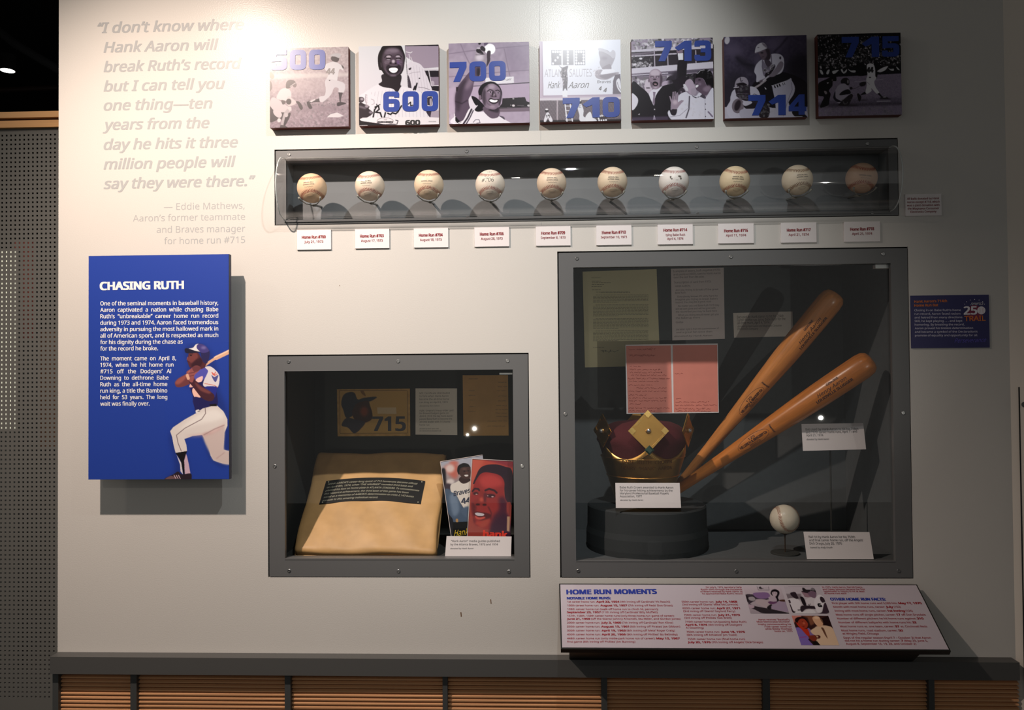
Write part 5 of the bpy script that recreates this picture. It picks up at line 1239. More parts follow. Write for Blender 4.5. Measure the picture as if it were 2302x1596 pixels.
p.S([(582, 520), (600, 494), (660, 484), (720, 494), (735, 520), (710, 560), (660, 576), (615, 560)], (238, 236, 242), blur=2); p.L([(600, 536), (720, 534)], 5, (130, 120, 136)); p.E(655, 622, 60, 16, (96, 84, 98), blur=10); p.L([(505, 500), (540, 560), (580, 600)], 10, (88, 76, 90), blur=6); p.L([(800, 500), (775, 560), (730, 605)], 10, (70, 60, 74), blur=6); p.L([(440, 400), (450, 470)], 14, (70, 60, 70), blur=6)
# ball in hand
p.E(255, 1070, 112, 125, (204, 200, 208)); p.L([(180, 950), (165, 1030), (190, 1120)], 8, (130, 120, 130), sm=0)
for y in range(950, 1110, 18): p.L([(170, y), (205, y+6)], 4, (120, 110, 120), a=.8)
p.L([(270, 1030), (320, 1050), (325, 1110), (280, 1130)], 10, (150, 144, 154))
p.S([(55, 1000), (130, 1000), (150, 1050), (110, 1090), (55, 1080)], (58, 52, 58)); p.E(110, 1030, 30, 22, (150, 142, 152), blur=8)
p.S([(55, 1110), (160, 1120), (240, 1160), (230, 1200), (300, 1260), (270, 1310), (160, 1370), (55, 1400)], (44, 38, 44)); p.E(195, 1155, 34, 26, (140, 132, 142), blur=6); p.E(262, 1262, 30, 22, (120, 112, 124), blur=6); p.L([(70, 1160), (170, 1190)], 30, (110, 102, 112), blur=12)
# jersey script
for q in ([(375, 1150), (330, 1220), (305, 1350)], [(340, 1170), (400, 1150), (410, 1210), (350, 1260), (430, 1270), (455, 1350)], [(560, 1280), (610, 1300), (640, 1270), (700, 1290), (740, 1250), (800, 1150)], [(500, 1350), (520, 1270)], [(1010, 870), (1035, 810), (1040, 870), (1070, 760)]): p.L(q, 26, (24, 22, 28))
p.L([(365, 1120), (380, 1150), (425, 1125)], 14, (24, 22, 28)); p.L([(920, 1120), (960, 1085), (960, 1150), (1000, 1140)], 18, (24, 22, 28))
p.S([(1245, 1010), (1320, 985), (1345, 1040), (1320, 1150), (1250, 1140)], (50, 44, 52), 0); p.S([(1290, 1040), (1325, 1030), (1320, 1130), (1295, 1140)], (150, 142, 154)); p.S([(1230, 1250), (1320, 1240), (1310, 1340), (1290, 1350)], (50, 42, 56)); p.S([(1320, 1250), (1450, 1230), (1455, 1360), (1300, 1360)], (150, 140, 154), 0)
# bat along the bottom
p.S([(55, 1400), (1455, 1420), (1455, 1500), (55, 1500)], (30, 26, 30), 0); p.S([(75, 1385), (110, 1365), (260, 1352), (1455, 1358), (1458, 1485), (690, 1485), (300, 1440), (110, 1412)], (206, 202, 208)); p.L([(380, 1450), (700, 1480)], 20, (60, 54, 60), blur=8)
p.E(515, 1415, 145, 60, (70, 64, 72)); p.E(515, 1415, 139, 55, (206, 202, 208)); p.L([(395, 1432), (640, 1432)], 34, (70, 64, 72), a=.4)
p.L([(700, 1400), (740, 1410), (720, 1470)], 14, (50, 46, 54))
p.S([(55, 1490), (200, 1486), (230, 1500), (55, 1505)], (216, 212, 218), 0)
p.mesh('printed_image', quad, M_print, t)
nums(t, zf, '600', 480, 1257, 1440, 905, 1245)
let(t, zf, [('600', 872, 1490, 1118, 1485, 82, {'bold': .12}), ('GENUINE', 1275, 1436, 1405, 1436, 18), ('HILLERICH & BRADSBY Co', 388, 1446, 648, 1446, 24, {'bold': .08}), ('125', 490, 1404, 545, 1404, 24)], mat('print_black', (26, 24, 28), .4))
# 3 -- "700"
cn = [(65, 97), (1472, 72), (1485, 1485), (75, 1510)]
t, zf, quad, _ = board(cn, 'photo board numbered 700 with a man raising a ball', '700', (1000, 85))
p = Pic(NP, NP, cn, (146, 134, 152), (176, 162, 182)); p.noise(3, 3)
for q in ([(70, 280), (450, 230), (880, 190), (1470, 140)], [(80, 680), (500, 650), (1000, 600), (1470, 570)], [(280, 110), (360, 300), (440, 460)], [(1040, 200), (1100, 500), (1140, 680)]): p.L(q, 14, (122, 110, 128), blur=5)
p.S([(1050, 180), (1470, 110), (1470, 560), (1130, 620)], (124, 110, 132), 0, blur=30, a=.5); p.E(200, 500, 160, 120, (158, 148, 164), blur=40)
p.S([(710, 700), (1205, 682), (1208, 790), (715, 812)], (208, 206, 214), 0); p.S([(75, 700), (500, 690), (1470, 650), (1475, 780), (80, 860)], (158, 146, 166), 0, blur=8, a=.5); p.S([(710, 700), (1205, 682), (1208, 790), (715, 812)], (214, 212, 220), 0)
p.L([(500, 848), (1475, 788)], 12, (30, 26, 34)); p.S([(75, 880), (500, 850), (1475, 800), (1480, 1230), (80, 1300)], (172, 156, 178), 0, blur=4, a=.8)
p.S([(1010, 1060), (1400, 1040), (1425, 1110), (1480, 1130), (1480, 1205), (940, 1225), (1000, 1150)], (40, 36, 40), 0); p.S([(940, 1230), (1480, 1205), (1480, 1285), (930, 1300)], (112, 98, 112), 0); p.L([(940, 1232), (1480, 1212)], 12, (50, 44, 50)); p.E(1198, 1066, 18, 14, (150, 146, 152)); p.E(1200, 1186, 24, 20, (206, 200, 206)); p.E(1155, 1178, 8, 8, (180, 176, 180)); p.E(1465, 1186, 26, 18, (200, 196, 202)); p.L([(1270, 1185), (1380, 1185)], 10, (96, 90, 96))
p.E(788, 200, 96, 94, (232, 232, 238)); p.E(800, 215, 80, 76, (240, 240, 245), blur=8)
p.S([(590, 95), (630, 92), (625, 120), (595, 122)], (30, 26, 34)); p.S([(690, 92), (760, 90), (735, 130), (695, 140)], (90, 78, 100))
p.S([(555, 200), (620, 180), (690, 210), (720, 300), (760, 240), (800, 250), (800, 340), (785, 420), (730, 520), (700, 430), (520, 410), (535, 300)], (148, 138, 150)); p.S([(620, 175), (655, 145), (710, 190), (700, 240), (640, 220)], (44, 38, 44)); p.S([(555, 205), (600, 190), (660, 250), (680, 290), (640, 296), (560, 250)], (34, 28, 34)); p.S([(740, 250), (800, 235), (795, 330), (790, 410), (730, 510), (740, 400)], (58, 48, 58)); p.E(590, 185, 30, 16, (180, 172, 184), blur=4); p.E(610, 345, 70, 60, (196, 188, 200), blur=20)
p.L([(545, 300), (600, 300), (700, 290)], 6, (50, 44, 50))
p.S([(430, 600), (520, 500), (620, 500), (600, 680), (520, 760), (490, 900), (450, 1010), (420, 1080), (440, 1200), (430, 1300), (300, 1470), (220, 1470), (185, 1380), (185, 1200), (185, 1010), (230, 860), (330, 720)], (84, 70, 88)); p.S([(190, 1020), (240, 870), (340, 740), (400, 760), (330, 900), (300, 1100), (240, 1300), (200, 1200)], (58, 48, 60), blur=22); p.E(430, 800, 46, 120, (120, 104, 122), .5, blur=24); p.L([(190, 1110), (300, 1150), (400, 1090)], 12, (34, 28, 36), blur=8); p.E(590, 600, 30, 80, (36, 30, 38), blur=14); p.S([(200, 860), (245, 855), (225, 940), (200, 930)], (44, 36, 44), 0)
p.S([(420, 1080), (470, 1020), (560, 1130), (640, 1160), (700, 1200), (600, 1280), (520, 1290), (440, 1210)], (206, 200, 212)); p.S([(470, 1020), (560, 1050), (680, 1170), (720, 1240), (600, 1290), (525, 1260), (580, 1180), (545, 1180), (500, 1110)], (20, 16, 22))
p.S([(160, 1505), (190, 1370), (250, 1480), (330, 1430), (440, 1230), (560, 1290), (700, 1300), (830, 1410), (940, 1370), (1050, 1430), (1150, 1485), (1150, 1500)], (218, 214, 224)); p.S([(185, 1400), (200, 1380), (250, 1440), (300, 1460), (240, 1500), (195, 1480)], (26, 22, 28)); p.L([(330, 1500), (400, 1400), (470, 1250)], 30, (54, 46, 60)); p.L([(380, 1500), (440, 1400), (500, 1270)], 20, (70, 62, 78)); p.L([(170, 1330), (180, 1450), (220, 1495), (320, 1450)], 12, (226, 224, 230))
p.L([(500, 1475), (540, 1430), (600, 1430), (620, 1480), (560, 1490)], 10, (80, 74, 90)); p.S([(945, 1360), (1030, 1380), (1050, 1430), (1000, 1400)], (50, 44, 56)); p.S([(930, 1290), (1480, 1285), (1484, 1485), (1150, 1485), (1000, 1390), (940, 1370)], (150, 138, 158), 0, a=.35)
p.S([(690, 1200), (940, 1220), (945, 1370), (840, 1410), (760, 1370), (680, 1280)], (92, 78, 94)); p.S([(780, 1250), (930, 1200), (940, 1300), (840, 1290)], (48, 40, 50), blur=10)
p.S([(600, 1010), (590, 920), (640, 830), (720, 780), (820, 765), (910, 800), (970, 870), (1000, 950), (995, 1000), (960, 900), (860, 810), (740, 830), (660, 960), (650, 1080)], (22, 18, 24))
p.S([(655, 980), (690, 880), (780, 815), (880, 820), (960, 890), (990, 990), (985, 1080), (960, 1180), (880, 1250), (780, 1240), (700, 1200), (660, 1100)], (122, 106, 124)); p.S([(655, 980), (690, 880), (760, 830), (720, 960), (720, 1120), (700, 1190), (660, 1100)], (64, 54, 66), blur=12); p.E(820, 860, 60, 40, (160, 146, 162), blur=18); p.E(740, 900, 30, 40, (140, 124, 142), blur=14)
p.E(618, 1045, 24, 46, (110, 94, 110)); p.S([(960, 900), (1000, 960), (990, 1080), (960, 1190), (940, 1120), (970, 1000)], (60, 50, 62), blur=8)
p.L([(745, 935), (790, 905), (835, 920)], 14, (26, 20, 26), blur=3); p.L([(890, 925), (930, 915), (960, 940)], 13, (26, 20, 26), blur=3); p.E(792, 954, 28, 11, (160, 148, 164), blur=5); p.E(800, 950, 12, 12, (20, 16, 20)); p.E(930, 966, 25, 10, (146, 134, 150), blur=5); p.E(934, 964, 11, 11, (20, 16, 20))
p.S([(840, 930), (870, 930), (905, 1010), (910, 1035), (860, 1040), (800, 1030), (795, 1010), (830, 990)], (84, 70, 84), blur=5); p.E(858, 995, 16, 20, (160, 146, 160), blur=6); p.E(830, 1022, 12, 8, (20, 16, 20)); p.E(890, 1022, 10, 8, (20, 16, 20)); p.S([(835, 940), (850, 930), (850, 1000), (825, 1000)], (36, 28, 36), blur=4)
p.S([(765, 1095), (800, 1050), (870, 1075), (935, 1070), (950, 1090), (920, 1140), (850, 1160), (790, 1130)], (44, 36, 44), blur=3); p.S([(780, 1095), (810, 1078), (870, 1090), (922, 1088), (910, 1118), (860, 1130), (810, 1120)], (238, 236, 242)); p.L([(725, 1080), (750, 1150), (810, 1190)], 10, (84, 72, 86), blur=6); p.E(830, 1205, 50, 22, (150, 134, 150), blur=12); p.L([(770, 1262), (850, 1272)], 10, (30, 24, 30), blur=4)
p.mesh('printed_image', quad, M_print, t)
nums(t, zf, '700', 90, 776, 1068, 430, 750)
let(t, zf, [('~all', 1040, 752, 1168, 742, 34, {'shear': .4})], mat('print_grey', (104, 98, 100), .4))
# 4 -- "710"
cn = [(62, 103), (1478, 68), (1490, 1490), (68, 1515)]
t, zf, quad, _ = board(cn, 'whitest photo board numbered 710 showing a salute scoreboard sign', '710', (1205, 80))
p = Pic(NP, NP, cn, (206, 200, 214), (196, 188, 200))
p.S([(62, 103), (125, 110), (135, 1045), (1490, 1020), (1490, 1110), (66, 1120)], (188, 176, 192), 0); p.S([(122, 112), (1478, 70), (1488, 1022), (132, 1045)], (222, 224, 236), 0); p.L([(110, 110), (122, 1060), (1490, 1035)], 8, (160, 148, 166))
for (a, b) in ((270, 447), (468, 658), (675, 860)): p.S([(a, 258), (b, 256), (b, 518), (a+2, 520)], (150, 148, 156), 0)
dots = [(300, 287), (342, 287), (384, 287), (426, 287), (428, 336), (384, 386), (342, 436), (300, 490)]+[(558, y) for y in (287, 336, 386, 436, 488)]+[(x, 287) for x in (706, 748, 790, 832)]+[(x, 486) for x in (706, 748, 790, 832)]+[(706, y) for y in (336, 386, 436)]+[(832, y) for y in (336, 386, 436)]
for d in dots: p.E(d[0], d[1], 17, 20, (230, 232, 242))
p.S([(400, 520), (460, 560), (560, 530), (545, 620), (555, 760), (545, 900), (545, 970), (510, 920), (470, 970), (470, 860), (440, 760), (430, 640), (450, 590)], (120, 116, 124)); p.crowd(440, 560, 545, 900, 40, 14, 70, 210)
p.S([(420, 740), (460, 750), (465, 900), (420, 900)], (214, 214, 226)); p.S([(460, 975), (550, 960), (550, 1075), (465, 1070)], (226, 228, 236), 0)
p.S([(1095, 300), (1130, 240), (1250, 262), (1330, 330), (1385, 340), (1370, 420), (1300, 560), (1230, 600), (1150, 570), (1110, 480), (1120, 420)], (176, 172, 182)); p.S([(1095, 225), (1180, 235), (1290, 290), (1340, 255), (1385, 290), (1385, 370), (1340, 400), (1290, 350), (1180, 290), (1100, 270)], (196, 194, 204)); p.S([(1160, 560), (1290, 500), (1310, 600), (1180, 600)], (160, 154, 164)); p.E(1190, 400, 60, 30, (160, 154, 166), blur=16)
p.S([(1010, 640), (1100, 600), (1340, 590), (1360, 640), (1200, 680), (1060, 660)], (230, 230, 240)); p.S([(1030, 660), (1060, 610), (1160, 600), (1130, 680), (1300, 660), (1420, 640), (1450, 660), (1380, 700), (1240, 770), (1100, 760), (1040, 720)], (172, 166, 176)); p.S([(1110, 700), (1380, 660), (1360, 700), (1220, 760)], (150, 144, 154), blur=6)
p.S([(1345, 790), (1380, 690), (1470, 670), (1488, 900), (1488, 1022), (1338, 1024)], (122, 116, 126), 0); p.S([(1400, 800), (1450, 750), (1480, 850), (1490, 1000), (1420, 920)], (222, 222, 232)); p.L([(1420, 820), (1440, 900), (1480, 960)], 8, (130, 124, 134)); p.crowd(1000, 540, 1120, 700, 12, 16, 170, 225, a=.5)
p.S([(66, 1130), (1490, 1108), (1492, 1490), (66, 1510)], (104, 96, 104), 0)
for i in range(0, 60): p.L([(66+i*26, 1125), (-60+i*26, 1500)], 5, (160, 146, 156), a=.8)
for i in range(-12, 60): p.L([(66+i*26, 1150), (220+i*26, 1500)], 4, (78, 72, 78), a=.6)
p.S([(66, 1095), (1490, 1070), (1490, 1115), (66, 1135)], (206, 200, 210), 0); p.S([(360, 1130), (384, 1130), (384, 1500), (360, 1500)], (188, 176, 186), 0, a=.8); p.S([(66, 1480), (1492, 1460), (1492, 1515), (66, 1520)], (34, 30, 34), blur=6, sm=0, a=.9)
p.S([(135, 1490), (170, 1380), (200, 1330), (250, 1390), (290, 1490), (240, 1500), (210, 1440), (170, 1505)], (214, 212, 222)); p.E(188, 1310, 30, 34, (52, 46, 52)); p.E(188, 1288, 26, 14, (222, 220, 228)); p.crowd(160, 1350, 250, 1430, 8, 12, 40, 120)
p.L([(505, 1180), (540, 1500)], 20, (222, 222, 232)); p.L([(595, 1180), (635, 1500)], 20, (222, 222, 232))
for y in (1230, 1310, 1390, 1475): p.L([(515, y), (620, y)], 12, (222, 222, 232))
p.S([(735, 1190), (780, 1180), (830, 1300), (835, 1420), (1000, 1440), (1050, 1500), (780, 1500), (755, 1380), (725, 1270)], (216, 216, 226)); p.E(772, 1160, 24, 34, (70, 62, 70)); p.E(765, 1135, 22, 14, (226, 226, 232)); p.S([(860, 1420), (940, 1330), (980, 1420), (1000, 1500), (880, 1500)], (220, 220, 228)); p.crowd(750, 1210, 800, 1290, 6, 9, 60, 110)
p.S([(1050, 1390), (1230, 1380), (1240, 1500), (1060, 1500)], (70, 64, 70), 0)
for d in ((1115, 1405), (1150, 1400), (1186, 1395), (1078, 1412), (1090, 1450), (1100, 1480), (1140, 1482), (1180, 1480), (1220, 1475)): p.E(d[0], d[1], 15, 18, (226, 226, 234))
p.mesh('printed_image', quad, M_print, t)
nums(t, zf, '710', 470, 1447, 1465, 1095, 1425)
let(t, zf, [('ATLAN', 150, 722, 450, 720, 130), ('SALUTES', 585, 718, 975, 714, 132)], mat('print_faint', (168, 162, 172), .35))
let(t, zf, [('Hank', 205, 925, 425, 920, 118, {'shear': .45}), ('Aaron', 560, 922, 930, 915, 112, {'shear': .5}), ('Braves', 1070, 832, 1312, 828, 48, {'shear': .1}), ('4', 1100, 958, 1150, 955, 66, {'shear': .3, 'bold': .04}), ('4', 1180, 992, 1240, 988, 70, {'shear': .3, 'bold': .04})], mat('print_grey', (104, 98, 100), .4))
# 5 -- "713"
cn = [(58, 85), (1482, 48), (1500, 1475), (65, 1500)]
t, zf, quad, _ = board(cn, 'photo board numbered 713 with a shouting man, arms raised', '713', (1412, 78))
p = Pic(NP, NP, cn, (150, 138, 156), (140, 130, 146)); p.crowd(60, 60, 1490, 250, 260, 26, 60, 225)
p.S([(65, 275), (1490, 160), (1490, 240), (65, 320)], (196, 190, 204), 0); p.S([(65, 310), (1490, 240), (1490, 480), (65, 590)], (48, 42, 50), 0); p.S([(65, 330), (450, 300), (450, 330), (65, 372)], (110, 100, 114), 0); p.S([(65, 370), (850, 320), (850, 345), (65, 392)], (190, 182, 196), 0)
p.crowd(70, 480, 420, 580, 50, 22, 90, 220); p.E(225, 420, 28, 18, (220, 216, 226)); p.crowd(60, 390, 450, 480, 20, 14, 50, 110)
for x in (460, 690, 1180): p.L([(x, 280), (x+8, 560)], 18, (176, 166, 182))
p.S([(65, 590), (1490, 470), (1490, 580), (65, 680)], (202, 196, 210), 0); p.S([(65, 690), (1490, 590), (1490, 640), (65, 740)], (92, 84, 98), 0); p.S([(65, 700), (700, 660), (700, 680), (65, 722)], (180, 172, 188), 0); p.S([(65, 745), (900, 700), (900, 960), (65, 1000)], (120, 110, 124), 0); p.crowd(65, 740, 1000, 950, 70, 30, 60, 220)
p.S([(290, 860), (330, 780), (380, 790), (420, 960), (380, 1030), (300, 980)], (196, 184, 198)); p.E(350, 930, 40, 10, (60, 50, 60), blur=3); p.S([(660, 800), (720, 725), (800, 740), (820, 800), (700, 810)], (50, 44, 52)); p.S([(600, 830), (690, 800), (760, 800), (700, 860), (600, 900)], (176, 160, 180))
p.S([(70, 840), (230, 920), (350, 1030), (450, 1240), (480, 1020), (600, 900), (800, 830), (850, 650), (880, 460), (1020, 460), (1020, 650), (1010, 800), (950, 930), (860, 1010), (760, 1150), (740, 1300), (740, 1480), (80, 1490)], (32, 28, 34)); p.S([(760, 700), (860, 640), (840, 800), (700, 860)], (50, 44, 54), blur=20)
p.S([(62, 1040), (120, 1050), (175, 1130), (150, 1240), (66, 1310)], (212, 208, 220)); p.S([(865, 320), (960, 320), (960, 440), (880, 445)], (222, 220, 228), 0); p.S([(850, 270), (920, 220), (950, 260), (950, 320), (860, 322)], (130, 112, 128))
p.S([(360, 1030), (420, 960), (580, 905), (600, 900), (520, 1000), (480, 1070), (440, 1220), (390, 1120)], (214, 210, 222), 0); p.S([(435, 1000), (480, 1000), (465, 1100), (468, 1200), (448, 1225), (425, 1180), (440, 1080)], (130, 116, 134), 0); p.S([(455, 1400), (482, 1480), (430, 1485)], (212, 208, 220), 0); p.E(461, 1304, 12, 12, (170, 164, 176)); p.S([(170, 1395), (205, 1370), (200, 1400)], (176, 170, 182), 0); p.S([(66, 1440), (700, 1425), (700, 1490), (66, 1500)], (92, 78, 104), 0, blur=10, a=.6)
p.S([(372, 700), (400, 630), (470, 600), (540, 615), (590, 680), (600, 760), (585, 860), (545, 930), (480, 955), (420, 930), (385, 850), (370, 770)], (142, 124, 140)); p.S([(400, 640), (470, 605), (540, 630), (560, 700), (470, 720), (390, 700)], (188, 174, 188), blur=12); p.S([(560, 680), (600, 750), (585, 860), (550, 920), (560, 780)], (74, 62, 74), blur=8); p.E(365, 800, 14, 36, (110, 94, 110)); p.S([(385, 800), (420, 930), (400, 900)], (80, 68, 80), blur=8)
p.E(420, 742, 30, 12, (100, 84, 100), blur=4); p.E(515, 740, 32, 12, (96, 80, 96), blur=4); p.L([(395, 725), (445, 725)], 8, (60, 48, 60), blur=2); p.L([(490, 722), (550, 722)], 8, (60, 48, 60), blur=2); p.E(420, 744, 10, 6, (210, 204, 214)); p.E(515, 742, 10, 6, (210, 204, 214)); p.E(465, 780, 30, 12, (60, 48, 60), blur=5); p.S([(430, 840), (470, 815), (520, 840), (520, 880), (480, 900), (435, 880)], (30, 22, 28), blur=2); p.S([(445, 860), (480, 850), (505, 865), (480, 880)], (150, 120, 130)); p.E(480, 925, 30, 12, (180, 166, 180), blur=6); p.L([(410, 830), (430, 900)], 7, (70, 58, 70), blur=4)
p.S([(750, 760), (800, 790), (1030, 700), (1200, 680), (1190, 800), (1080, 960), (960, 880), (870, 980)], (36, 30, 38)); p.crowd(1020, 700, 1200, 800, 14, 24, 30, 90); p.S([(990, 860), (1030, 790), (1100, 780), (1150, 860), (1170, 980), (1090, 1040), (1030, 960)], (170, 154, 172)); p.S([(1100, 950), (1180, 940), (1180, 1030), (1110, 1050)], (160, 148, 164)); p.S([(960, 880), (1000, 870), (1050, 970), (1010, 980)], (206, 202, 212)); p.S([(870, 1000), (940, 920), (1000, 1010), (900, 1060)], (56, 48, 58)); p.E(925, 1000, 16, 14, (120, 108, 122))
p.S([(1180, 760), (1210, 660), (1290, 610), (1400, 610), (1470, 680), (1490, 800), (1490, 950), (1420, 930), (1380, 900), (1320, 780), (1240, 750)], (16, 12, 16)); p.L([(1210, 680), (1260, 630), (1330, 615)], 9, (200, 196, 206)); p.L([(1390, 640), (1420, 620)], 10, (180, 176, 188)); p.crowd(1300, 650, 1450, 760, 8, 20, 40, 70, a=.6)
p.S([(1180, 770), (1250, 750), (1320, 790), (1380, 900), (1460, 930), (1380, 1050), (1300, 1060), (1240, 1000), (1190, 960), (1175, 880), (1165, 840)], (92, 76, 92)); p.S([(1300, 950), (1380, 1000), (1450, 930), (1400, 880)], (130, 112, 130), blur=14); p.S([(1180, 890), (1225, 875), (1220, 905), (1185, 925)], (232, 230, 236)); p.E(1245, 790, 24, 10, (24, 18, 24), blur=3); p.E(1190, 835, 18, 14, (110, 94, 110), blur=4); p.E(1250, 860, 28, 20, (132, 114, 134), blur=12)
p.S([(880, 1070), (1000, 1000), (1070, 1040), (1180, 1070), (1240, 1010), (1300, 1050), (1360, 1090), (1490, 935), (1498, 1475), (880, 1480), (740, 1470), (690, 1370), (720, 1320), (760, 1400), (850, 1290)], (206, 204, 218)); p.S([(1110, 1060), (1220, 1100), (1290, 1040), (1350, 1080), (1340, 1120), (1240, 1080), (1180, 1110)], (70, 64, 76)); p.L([(1070, 1080), (1060, 1300), (1010, 1450)], 22, (80, 74, 86)); p.L([(1340, 1100), (1345, 1470)], 7, (140, 132, 150)); p.L([(720, 1440), (900, 1410), (1040, 1290)], 10, (150, 144, 160)); p.crowd(900, 1130, 1480, 1460, 30, 22, 180, 225, a=.3); p.L([(1400, 1350), (1470, 1430)], 26, (120, 108, 130))
for y in (1105, 1212, 1305, 1430): p.E(1350, y, 9, 9, (50, 44, 56))
p.S([(755, 1310), (850, 1290), (830, 1400), (760, 1400)], (44, 38, 46)); p.S([(745, 1180), (718, 1075), (735, 1070), (765, 1140), (775, 1000), (800, 995), (805, 1120), (812, 990), (838, 995), (832, 1120), (850, 1020), (872, 1040), (870, 1180), (930, 1140), (975, 1150), (900, 1230), (850, 1300), (765, 1300)], (150, 134, 150), 0); p.E(820, 1180, 44, 40, (186, 170, 184), blur=14)
for a, b in (((787, 1010), (790, 1130)), ((824, 1005), (822, 1130)), ((856, 1040), (852, 1140))): p.L([a, b], 7, (84, 72, 86), blur=2)
p.mesh('printed_image', quad, M_print, t)
nums(t, zf, '713', 470, 470, 1455, 115, 457)
# 6 -- "714"
cn = [(80, 90), (1518, 52), (1538, 1485), (82, 1515)]
t, zf, quad, _ = board(cn, 'dark photo board numbered 714 with batter before masked catcher', '714', (1618, 72))
p = Pic(NP, NP, cn, (72, 64, 86), (34, 30, 40)); p.noise(3, 2)
for q, c, bl in (([(80, 300), (300, 200), (420, 350), (250, 450)], 88, 40), ([(900, 100), (1200, 90), (1000, 350), (850, 250)], 96, 50), ([(600, 450), (750, 300), (700, 600)], 84, 40), ([(1200, 500), (1500, 400), (1500, 900), (1200, 800)], 30, 60), ([(80, 900), (300, 700), (420, 900), (120, 1250)], 40, 60), ([(300, 400), (560, 560), (600, 700), (350, 560)], 44, 30)): p.S(q, (c, c*.9, c*1.15), blur=bl, a=.8)
p.L([(1180, 100), (1050, 260), (950, 350)], 24, (44, 38, 52), blur=14); p.L([(300, 450), (420, 560), (600, 590)], 30, (36, 32, 44), blur=14)
p.S([(80, 1310), (1530, 1300), (1540, 1490), (80, 1515)], (176, 172, 188), 0); p.crowd(100, 1330, 1530, 1480, 40, 30, 160, 190, a=.3)
p.S([(700, 800), (950, 700), (1200, 720), (1530, 900), (1530, 1300), (1200, 1310), (860, 1310), (640, 1100), (560, 950)], (24, 20, 26))
p.E(140, 150, 44, 68, (190, 186, 196), .2, blur=4)
p.S([(930, 900), (1210, 795), (1260, 850), (1310, 960), (1290, 1080), (1200, 1220), (1130, 1400), (1110, 1490), (1000, 1490), (960, 1180), (920, 980)], (176, 172, 190)); p.S([(1190, 1220), (1240, 1380), (1300, 1480), (1110, 1490), (1130, 1400)], (182, 178, 196)); p.L([(1250, 880), (1265, 1000), (1180, 1220), (1110, 1470)], 7, (110, 102, 120))
p.S([(910, 930), (880, 840), (1070, 720), (1210, 740), (1240, 800), (1080, 880)], (22, 20, 26)); p.S([(920, 930), (1150, 850), (1150, 900), (940, 975)], (186, 182, 196), 0)
for x in (955, 1000, 1040, 1095, 1125): p.L([(x, 940-(x-950)*.33), (x+12, 970-(x-950)*.33)], 22 if x < 1050 else 9, (26, 22, 28))
p.S([(605, 690), (640, 570), (740, 480), (830, 510), (900, 390), (1040, 385), (1110, 440), (1125, 540), (1110, 650), (1060, 720), (940, 760), (860, 760), (790, 800), (760, 840), (690, 860), (640, 870), (640, 760)], (188, 184, 200)); p.S([(740, 480), (800, 560), (860, 600), (960, 560), (960, 640), (830, 760), (760, 740)], (120, 112, 130)); p.S([(800, 720), (880, 680), (960, 580), (950, 640), (880, 760), (800, 790)], (34, 28, 36)); p.crowd(760, 580, 940, 720, 16, 22, 60, 200, a=.8); p.L([(760, 480), (740, 600), (760, 720)], 10, (100, 92, 110)); p.E(1058, 452, 18, 26, (70, 62, 76)); p.L([(900, 400), (910, 560)], 14, (90, 82, 98))
p.S([(1050, 520), (1110, 540), (1080, 650), (960, 770), (860, 790), (750, 870), (700, 880), (690, 850), (830, 780), (960, 650)], (124, 114, 128)); p.S([(700, 850), (790, 830), (800, 870), (720, 890)], (90, 78, 90)); p.L([(800, 840), (700, 920), (600, 980)], 34, (160, 150, 158)); p.L([(850, 770), (760, 850)], 22, (186, 182, 194)); p.S([(780, 960), (815, 990), (800, 1000)], (214, 210, 220))
p.S([(680, 350), (740, 300), (850, 290), (890, 380), (880, 470), (820, 500), (760, 480), (720, 440)], (96, 82, 94)); p.S([(800, 300), (870, 310), (885, 440), (840, 500), (790, 480), (830, 400)], (52, 44, 52), blur=8); p.S([(780, 500), (860, 490), (900, 560), (840, 610)], (70, 60, 72)); p.E(740, 365, 26, 10, (30, 24, 30), blur=4); p.L([(735, 440), (770, 430)], 7, (40, 32, 40)); p.S([(620, 370), (640, 260), (700, 200), (780, 195), (830, 270), (800, 300), (700, 340)], (190, 186, 198)); p.S([(740, 200), (800, 210), (835, 280), (780, 250)], (120, 112, 126), blur=4); p.L([(620, 368), (720, 340), (825, 290)], 9, (110, 102, 118)); p.L([(665, 275), (690, 270)], 9, (70, 64, 80))
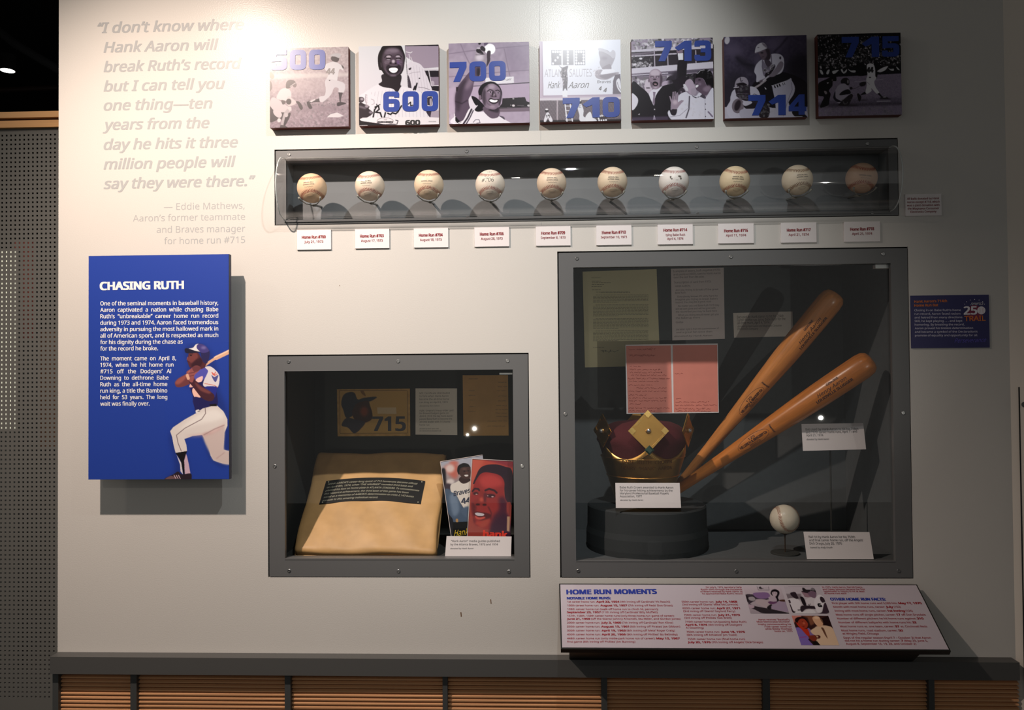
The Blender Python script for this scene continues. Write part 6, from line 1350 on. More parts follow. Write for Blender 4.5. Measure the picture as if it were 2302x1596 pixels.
# catcher
p.S([(180, 1200), (190, 1120), (260, 1000), (520, 950), (640, 980), (700, 1080), (680, 1130), (540, 1120), (500, 1230), (420, 1280), (340, 1200), (260, 1300), (150, 1310), (130, 1290)], (184, 180, 196)); p.S([(285, 920), (500, 900), (530, 1050), (520, 1180), (440, 1200), (300, 1120)], (44, 36, 46)); p.crowd(300, 900, 500, 1180, 40, 24, 34, 100, a=.7); p.S([(260, 960), (290, 840), (370, 785), (460, 800), (500, 880), (480, 930), (330, 900), (300, 950)], (150, 142, 156)); p.L([(360, 800), (370, 860), (400, 850)], 12, (40, 34, 42)); p.S([(280, 910), (400, 880), (480, 920), (400, 930)], (30, 24, 30)); p.L([(250, 970), (330, 960)], 16, (190, 184, 196))
for y in (1070, 1110, 1150): p.L([(310, y), (500, y+10)], 9, (110, 100, 116), a=.7)
p.S([(130, 1290), (260, 1250), (330, 1400), (360, 1490), (180, 1500), (120, 1370)], (186, 182, 198)); p.E(315, 1290, 105, 130, (112, 102, 112), .2); p.E(310, 1280, 50, 100, (40, 32, 40), .35, blur=8); p.S([(430, 1240), (600, 1240), (690, 1280), (700, 1340), (540, 1360), (430, 1320)], (34, 28, 34)); p.S([(400, 1230), (520, 1200), (560, 1240), (440, 1290)], (186, 182, 198)); p.S([(360, 1360), (560, 1340), (680, 1340), (700, 1500), (380, 1500)], (170, 166, 184)); p.S([(730, 1260), (820, 1230), (870, 1340), (840, 1490), (700, 1490), (690, 1400)], (38, 32, 38)); p.crowd(720, 1260, 860, 1480, 26, 20, 40, 120, a=.7); p.L([(560, 1110), (600, 1080), (660, 1100)], 7, (40, 34, 40))
p.S([(1260, 1390), (1380, 1370), (1520, 1470), (1480, 1490), (1320, 1480)], (30, 26, 32)); p.L([(1310, 1480), (1440, 1475)], 8, (200, 196, 208))
p.mesh('printed_image', quad, M_print, t)
nums(t, zf, '714', 500, 1462, 1508, 1105, 1450)
# 7 -- "715"
cn = [(62, 78), (1510, 40), (1540, 1478), (72, 1505)]
t, zf, quad, _ = board(cn, 'darkest photo board numbered 715 with batter, catcher and umpire before a crowd', '715', (1830, 68))
p = Pic(NP, NP, cn, (26, 24, 26), (140, 128, 150)); p.S([(60, 40), (1540, 40), (1540, 760), (60, 830)], (22, 20, 22), 0)
p.crowd(70, 100, 1530, 560, 900, 13, 14, 190, bias=3.2); p.crowd(70, 420, 1530, 660, 420, 17, 20, 215, bias=2.2); p.crowd(700, 180, 1250, 480, 150, 14, 40, 210, bias=2)
p.S([(60, 690), (400, 690), (920, 640), (1530, 610), (1530, 750), (900, 785), (400, 810), (60, 830)], (20, 18, 24), 0)
for q in ([(100, 695), (140, 700), (165, 765), (130, 765)], [(240, 695), (275, 690), (250, 765), (215, 755)], [(320, 715), (430, 690), (420, 710), (350, 765)], [(470, 680), (500, 685), (520, 730), (570, 680), (570, 720), (520, 755), (480, 720)], [(590, 670), (640, 700), (720, 700), (715, 735), (640, 725)], [(760, 665), (800, 680), (830, 735), (790, 725)], [(1100, 630), (1160, 690), (1290, 625), (1200, 715), (1120, 725)], [(1290, 650), (1330, 675), (1390, 670), (1385, 705), (1330, 695)], [(1430, 635), (1460, 650), (1495, 695), (1455, 680)]): p.S(q, (200, 200, 206))
p.S([(60, 835), (400, 812), (900, 785), (1540, 750), (1540, 1480), (60, 1510)], (140, 128, 152), 0); p.S([(60, 1250), (600, 1200), (1540, 1170), (1540, 1300), (60, 1360)], (110, 100, 122), 0, blur=24); p.S([(60, 1290), (500, 1280), (1540, 1260), (1540, 1300), (60, 1340)], (70, 62, 76), 0, blur=14, a=.7); p.noise(5, .8)
p.crowd(70, 1330, 1530, 1490, 60, 30, 96, 150, a=.3); p.L([(700, 900), (1200, 855)], 8, (190, 182, 200)); p.L([(1100, 1240), (1330, 1235)], 12, (196, 188, 204)); p.E(600, 1310, 180, 16, (60, 52, 64), blur=8); p.E(1240, 1195, 110, 12, (60, 52, 64), blur=6); p.E(840, 1220, 90, 10, (80, 72, 86), blur=6)
p.S([(745, 580), (800, 560), (880, 590), (925, 700), (925, 780), (740, 780)], (16, 14, 16)); p.S([(1040, 560), (1080, 540), (1160, 600), (1180, 660), (1120, 740), (1090, 840), (1050, 820)], (24, 20, 24))
p.S([(920, 650), (925, 600), (980, 580), (1040, 600), (1065, 680), (1070, 800), (1090, 830), (1050, 900), (1080, 1000), (1140, 1090), (1090, 1105), (1000, 1010), (1000, 1060), (920, 1110), (900, 1060), (920, 960), (910, 860), (930, 780)], (224, 222, 230)); p.S([(1100, 720), (1180, 660), (1290, 625), (1220, 710)], (220, 218, 226)); p.L([(920, 900), (970, 945)], 7, (150, 140, 158)); p.E(975, 822, 18, 10, (26, 22, 26))
p.S([(800, 1130), (880, 1070), (915, 1110), (830, 1130)], (26, 22, 28), 0); p.S([(750, 1115), (780, 1105), (825, 1170), (790, 1245), (765, 1190)], (30, 24, 30)); p.S([(1105, 1105), (1140, 1090), (1195, 1165), (1180, 1175)], (26, 22, 28), 0); p.S([(1155, 1190), (1200, 1150), (1290, 1175), (1280, 1195)], (50, 44, 52)); p.E(1230, 1165, 30, 10, (180, 172, 186))
p.S([(335, 1150), (370, 1050), (440, 950), (560, 930), (610, 1000), (640, 1090), (680, 1120), (640, 1200), (560, 1270), (480, 1290), (380, 1240)], (176, 168, 188)); p.S([(335, 1150), (370, 1060), (380, 1180), (480, 1240), (400, 1250), (345, 1200)], (38, 34, 48)); p.S([(500, 1060), (600, 1030), (640, 1100), (560, 1120), (440, 1130)], (26, 22, 28)); p.S([(430, 1290), (520, 1200), (640, 1110), (680, 1140), (640, 1230), (590, 1310), (420, 1310)], (42, 34, 42)); p.crowd(480, 1180, 640, 1290, 14, 16, 50, 150, a=.7); p.S([(470, 920), (480, 860), (550, 825), (610, 860), (615, 940), (580, 960), (540, 930)], (36, 30, 36)); p.E(592, 895, 16, 34, (140, 130, 140)); p.L([(640, 1030), (720, 1010), (800, 970)], 9, (90, 80, 92)); p.S([(790, 930), (850, 900), (905, 905), (890, 960), (820, 980)], (40, 34, 40)); p.E(646, 1010, 26, 24, (34, 28, 36))
p.S([(68, 960), (110, 900), (220, 850), (290, 810), (320, 770), (380, 765), (390, 880), (330, 890), (320, 970), (260, 1050), (290, 1110), (270, 1200), (250, 1300), (110, 1350), (130, 1260), (170, 1160), (68, 1130)], (16, 13, 16)); p.S([(225, 910), (265, 912), (230, 935)], (190, 186, 194), 0); p.S([(175, 1060), (210, 1060), (230, 1100), (195, 1115)], (150, 140, 146)); p.E(320, 870, 12, 20, (90, 80, 84))
p.mesh('printed_image', quad, M_print, t)
nums(t, zf, '715', 485, 480, 1490, 122, 462)
let(t, zf, [('44', 925, 745, 1035, 738, 92, {'bold': .1, 'shear': .1})], mat('print_black', (26, 24, 28), .4))

# ================================================================== BATTER PRINTED ON THE BLUE PANEL
PZ = (350, 750, 958/210)
def pp(pts): return pts
cn = [(90, 95), (748, 95), (748, 1490), (90, 1490)]
zq = z4(958/210, 350, 750)
p = Pic(150, 318, cn, (30, 62, 158)); BLUE = (30, 62, 158)
for q in ([(300, 160), (400, 110), (540, 150), (640, 420), (640, 560), (740, 850), (740, 1340), (560, 1290), (470, 1050), (300, 1090), (350, 1490), (110, 1490), (200, 1380), (150, 1010), (400, 820), (360, 560), (200, 530), (330, 380)],): p.S(q, (22, 40, 110), blur=22, a=.55)
p.L([(465, 355), (560, 290), (650, 232), (760, 190)], 26, (226, 178, 146)); p.L([(620, 255), (760, 188)], 42, (226, 178, 146)); p.L([(600, 250), (760, 175)], 12, (244, 210, 184)); p.L([(325, 445), (345, 425)], 36, (224, 170, 140))
p.S([(455, 340), (520, 350), (590, 360), (640, 410), (650, 470), (630, 560), (500, 560), (385, 560), (380, 700), (410, 800), (620, 735), (620, 600), (600, 470)], (34, 30, 92), 0)
p.S([(350, 340), (420, 390), (500, 345), (560, 380), (620, 600), (630, 740), (550, 745), (500, 770), (410, 800), (395, 700), (380, 640), (350, 540), (370, 420)], (30, 28, 88)); p.S([(380, 400), (440, 360), (530, 360), (540, 420), (480, 480), (400, 470)], (84, 84, 178))
p.S([(505, 350), (560, 342), (630, 400), (652, 465), (625, 560), (500, 548), (488, 500), (520, 430), (535, 385)], (226, 220, 224)); p.L([(500, 515), (600, 535), (630, 555)], 6, (206, 110, 84)); p.S([(570, 430), (600, 450), (640, 430), (615, 500), (590, 480)], (80, 84, 150)); p.L([(575, 405), (600, 425), (610, 400)], 9, (214, 84, 70)); p.L([(580, 420), (603, 436), (628, 418)], 7, (214, 84, 70))
p.S([(500, 555), (600, 545), (625, 560), (610, 640), (590, 650)], (38, 46, 140))
p.S([(415, 470), (480, 440), (470, 495), (420, 500)], (244, 200, 196)); p.S([(360, 515), (400, 520), (380, 550), (345, 550)], (244, 190, 180)); p.S([(385, 560), (430, 600), (455, 640), (455, 658), (410, 650), (395, 650), (375, 600)], (246, 196, 180))
p.S([(400, 370), (380, 350), (350, 350), (330, 300), (322, 270), (332, 240), (350, 200), (430, 200), (470, 260), (520, 300), (500, 350), (460, 370)], (84, 40, 48)); p.S([(350, 205), (420, 205), (430, 260), (390, 300), (345, 300), (330, 275), (325, 262), (345, 235)], (120, 62, 62), blur=5); p.E(362, 228, 12, 6, (30, 14, 22)); p.L([(350, 216), (382, 212)], 5, (30, 14, 22)); p.L([(328, 290), (352, 296)], 6, (60, 22, 34)); p.E(435, 268, 12, 18, (112, 56, 54)); p.S([(380, 300), (450, 250), (480, 300), (430, 360), (370, 348)], (50, 22, 36), blur=6, a=.8); p.L([(322, 268), (330, 245)], 6, (150, 84, 76))
p.S([(300, 162), (370, 150), (430, 108), (500, 125), (548, 180), (550, 240), (525, 310), (490, 300), (470, 260), (455, 195), (400, 195), (325, 205)], (42, 38, 86)); p.S([(325, 160), (380, 150), (410, 118), (440, 112), (420, 150), (455, 192), (400, 180)], (232, 230, 232)); p.S([(300, 162), (330, 155), (400, 180), (455, 195), (320, 205)], (28, 26, 50)); p.S([(440, 112), (500, 125), (545, 185), (470, 200), (420, 145)], (70, 62, 130)); p.E(490, 150, 26, 14, (120, 110, 170), blur=8)
p.S([(200, 510), (230, 465), (320, 415), (350, 400), (400, 480), (300, 540), (220, 550)], (112, 58, 62)); p.S([(200, 510), (230, 470), (320, 420), (300, 470), (240, 520)], (150, 84, 80), blur=6); p.S([(340, 490), (400, 480), (480, 550), (560, 600), (600, 640), (580, 690), (520, 690), (460, 650), (390, 560)], (70, 34, 46)); p.S([(400, 500), (470, 550), (560, 600), (540, 620), (450, 580)], (120, 66, 66), blur=6)
p.S([(315, 400), (350, 370), (400, 335), (440, 335), (460, 360), (440, 390), (400, 430), (380, 500), (345, 490), (330, 440)], (150, 84, 84)); p.S([(375, 350), (430, 335), (460, 355), (440, 385), (395, 395)], (110, 58, 64)); p.L([(335, 400), (350, 385)], 6, (190, 120, 110)); p.L([(345, 410), (400, 400)], 5, (80, 40, 50)); p.L([(350, 440), (390, 430)], 5, (80, 40, 50)); p.L([(325, 430), (335, 462)], 30, (226, 176, 150))
PW = (222, 214, 210)
p.S([(150, 1000), (180, 960), (300, 880), (410, 820), (480, 770), (620, 735), (690, 800), (730, 880), (730, 950), (700, 1020), (695, 1120), (690, 1190), (750, 1205), (750, 1342), (680, 1330), (590, 1300), (560, 1250), (530, 1130), (475, 1040), (380, 1050), (295, 1080), (315, 1140), (322, 1205), (205, 1220), (185, 1140), (170, 1060)], PW, 0)
p.S([(480, 1035), (600, 1010), (700, 950), (695, 1180), (750, 1210), (750, 1340), (600, 1300), (560, 1240)], (206, 188, 184), blur=8); p.S([(300, 1050), (480, 1030), (650, 960), (720, 900), (640, 990), (480, 1050)], (206, 160, 158), blur=14, a=.8); p.S([(420, 840), (600, 780), (700, 850), (600, 900), (400, 940), (240, 990)], (240, 236, 232), blur=18, a=.8); p.L([(505, 765), (510, 820), (470, 880), (300, 970), (215, 1040), (230, 1120), (262, 1200)], 7, (120, 100, 104), sm=0); p.L([(490, 1040), (600, 980), (700, 940)], 6, (150, 120, 120), blur=3); p.L([(620, 1280), (700, 1220)], 6, (180, 150, 150), blur=4)
p.S([(548, 730), (620, 722), (625, 748), (555, 748)], (20, 14, 24), 0); p.S([(410, 790), (440, 780), (450, 800), (415, 815)], (230, 226, 226)); p.L([(432, 800), (450, 795)], 6, (30, 24, 30))
p.S([(205, 1222), (322, 1202), (310, 1240), (295, 1290), (298, 1445), (285, 1445), (262, 1320), (240, 1270)], (14, 12, 18), 0); p.S([(215, 1240), (262, 1320), (280, 1440), (255, 1410), (250, 1340)], (222, 214, 220), 0); p.S([(312, 1230), (322, 1260), (340, 1340), (355, 1430), (300, 1445), (292, 1300)], (206, 176, 194), 0)
p.S([(105, 1475), (180, 1440), (230, 1410), (270, 1440), (355, 1430), (368, 1470), (340, 1492), (110, 1492)], (38, 26, 38)); p.S([(105, 1480), (160, 1455), (220, 1480), (110, 1492)], (110, 80, 84))
for x in (190, 212, 234): p.L([(x, 1448), (x+18, 1482)], 7, (220, 190, 200))
x0, x1, z0, z1 = rect([(514-144, 750+95/4.562), (514, 750+95/4.562), (515, 1076.5), (370, 1076.5)], yp)
a = P(*zq(90, 95), yp); b = P(*zq(748, 1490), yp)
tpx1 = rect([(199, 575), (514, 572), (515, 1077), (199, 1078)], yp)
sgz = tpx1[2]
p.mesh('batter_print', ((a[0], yp, a[2]), (tpx1[1], yp, a[2]), (tpx1[1], yp, max(b[2], sgz)), (a[0], yp, max(b[2], sgz))), M_printm, tp)

# ================================================================== MEDIA GUIDES
def cover(name, label, corners, y0_, y1_, pic, m=M_printg):
    tl, tr, br, bl = corners
    A, B, C, D = P(*bl, y0_), P(*br, y0_), P(*tr, y1_), P(*tl, y1_)
    n = np.cross(B-A, D-A); n /= np.linalg.norm(n)
    t = thing(name, (A+B)/2, label, 'booklet', 'media guides in the small case')
    obj('pages', MB().slab([A, B, C, D], n, .004), mat('page_block', (208, 200, 190), .7), t)
    pic.mesh('cover_print', (D, C, B, A), m, t)
    ed = MB(); 
    for q1, q2 in ((D, C), (A, D)): ed.tube([q1+n*.001, q2+n*.001], .0009, 5)
    obj('plastic_sleeve_edge', ed, mat('sleeve_edge', (226, 214, 210), .15), t)
    return t, Pl(A, B-A, D-A)
cn = [(118, 225), (680, 135), (800, 1290), (290, 1370)]
p = Pic(100, 200, cn, (190, 176, 176), (30, 34, 44))
p.S([(118, 230), (400, 180), (680, 140), (700, 300), (500, 330), (130, 300)], (168, 172, 186), blur=20); p.S([(180, 300), (300, 260), (360, 300), (340, 480), (240, 420)], (190, 104, 90), blur=20); p.E(300, 250, 60, 30, (196, 110, 96), blur=14); p.E(250, 330, 60, 60, (220, 200, 196), blur=14); p.S([(140, 340), (190, 350), (210, 600), (260, 700), (180, 660), (150, 480)], (26, 22, 28), blur=8); p.E(260, 520, 50, 40, (214, 206, 204), blur=10); p.S([(180, 560), (270, 560), (270, 700), (200, 680)], (60, 50, 60), blur=10)
p.S([(180, 640), (300, 660), (420, 860), (500, 960), (520, 1070), (300, 1070), (230, 950)], (74, 92, 116), blur=8); p.S([(250, 720), (330, 700), (380, 900), (300, 980)], (112, 132, 156), blur=16); p.S([(200, 900), (260, 980), (300, 1060), (300, 1360), (250, 1100)], (26, 26, 34)); p.S([(290, 1060), (560, 1050), (560, 1340), (300, 1370)], (10, 10, 12), 0)
p.S([(262, 570), (330, 530), (400, 500), (520, 500), (520, 900), (470, 920), (400, 820), (330, 690), (270, 660)], (220, 214, 206)); p.S([(400, 900), (500, 860), (500, 1010), (420, 960)], (82, 100, 124), blur=8); p.S([(370, 500), (400, 450), (500, 470), (520, 510), (430, 550)], (54, 36, 34)); p.S([(345, 350), (360, 290), (420, 255), (480, 265), (510, 300), (515, 340), (400, 340), (375, 420), (355, 400)], (22, 18, 20)); p.S([(372, 380), (400, 320), (480, 310), (520, 330), (520, 460), (470, 480), (420, 470), (385, 430)], (70, 48, 44)); p.E(440, 340, 30, 12, (104, 76, 70), blur=8); p.E(440, 372, 14, 6, (24, 16, 18)); p.E(492, 368, 12, 6, (24, 16, 18)); p.E(470, 398, 16, 14, (92, 62, 56), blur=4); p.S([(440, 428), (490, 425), (485, 446), (455, 448)], (226, 222, 220)); p.S([(335, 1020), (360, 1020), (362, 1056), (335, 1056)], (180, 140, 90))
t, pl1 = cover('media_guide', 'grey booklet behind with a smiling player in white jersey 44', [(990, 1038), (1085, 1022.8), (1105, 1216), (1018, 1230)], .115, .155, p)
zg = z4(5.91, 970, 1000); mb = MB()
TZ(mb, pl1, zg, 'Braves', 295, 680, 520, 630, 62, 5.91, shear=.35, bold=.03, h=.0008); TZ(mb, pl1, zg, '44', 402, 782, 520, 768, 72, 5.91, bold=.07, h=.0008)
obj('picture_lettering', mb, mat('navy_print', (40, 46, 70), .5), t)
mb = MB(); TZ(mb, pl1, zg, 'Hank', 300, 1215, 500, 1190, 80, 5.91, shear=.45, h=.0008); obj('picture_lettering', mb, mat('yellow_print', (220, 190, 40), .5), t)
cn = [(540, 185), (1085, 215), (1045, 1310), (470, 1310)]
p = Pic(120, 230, cn, (186, 74, 60), (150, 60, 52)); p.S([(540, 185), (700, 200), (560, 500), (520, 700), (500, 400)], (196, 92, 74), blur=20); p.S([(700, 190), (1085, 215), (1080, 300), (900, 250)], (140, 48, 60), blur=10)
p.S([(555, 510), (590, 420), (640, 320), (720, 270), (860, 260), (980, 290), (1070, 350), (1078, 700), (1060, 790), (980, 700), (960, 480), (900, 400), (760, 380), (650, 390), (590, 500)], (42, 24, 38))
p.S([(550, 580), (600, 460), (680, 370), (800, 370), (920, 410), (970, 500), (965, 650), (1000, 800), (990, 900), (900, 1080), (760, 1120), (620, 1080), (560, 1000), (530, 850), (525, 700)], (150, 44, 44)); p.S([(640, 450), (760, 390), (900, 430), (950, 520), (820, 560), (700, 560)], (186, 62, 60), blur=20)
p.S([(900, 700), (980, 700), (1010, 850), (930, 1040), (790, 1110), (820, 950), (900, 850)], (74, 24, 48), blur=20); p.S([(540, 760), (600, 820), (560, 1000), (620, 1080), (545, 900)], (96, 28, 36), blur=12); p.S([(1000, 780), (1050, 760), (1045, 900), (1010, 940)], (150, 60, 56)); p.S([(800, 1080), (1000, 900), (1050, 1300), (780, 1300)], (58, 20, 48), blur=16); p.S([(1005, 945), (1043, 945), (1035, 1150), (1000, 1140)], (190, 150, 120), 0, blur=3)
p.L([(548, 610), (580, 575), (625, 580), (640, 600)], 22, (50, 18, 30), blur=3); p.L([(720, 600), (770, 578), (840, 600), (870, 630)], 24, (50, 18, 30), blur=3); p.E(592, 640, 36, 20, (60, 22, 30), blur=5); p.E(790, 670, 62, 26, (60, 20, 34), blur=6); p.E(602, 650, 14, 7, (206, 170, 160)); p.E(815, 682, 16, 8, (206, 170, 170)); p.E(752, 670, 10, 7, (190, 150, 150))
p.S([(650, 600), (700, 620), (720, 700), (740, 760), (700, 800), (620, 800), (570, 770), (580, 720), (640, 700)], (140, 40, 38), blur=5); p.E(670, 720, 30, 30, (196, 80, 64), blur=12); p.E(620, 786, 30, 14, (50, 14, 22), blur=5); p.E(710, 790, 28, 14, (50, 14, 22), blur=5); p.S([(700, 640), (740, 640), (720, 760), (700, 720)], (96, 28, 40), blur=8)
p.S([(560, 910), (600, 880), (660, 890), (740, 900), (800, 930), (760, 980), (680, 1000), (600, 980)], (86, 22, 30), blur=4); p.S([(580, 935), (640, 960), (700, 950), (720, 965), (660, 990), (600, 980)], (206, 84, 72), blur=4); p.S([(582, 905), (620, 895), (700, 912), (695, 935), (640, 940), (600, 930)], (206, 200, 206)); p.L([(760, 820), (800, 900), (790, 980)], 14, (90, 24, 34), blur=6); p.E(640, 1040, 60, 26, (176, 60, 50), blur=12); p.S([(690, 1000), (780, 990), (730, 1080), (640, 1090)], (170, 66, 54), blur=12)
t, pl2 = cover('media_guide', 'red booklet in front with a painted close-up face', [(1061.5, 1031.5), (1153.6, 1036.4), (1146.8, 1221), (1049.5, 1220)], .075, .105, p)
mb = MB(); TZ(mb, pl2, zg, 'hank', 690, 1222, 1000, 1236, 82, 5.91, bold=.10, h=.0008); obj('picture_lettering', mb, mat('scarlet_print', (232, 62, 44), .4), t)

# ================================================================== CERTIFICATE HEAD, CONSOLE PICTURES
cn = [(88, 240), (1000, 235), (1002, 825), (98, 830)]
p = Pic(150, 98, cn, (206, 160, 88)); p.noise(4, 2)
p.S([(128, 262), (962, 262), (966, 786), (136, 790)], (214, 168, 92), 0)
p.S([(145, 420), (170, 320), (240, 280), (310, 290), (350, 370), (430, 350), (585, 340), (520, 390), (420, 420), (300, 560), (210, 600), (170, 500)], (46, 50, 62)); p.S([(390, 400), (480, 390), (500, 440), (530, 540), (520, 620), (430, 660), (330, 640), (280, 540), (320, 440)], (70, 40, 30)); p.E(430, 520, 50, 60, (150, 66, 34), blur=16); p.S([(210, 600), (330, 620), (440, 650), (400, 720), (310, 790), (230, 720), (150, 690)], (60, 56, 66)); p.S([(385, 262), (420, 262), (450, 330), (400, 300)], (150, 104, 48))
p.S([(590, 470), (825, 470), (830, 550), (595, 550)], (232, 204, 160), 0)
A_, B_, C_, D_ = P(*CERT[3], yb_), P(*CERT[2], yb_), P(*CERT[1], yb_), P(*CERT[0], yb_)
p.mesh('picture_print', (D_, C_, B_, A_), M_printm, cert, lift=.0003)
mb = MB(); TZ(mb, cpl, z2, '715', 540, 757, 935, 755, 170, K2, bold=.06, h=.0007); obj('numerals', mb, mat('certificate_slate', (66, 66, 74), .6), cert)

zk = z4(11.4, 1670, 1315)
def conpic(name, cn, pic):
    q = [CP.uv(*zk(*c)) for c in cn]
    x0 = (q[0][0]+q[3][0])/2; x1 = (q[1][0]+q[2][0])/2; t1 = (q[0][1]+q[1][1])/2; t0 = (q[2][1]+q[3][1])/2
    pic.mesh(name, (CP.w(x0, t1, .0008), CP.w(x1, t1, .0008), CP.w(x1, t0, .0008), CP.w(x0, t0, .0008)), M_printg, con, lift=.0002)
cn = [(30, 45), (985, 45), (1160, 740), (170, 740)]
p = Pic(92, 60, cn, (186, 174, 184), (150, 140, 150))
p.S([(80, 260), (400, 270), (700, 330), (560, 400), (300, 420), (150, 480)], (60, 52, 62)); p.S([(90, 280), (150, 320), (140, 440), (100, 420)], (40, 34, 40)); p.S([(270, 230), (430, 200), (650, 210), (700, 320), (560, 360), (370, 340)], (124, 96, 140)); p.S([(150, 330), (260, 310), (320, 360), (300, 410), (180, 400)], (150, 144, 150)); p.S([(330, 380), (520, 370), (700, 430), (700, 540), (600, 600), (420, 520), (340, 470)], (170, 156, 164)); p.S([(150, 480), (280, 540), (600, 600), (900, 660), (1160, 740), (560, 740), (300, 640), (140, 560)], (44, 38, 44)); p.S([(130, 500), (280, 540), (250, 600), (150, 580)], (170, 150, 166)); p.S([(600, 580), (700, 500), (740, 540), (680, 640)], (36, 32, 36)); p.S([(720, 540), (900, 430), (1080, 420), (1140, 680), (900, 650), (740, 620)], (150, 134, 158)); p.S([(930, 390), (1060, 380), (1070, 430), (940, 420)], (70, 44, 36)); p.S([(640, 440), (840, 400), (860, 460), (720, 500)], (96, 60, 96))
p.S([(720, 220), (760, 140), (850, 120), (930, 160), (945, 230), (900, 330), (920, 400), (860, 430), (830, 300), (760, 280)], (24, 20, 26)); p.S([(760, 200), (830, 180), (890, 200), (870, 270), (820, 310), (770, 270)], (176, 160, 172)); p.E(800, 215, 10, 5, (40, 34, 40)); p.E(850, 215, 10, 5, (40, 34, 40)); p.S([(660, 320), (760, 310), (840, 330), (860, 420), (700, 420)], (170, 156, 170)); p.S([(380, 45), (400, 120), (440, 140), (690, 140), (690, 60)], (176, 166, 176), 0); p.L([(385, 50), (415, 138), (690, 138), (680, 55)], 7, (50, 44, 50)); p.S([(430, 90), (470, 50), (510, 90), (560, 100), (480, 115)], (60, 54, 60))
conpic('photo_print', cn, p)
cn = [(1060, 45), (1990, 45), (2200, 740), (1260, 740)]
p = Pic(88, 60, cn, (176, 168, 178), (190, 184, 192))
p.S([(1090, 240), (1500, 240), (1500, 380), (1120, 380)], (120, 110, 118), 0, blur=10); p.L([(1480, 48), (1630, 48)], 10, (20, 18, 20)); p.L([(1180, 52), (2000, 48)], 5, (90, 84, 90))
p.S([(1140, 400), (1240, 350), (1370, 360), (1440, 400), (1500, 520), (1480, 640), (1560, 700), (1300, 720), (1230, 560)], (204, 200, 208)); p.S([(1150, 420), (1200, 390), (1230, 470), (1160, 470)], (60, 46, 56)); p.S([(1160, 490), (1220, 510), (1280, 660), (1340, 690), (1280, 720), (1200, 600)], (48, 36, 44)); p.S([(1225, 220), (1290, 195), (1360, 200), (1400, 280), (1430, 350), (1370, 370), (1290, 320), (1240, 270)], (44, 34, 42))
p.S([(1590, 420), (1700, 340), (1850, 360), (1830, 520), (1700, 560), (1600, 520)], (196, 190, 198)); p.S([(1520, 180), (1700, 180), (1760, 250), (1740, 320), (1600, 320), (1560, 260)], (140, 110, 124)); p.S([(1510, 175), (1700, 150), (1760, 210), (1650, 220)], (40, 34, 40)); p.S([(1690, 200), (1860, 160), (1890, 260), (1860, 340), (1800, 340), (1700, 280)], (112, 88, 108)); p.S([(1540, 90), (1590, 90), (1640, 130), (1760, 130), (1780, 90), (1850, 110), (1900, 240), (1850, 180), (1680, 160), (1560, 165)], (34, 28, 34)); p.S([(1760, 100), (1820, 90), (1860, 150), (1780, 150)], (110, 104, 112))
p.S([(1470, 320), (1560, 340), (1620, 520), (1540, 520)], (30, 24, 30)); p.S([(1500, 540), (1700, 540), (1880, 560), (1880, 620), (1620, 620), (1500, 700), (1460, 620)], (44, 34, 42)); p.S([(1850, 360), (1960, 260), (2080, 330), (2110, 440), (2090, 560), (2000, 690), (1880, 690), (1820, 500)], (208, 204, 212)); p.S([(1980, 320), (2040, 320), (2110, 420), (2040, 470), (1980, 400)], (50, 38, 46)); p.S([(2060, 500), (2120, 450), (2190, 600), (2190, 690), (2100, 740), (1900, 740), (2000, 690)], (56, 40, 52)); p.L([(2040, 475), (2130, 440)], 12, (214, 210, 216)); p.L([(1670, 500), (1690, 550), (1720, 490)], 12, (50, 42, 50)); p.L([(1400, 650), (1480, 640)], 16, (26, 22, 26)); p.E(1960, 520, 10, 10, (208, 204, 212)); p.S([(1260, 720), (1500, 700), (1640, 640), (1780, 640), (1800, 740), (1270, 740)], (206, 204, 210))
conpic('photo_print', cn, p)
mb = MB(); TZ(mb, CP, zk, '6', 1940, 570, 2020, 570, 82, 11.4, bold=.12, h=.0016); obj('picture_lettering', mb, mat('print_black', (26, 24, 28), .4), con)
cn = [(1300, 795), (2230, 795), (2420, 1550), (1440, 1550)]
p = Pic(90, 64, cn, (60, 30, 28), (40, 20, 20))
p.S([(1300, 795), (1560, 795), (1400, 900), (1330, 1000)], (190, 120, 110), 0, blur=8); p.S([(1560, 795), (1830, 795), (1850, 1000), (1750, 1050), (1700, 850)], (120, 74, 54), 0, blur=10)
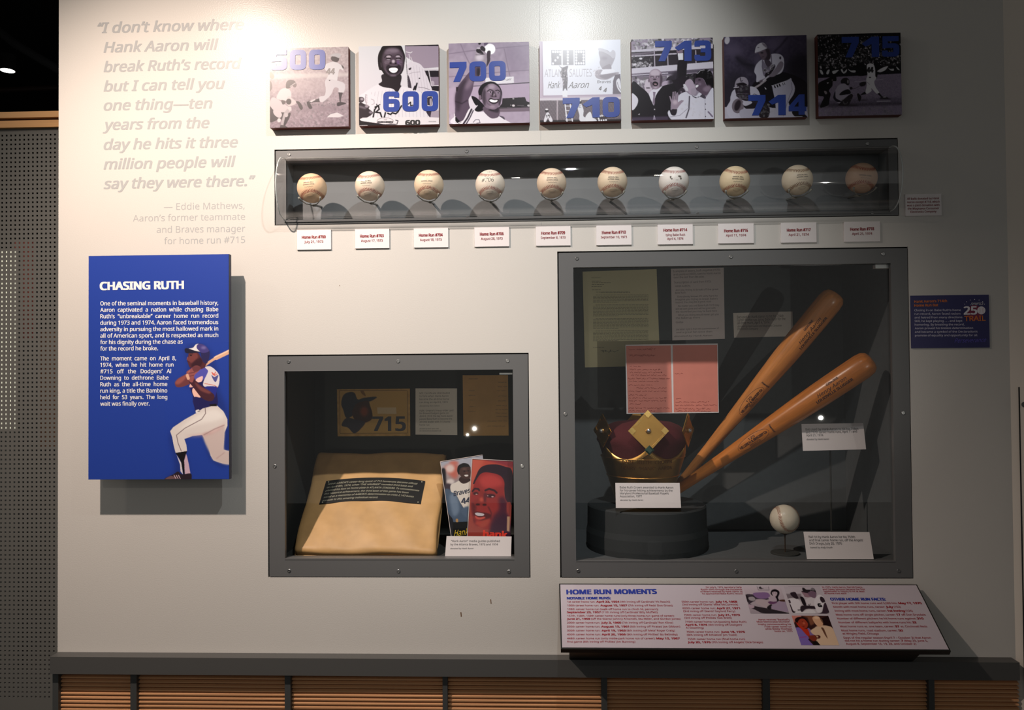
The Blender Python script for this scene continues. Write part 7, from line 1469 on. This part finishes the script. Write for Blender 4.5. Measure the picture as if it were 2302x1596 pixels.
p.S([(1340, 1100), (1450, 1090), (1560, 1180), (1700, 1330), (1640, 1400), (1760, 1550), (1440, 1550), (1380, 1260)], (116, 96, 170), 0); p.S([(1560, 1100), (1700, 1110), (1780, 1230), (1800, 1300), (1680, 1300)], (120, 96, 150)); p.S([(1400, 960), (1450, 940), (1560, 1060), (1660, 1130), (1700, 1280), (1640, 1310), (1520, 1160), (1420, 1030)], (176, 44, 26)); p.L([(1440, 1350), (1600, 1330)], 14, (150, 50, 120))
p.S([(1370, 920), (1420, 850), (1520, 830), (1640, 860), (1690, 960), (1690, 1080), (1640, 1130), (1560, 1100), (1450, 1000)], (30, 12, 12)); p.S([(1440, 960), (1520, 880), (1620, 890), (1690, 1000), (1650, 1100), (1580, 1110), (1470, 1040)], (150, 56, 36)); p.E(1590, 990, 30, 26, (190, 96, 70), blur=10); p.E(1560, 950, 12, 6, (50, 16, 14)); p.S([(1530, 1060), (1600, 1060), (1570, 1085)], (120, 30, 24))
p.S([(1730, 1180), (1830, 1110), (1920, 1060), (2080, 1040), (2280, 1090), (2420, 1400), (2440, 1550), (1900, 1550), (1840, 1450), (1880, 1330), (1780, 1260)], (206, 178, 152)); p.S([(1820, 860), (1880, 810), (1980, 820), (2050, 920), (2070, 1000), (2030, 1060), (1940, 1070), (1860, 980)], (204, 160, 128)); p.E(1930, 850, 70, 26, (220, 188, 160), blur=10); p.S([(2010, 870), (2060, 900), (2075, 980), (2050, 960)], (110, 80, 60)); p.S([(2010, 1100), (2060, 1100), (2100, 1200), (2140, 1370), (2090, 1300), (2040, 1180)], (96, 60, 44)); p.S([(2060, 860), (2230, 800), (2280, 1080), (2100, 1030)], (30, 8, 12), 0)
p.S([(1650, 1320), (1790, 1290), (1880, 1330), (1840, 1420), (1740, 1430)], (120, 46, 30)); p.E(1900, 1330, 64, 46, (70, 24, 18)); p.E(1880, 1325, 26, 24, (196, 160, 130)); p.S([(1740, 1450), (1860, 1440), (1940, 1550), (1780, 1550)], (16, 10, 10), 0); p.L([(1400, 830), (1540, 820)], 14, (200, 140, 130))
conpic('photo_print', cn, p)

# ------------------------------------------------------------------ tidy up
for o in list(bpy.data.objects):
    if '_o' in o: del o['_o']
bpy.data.objects.remove(_fo)
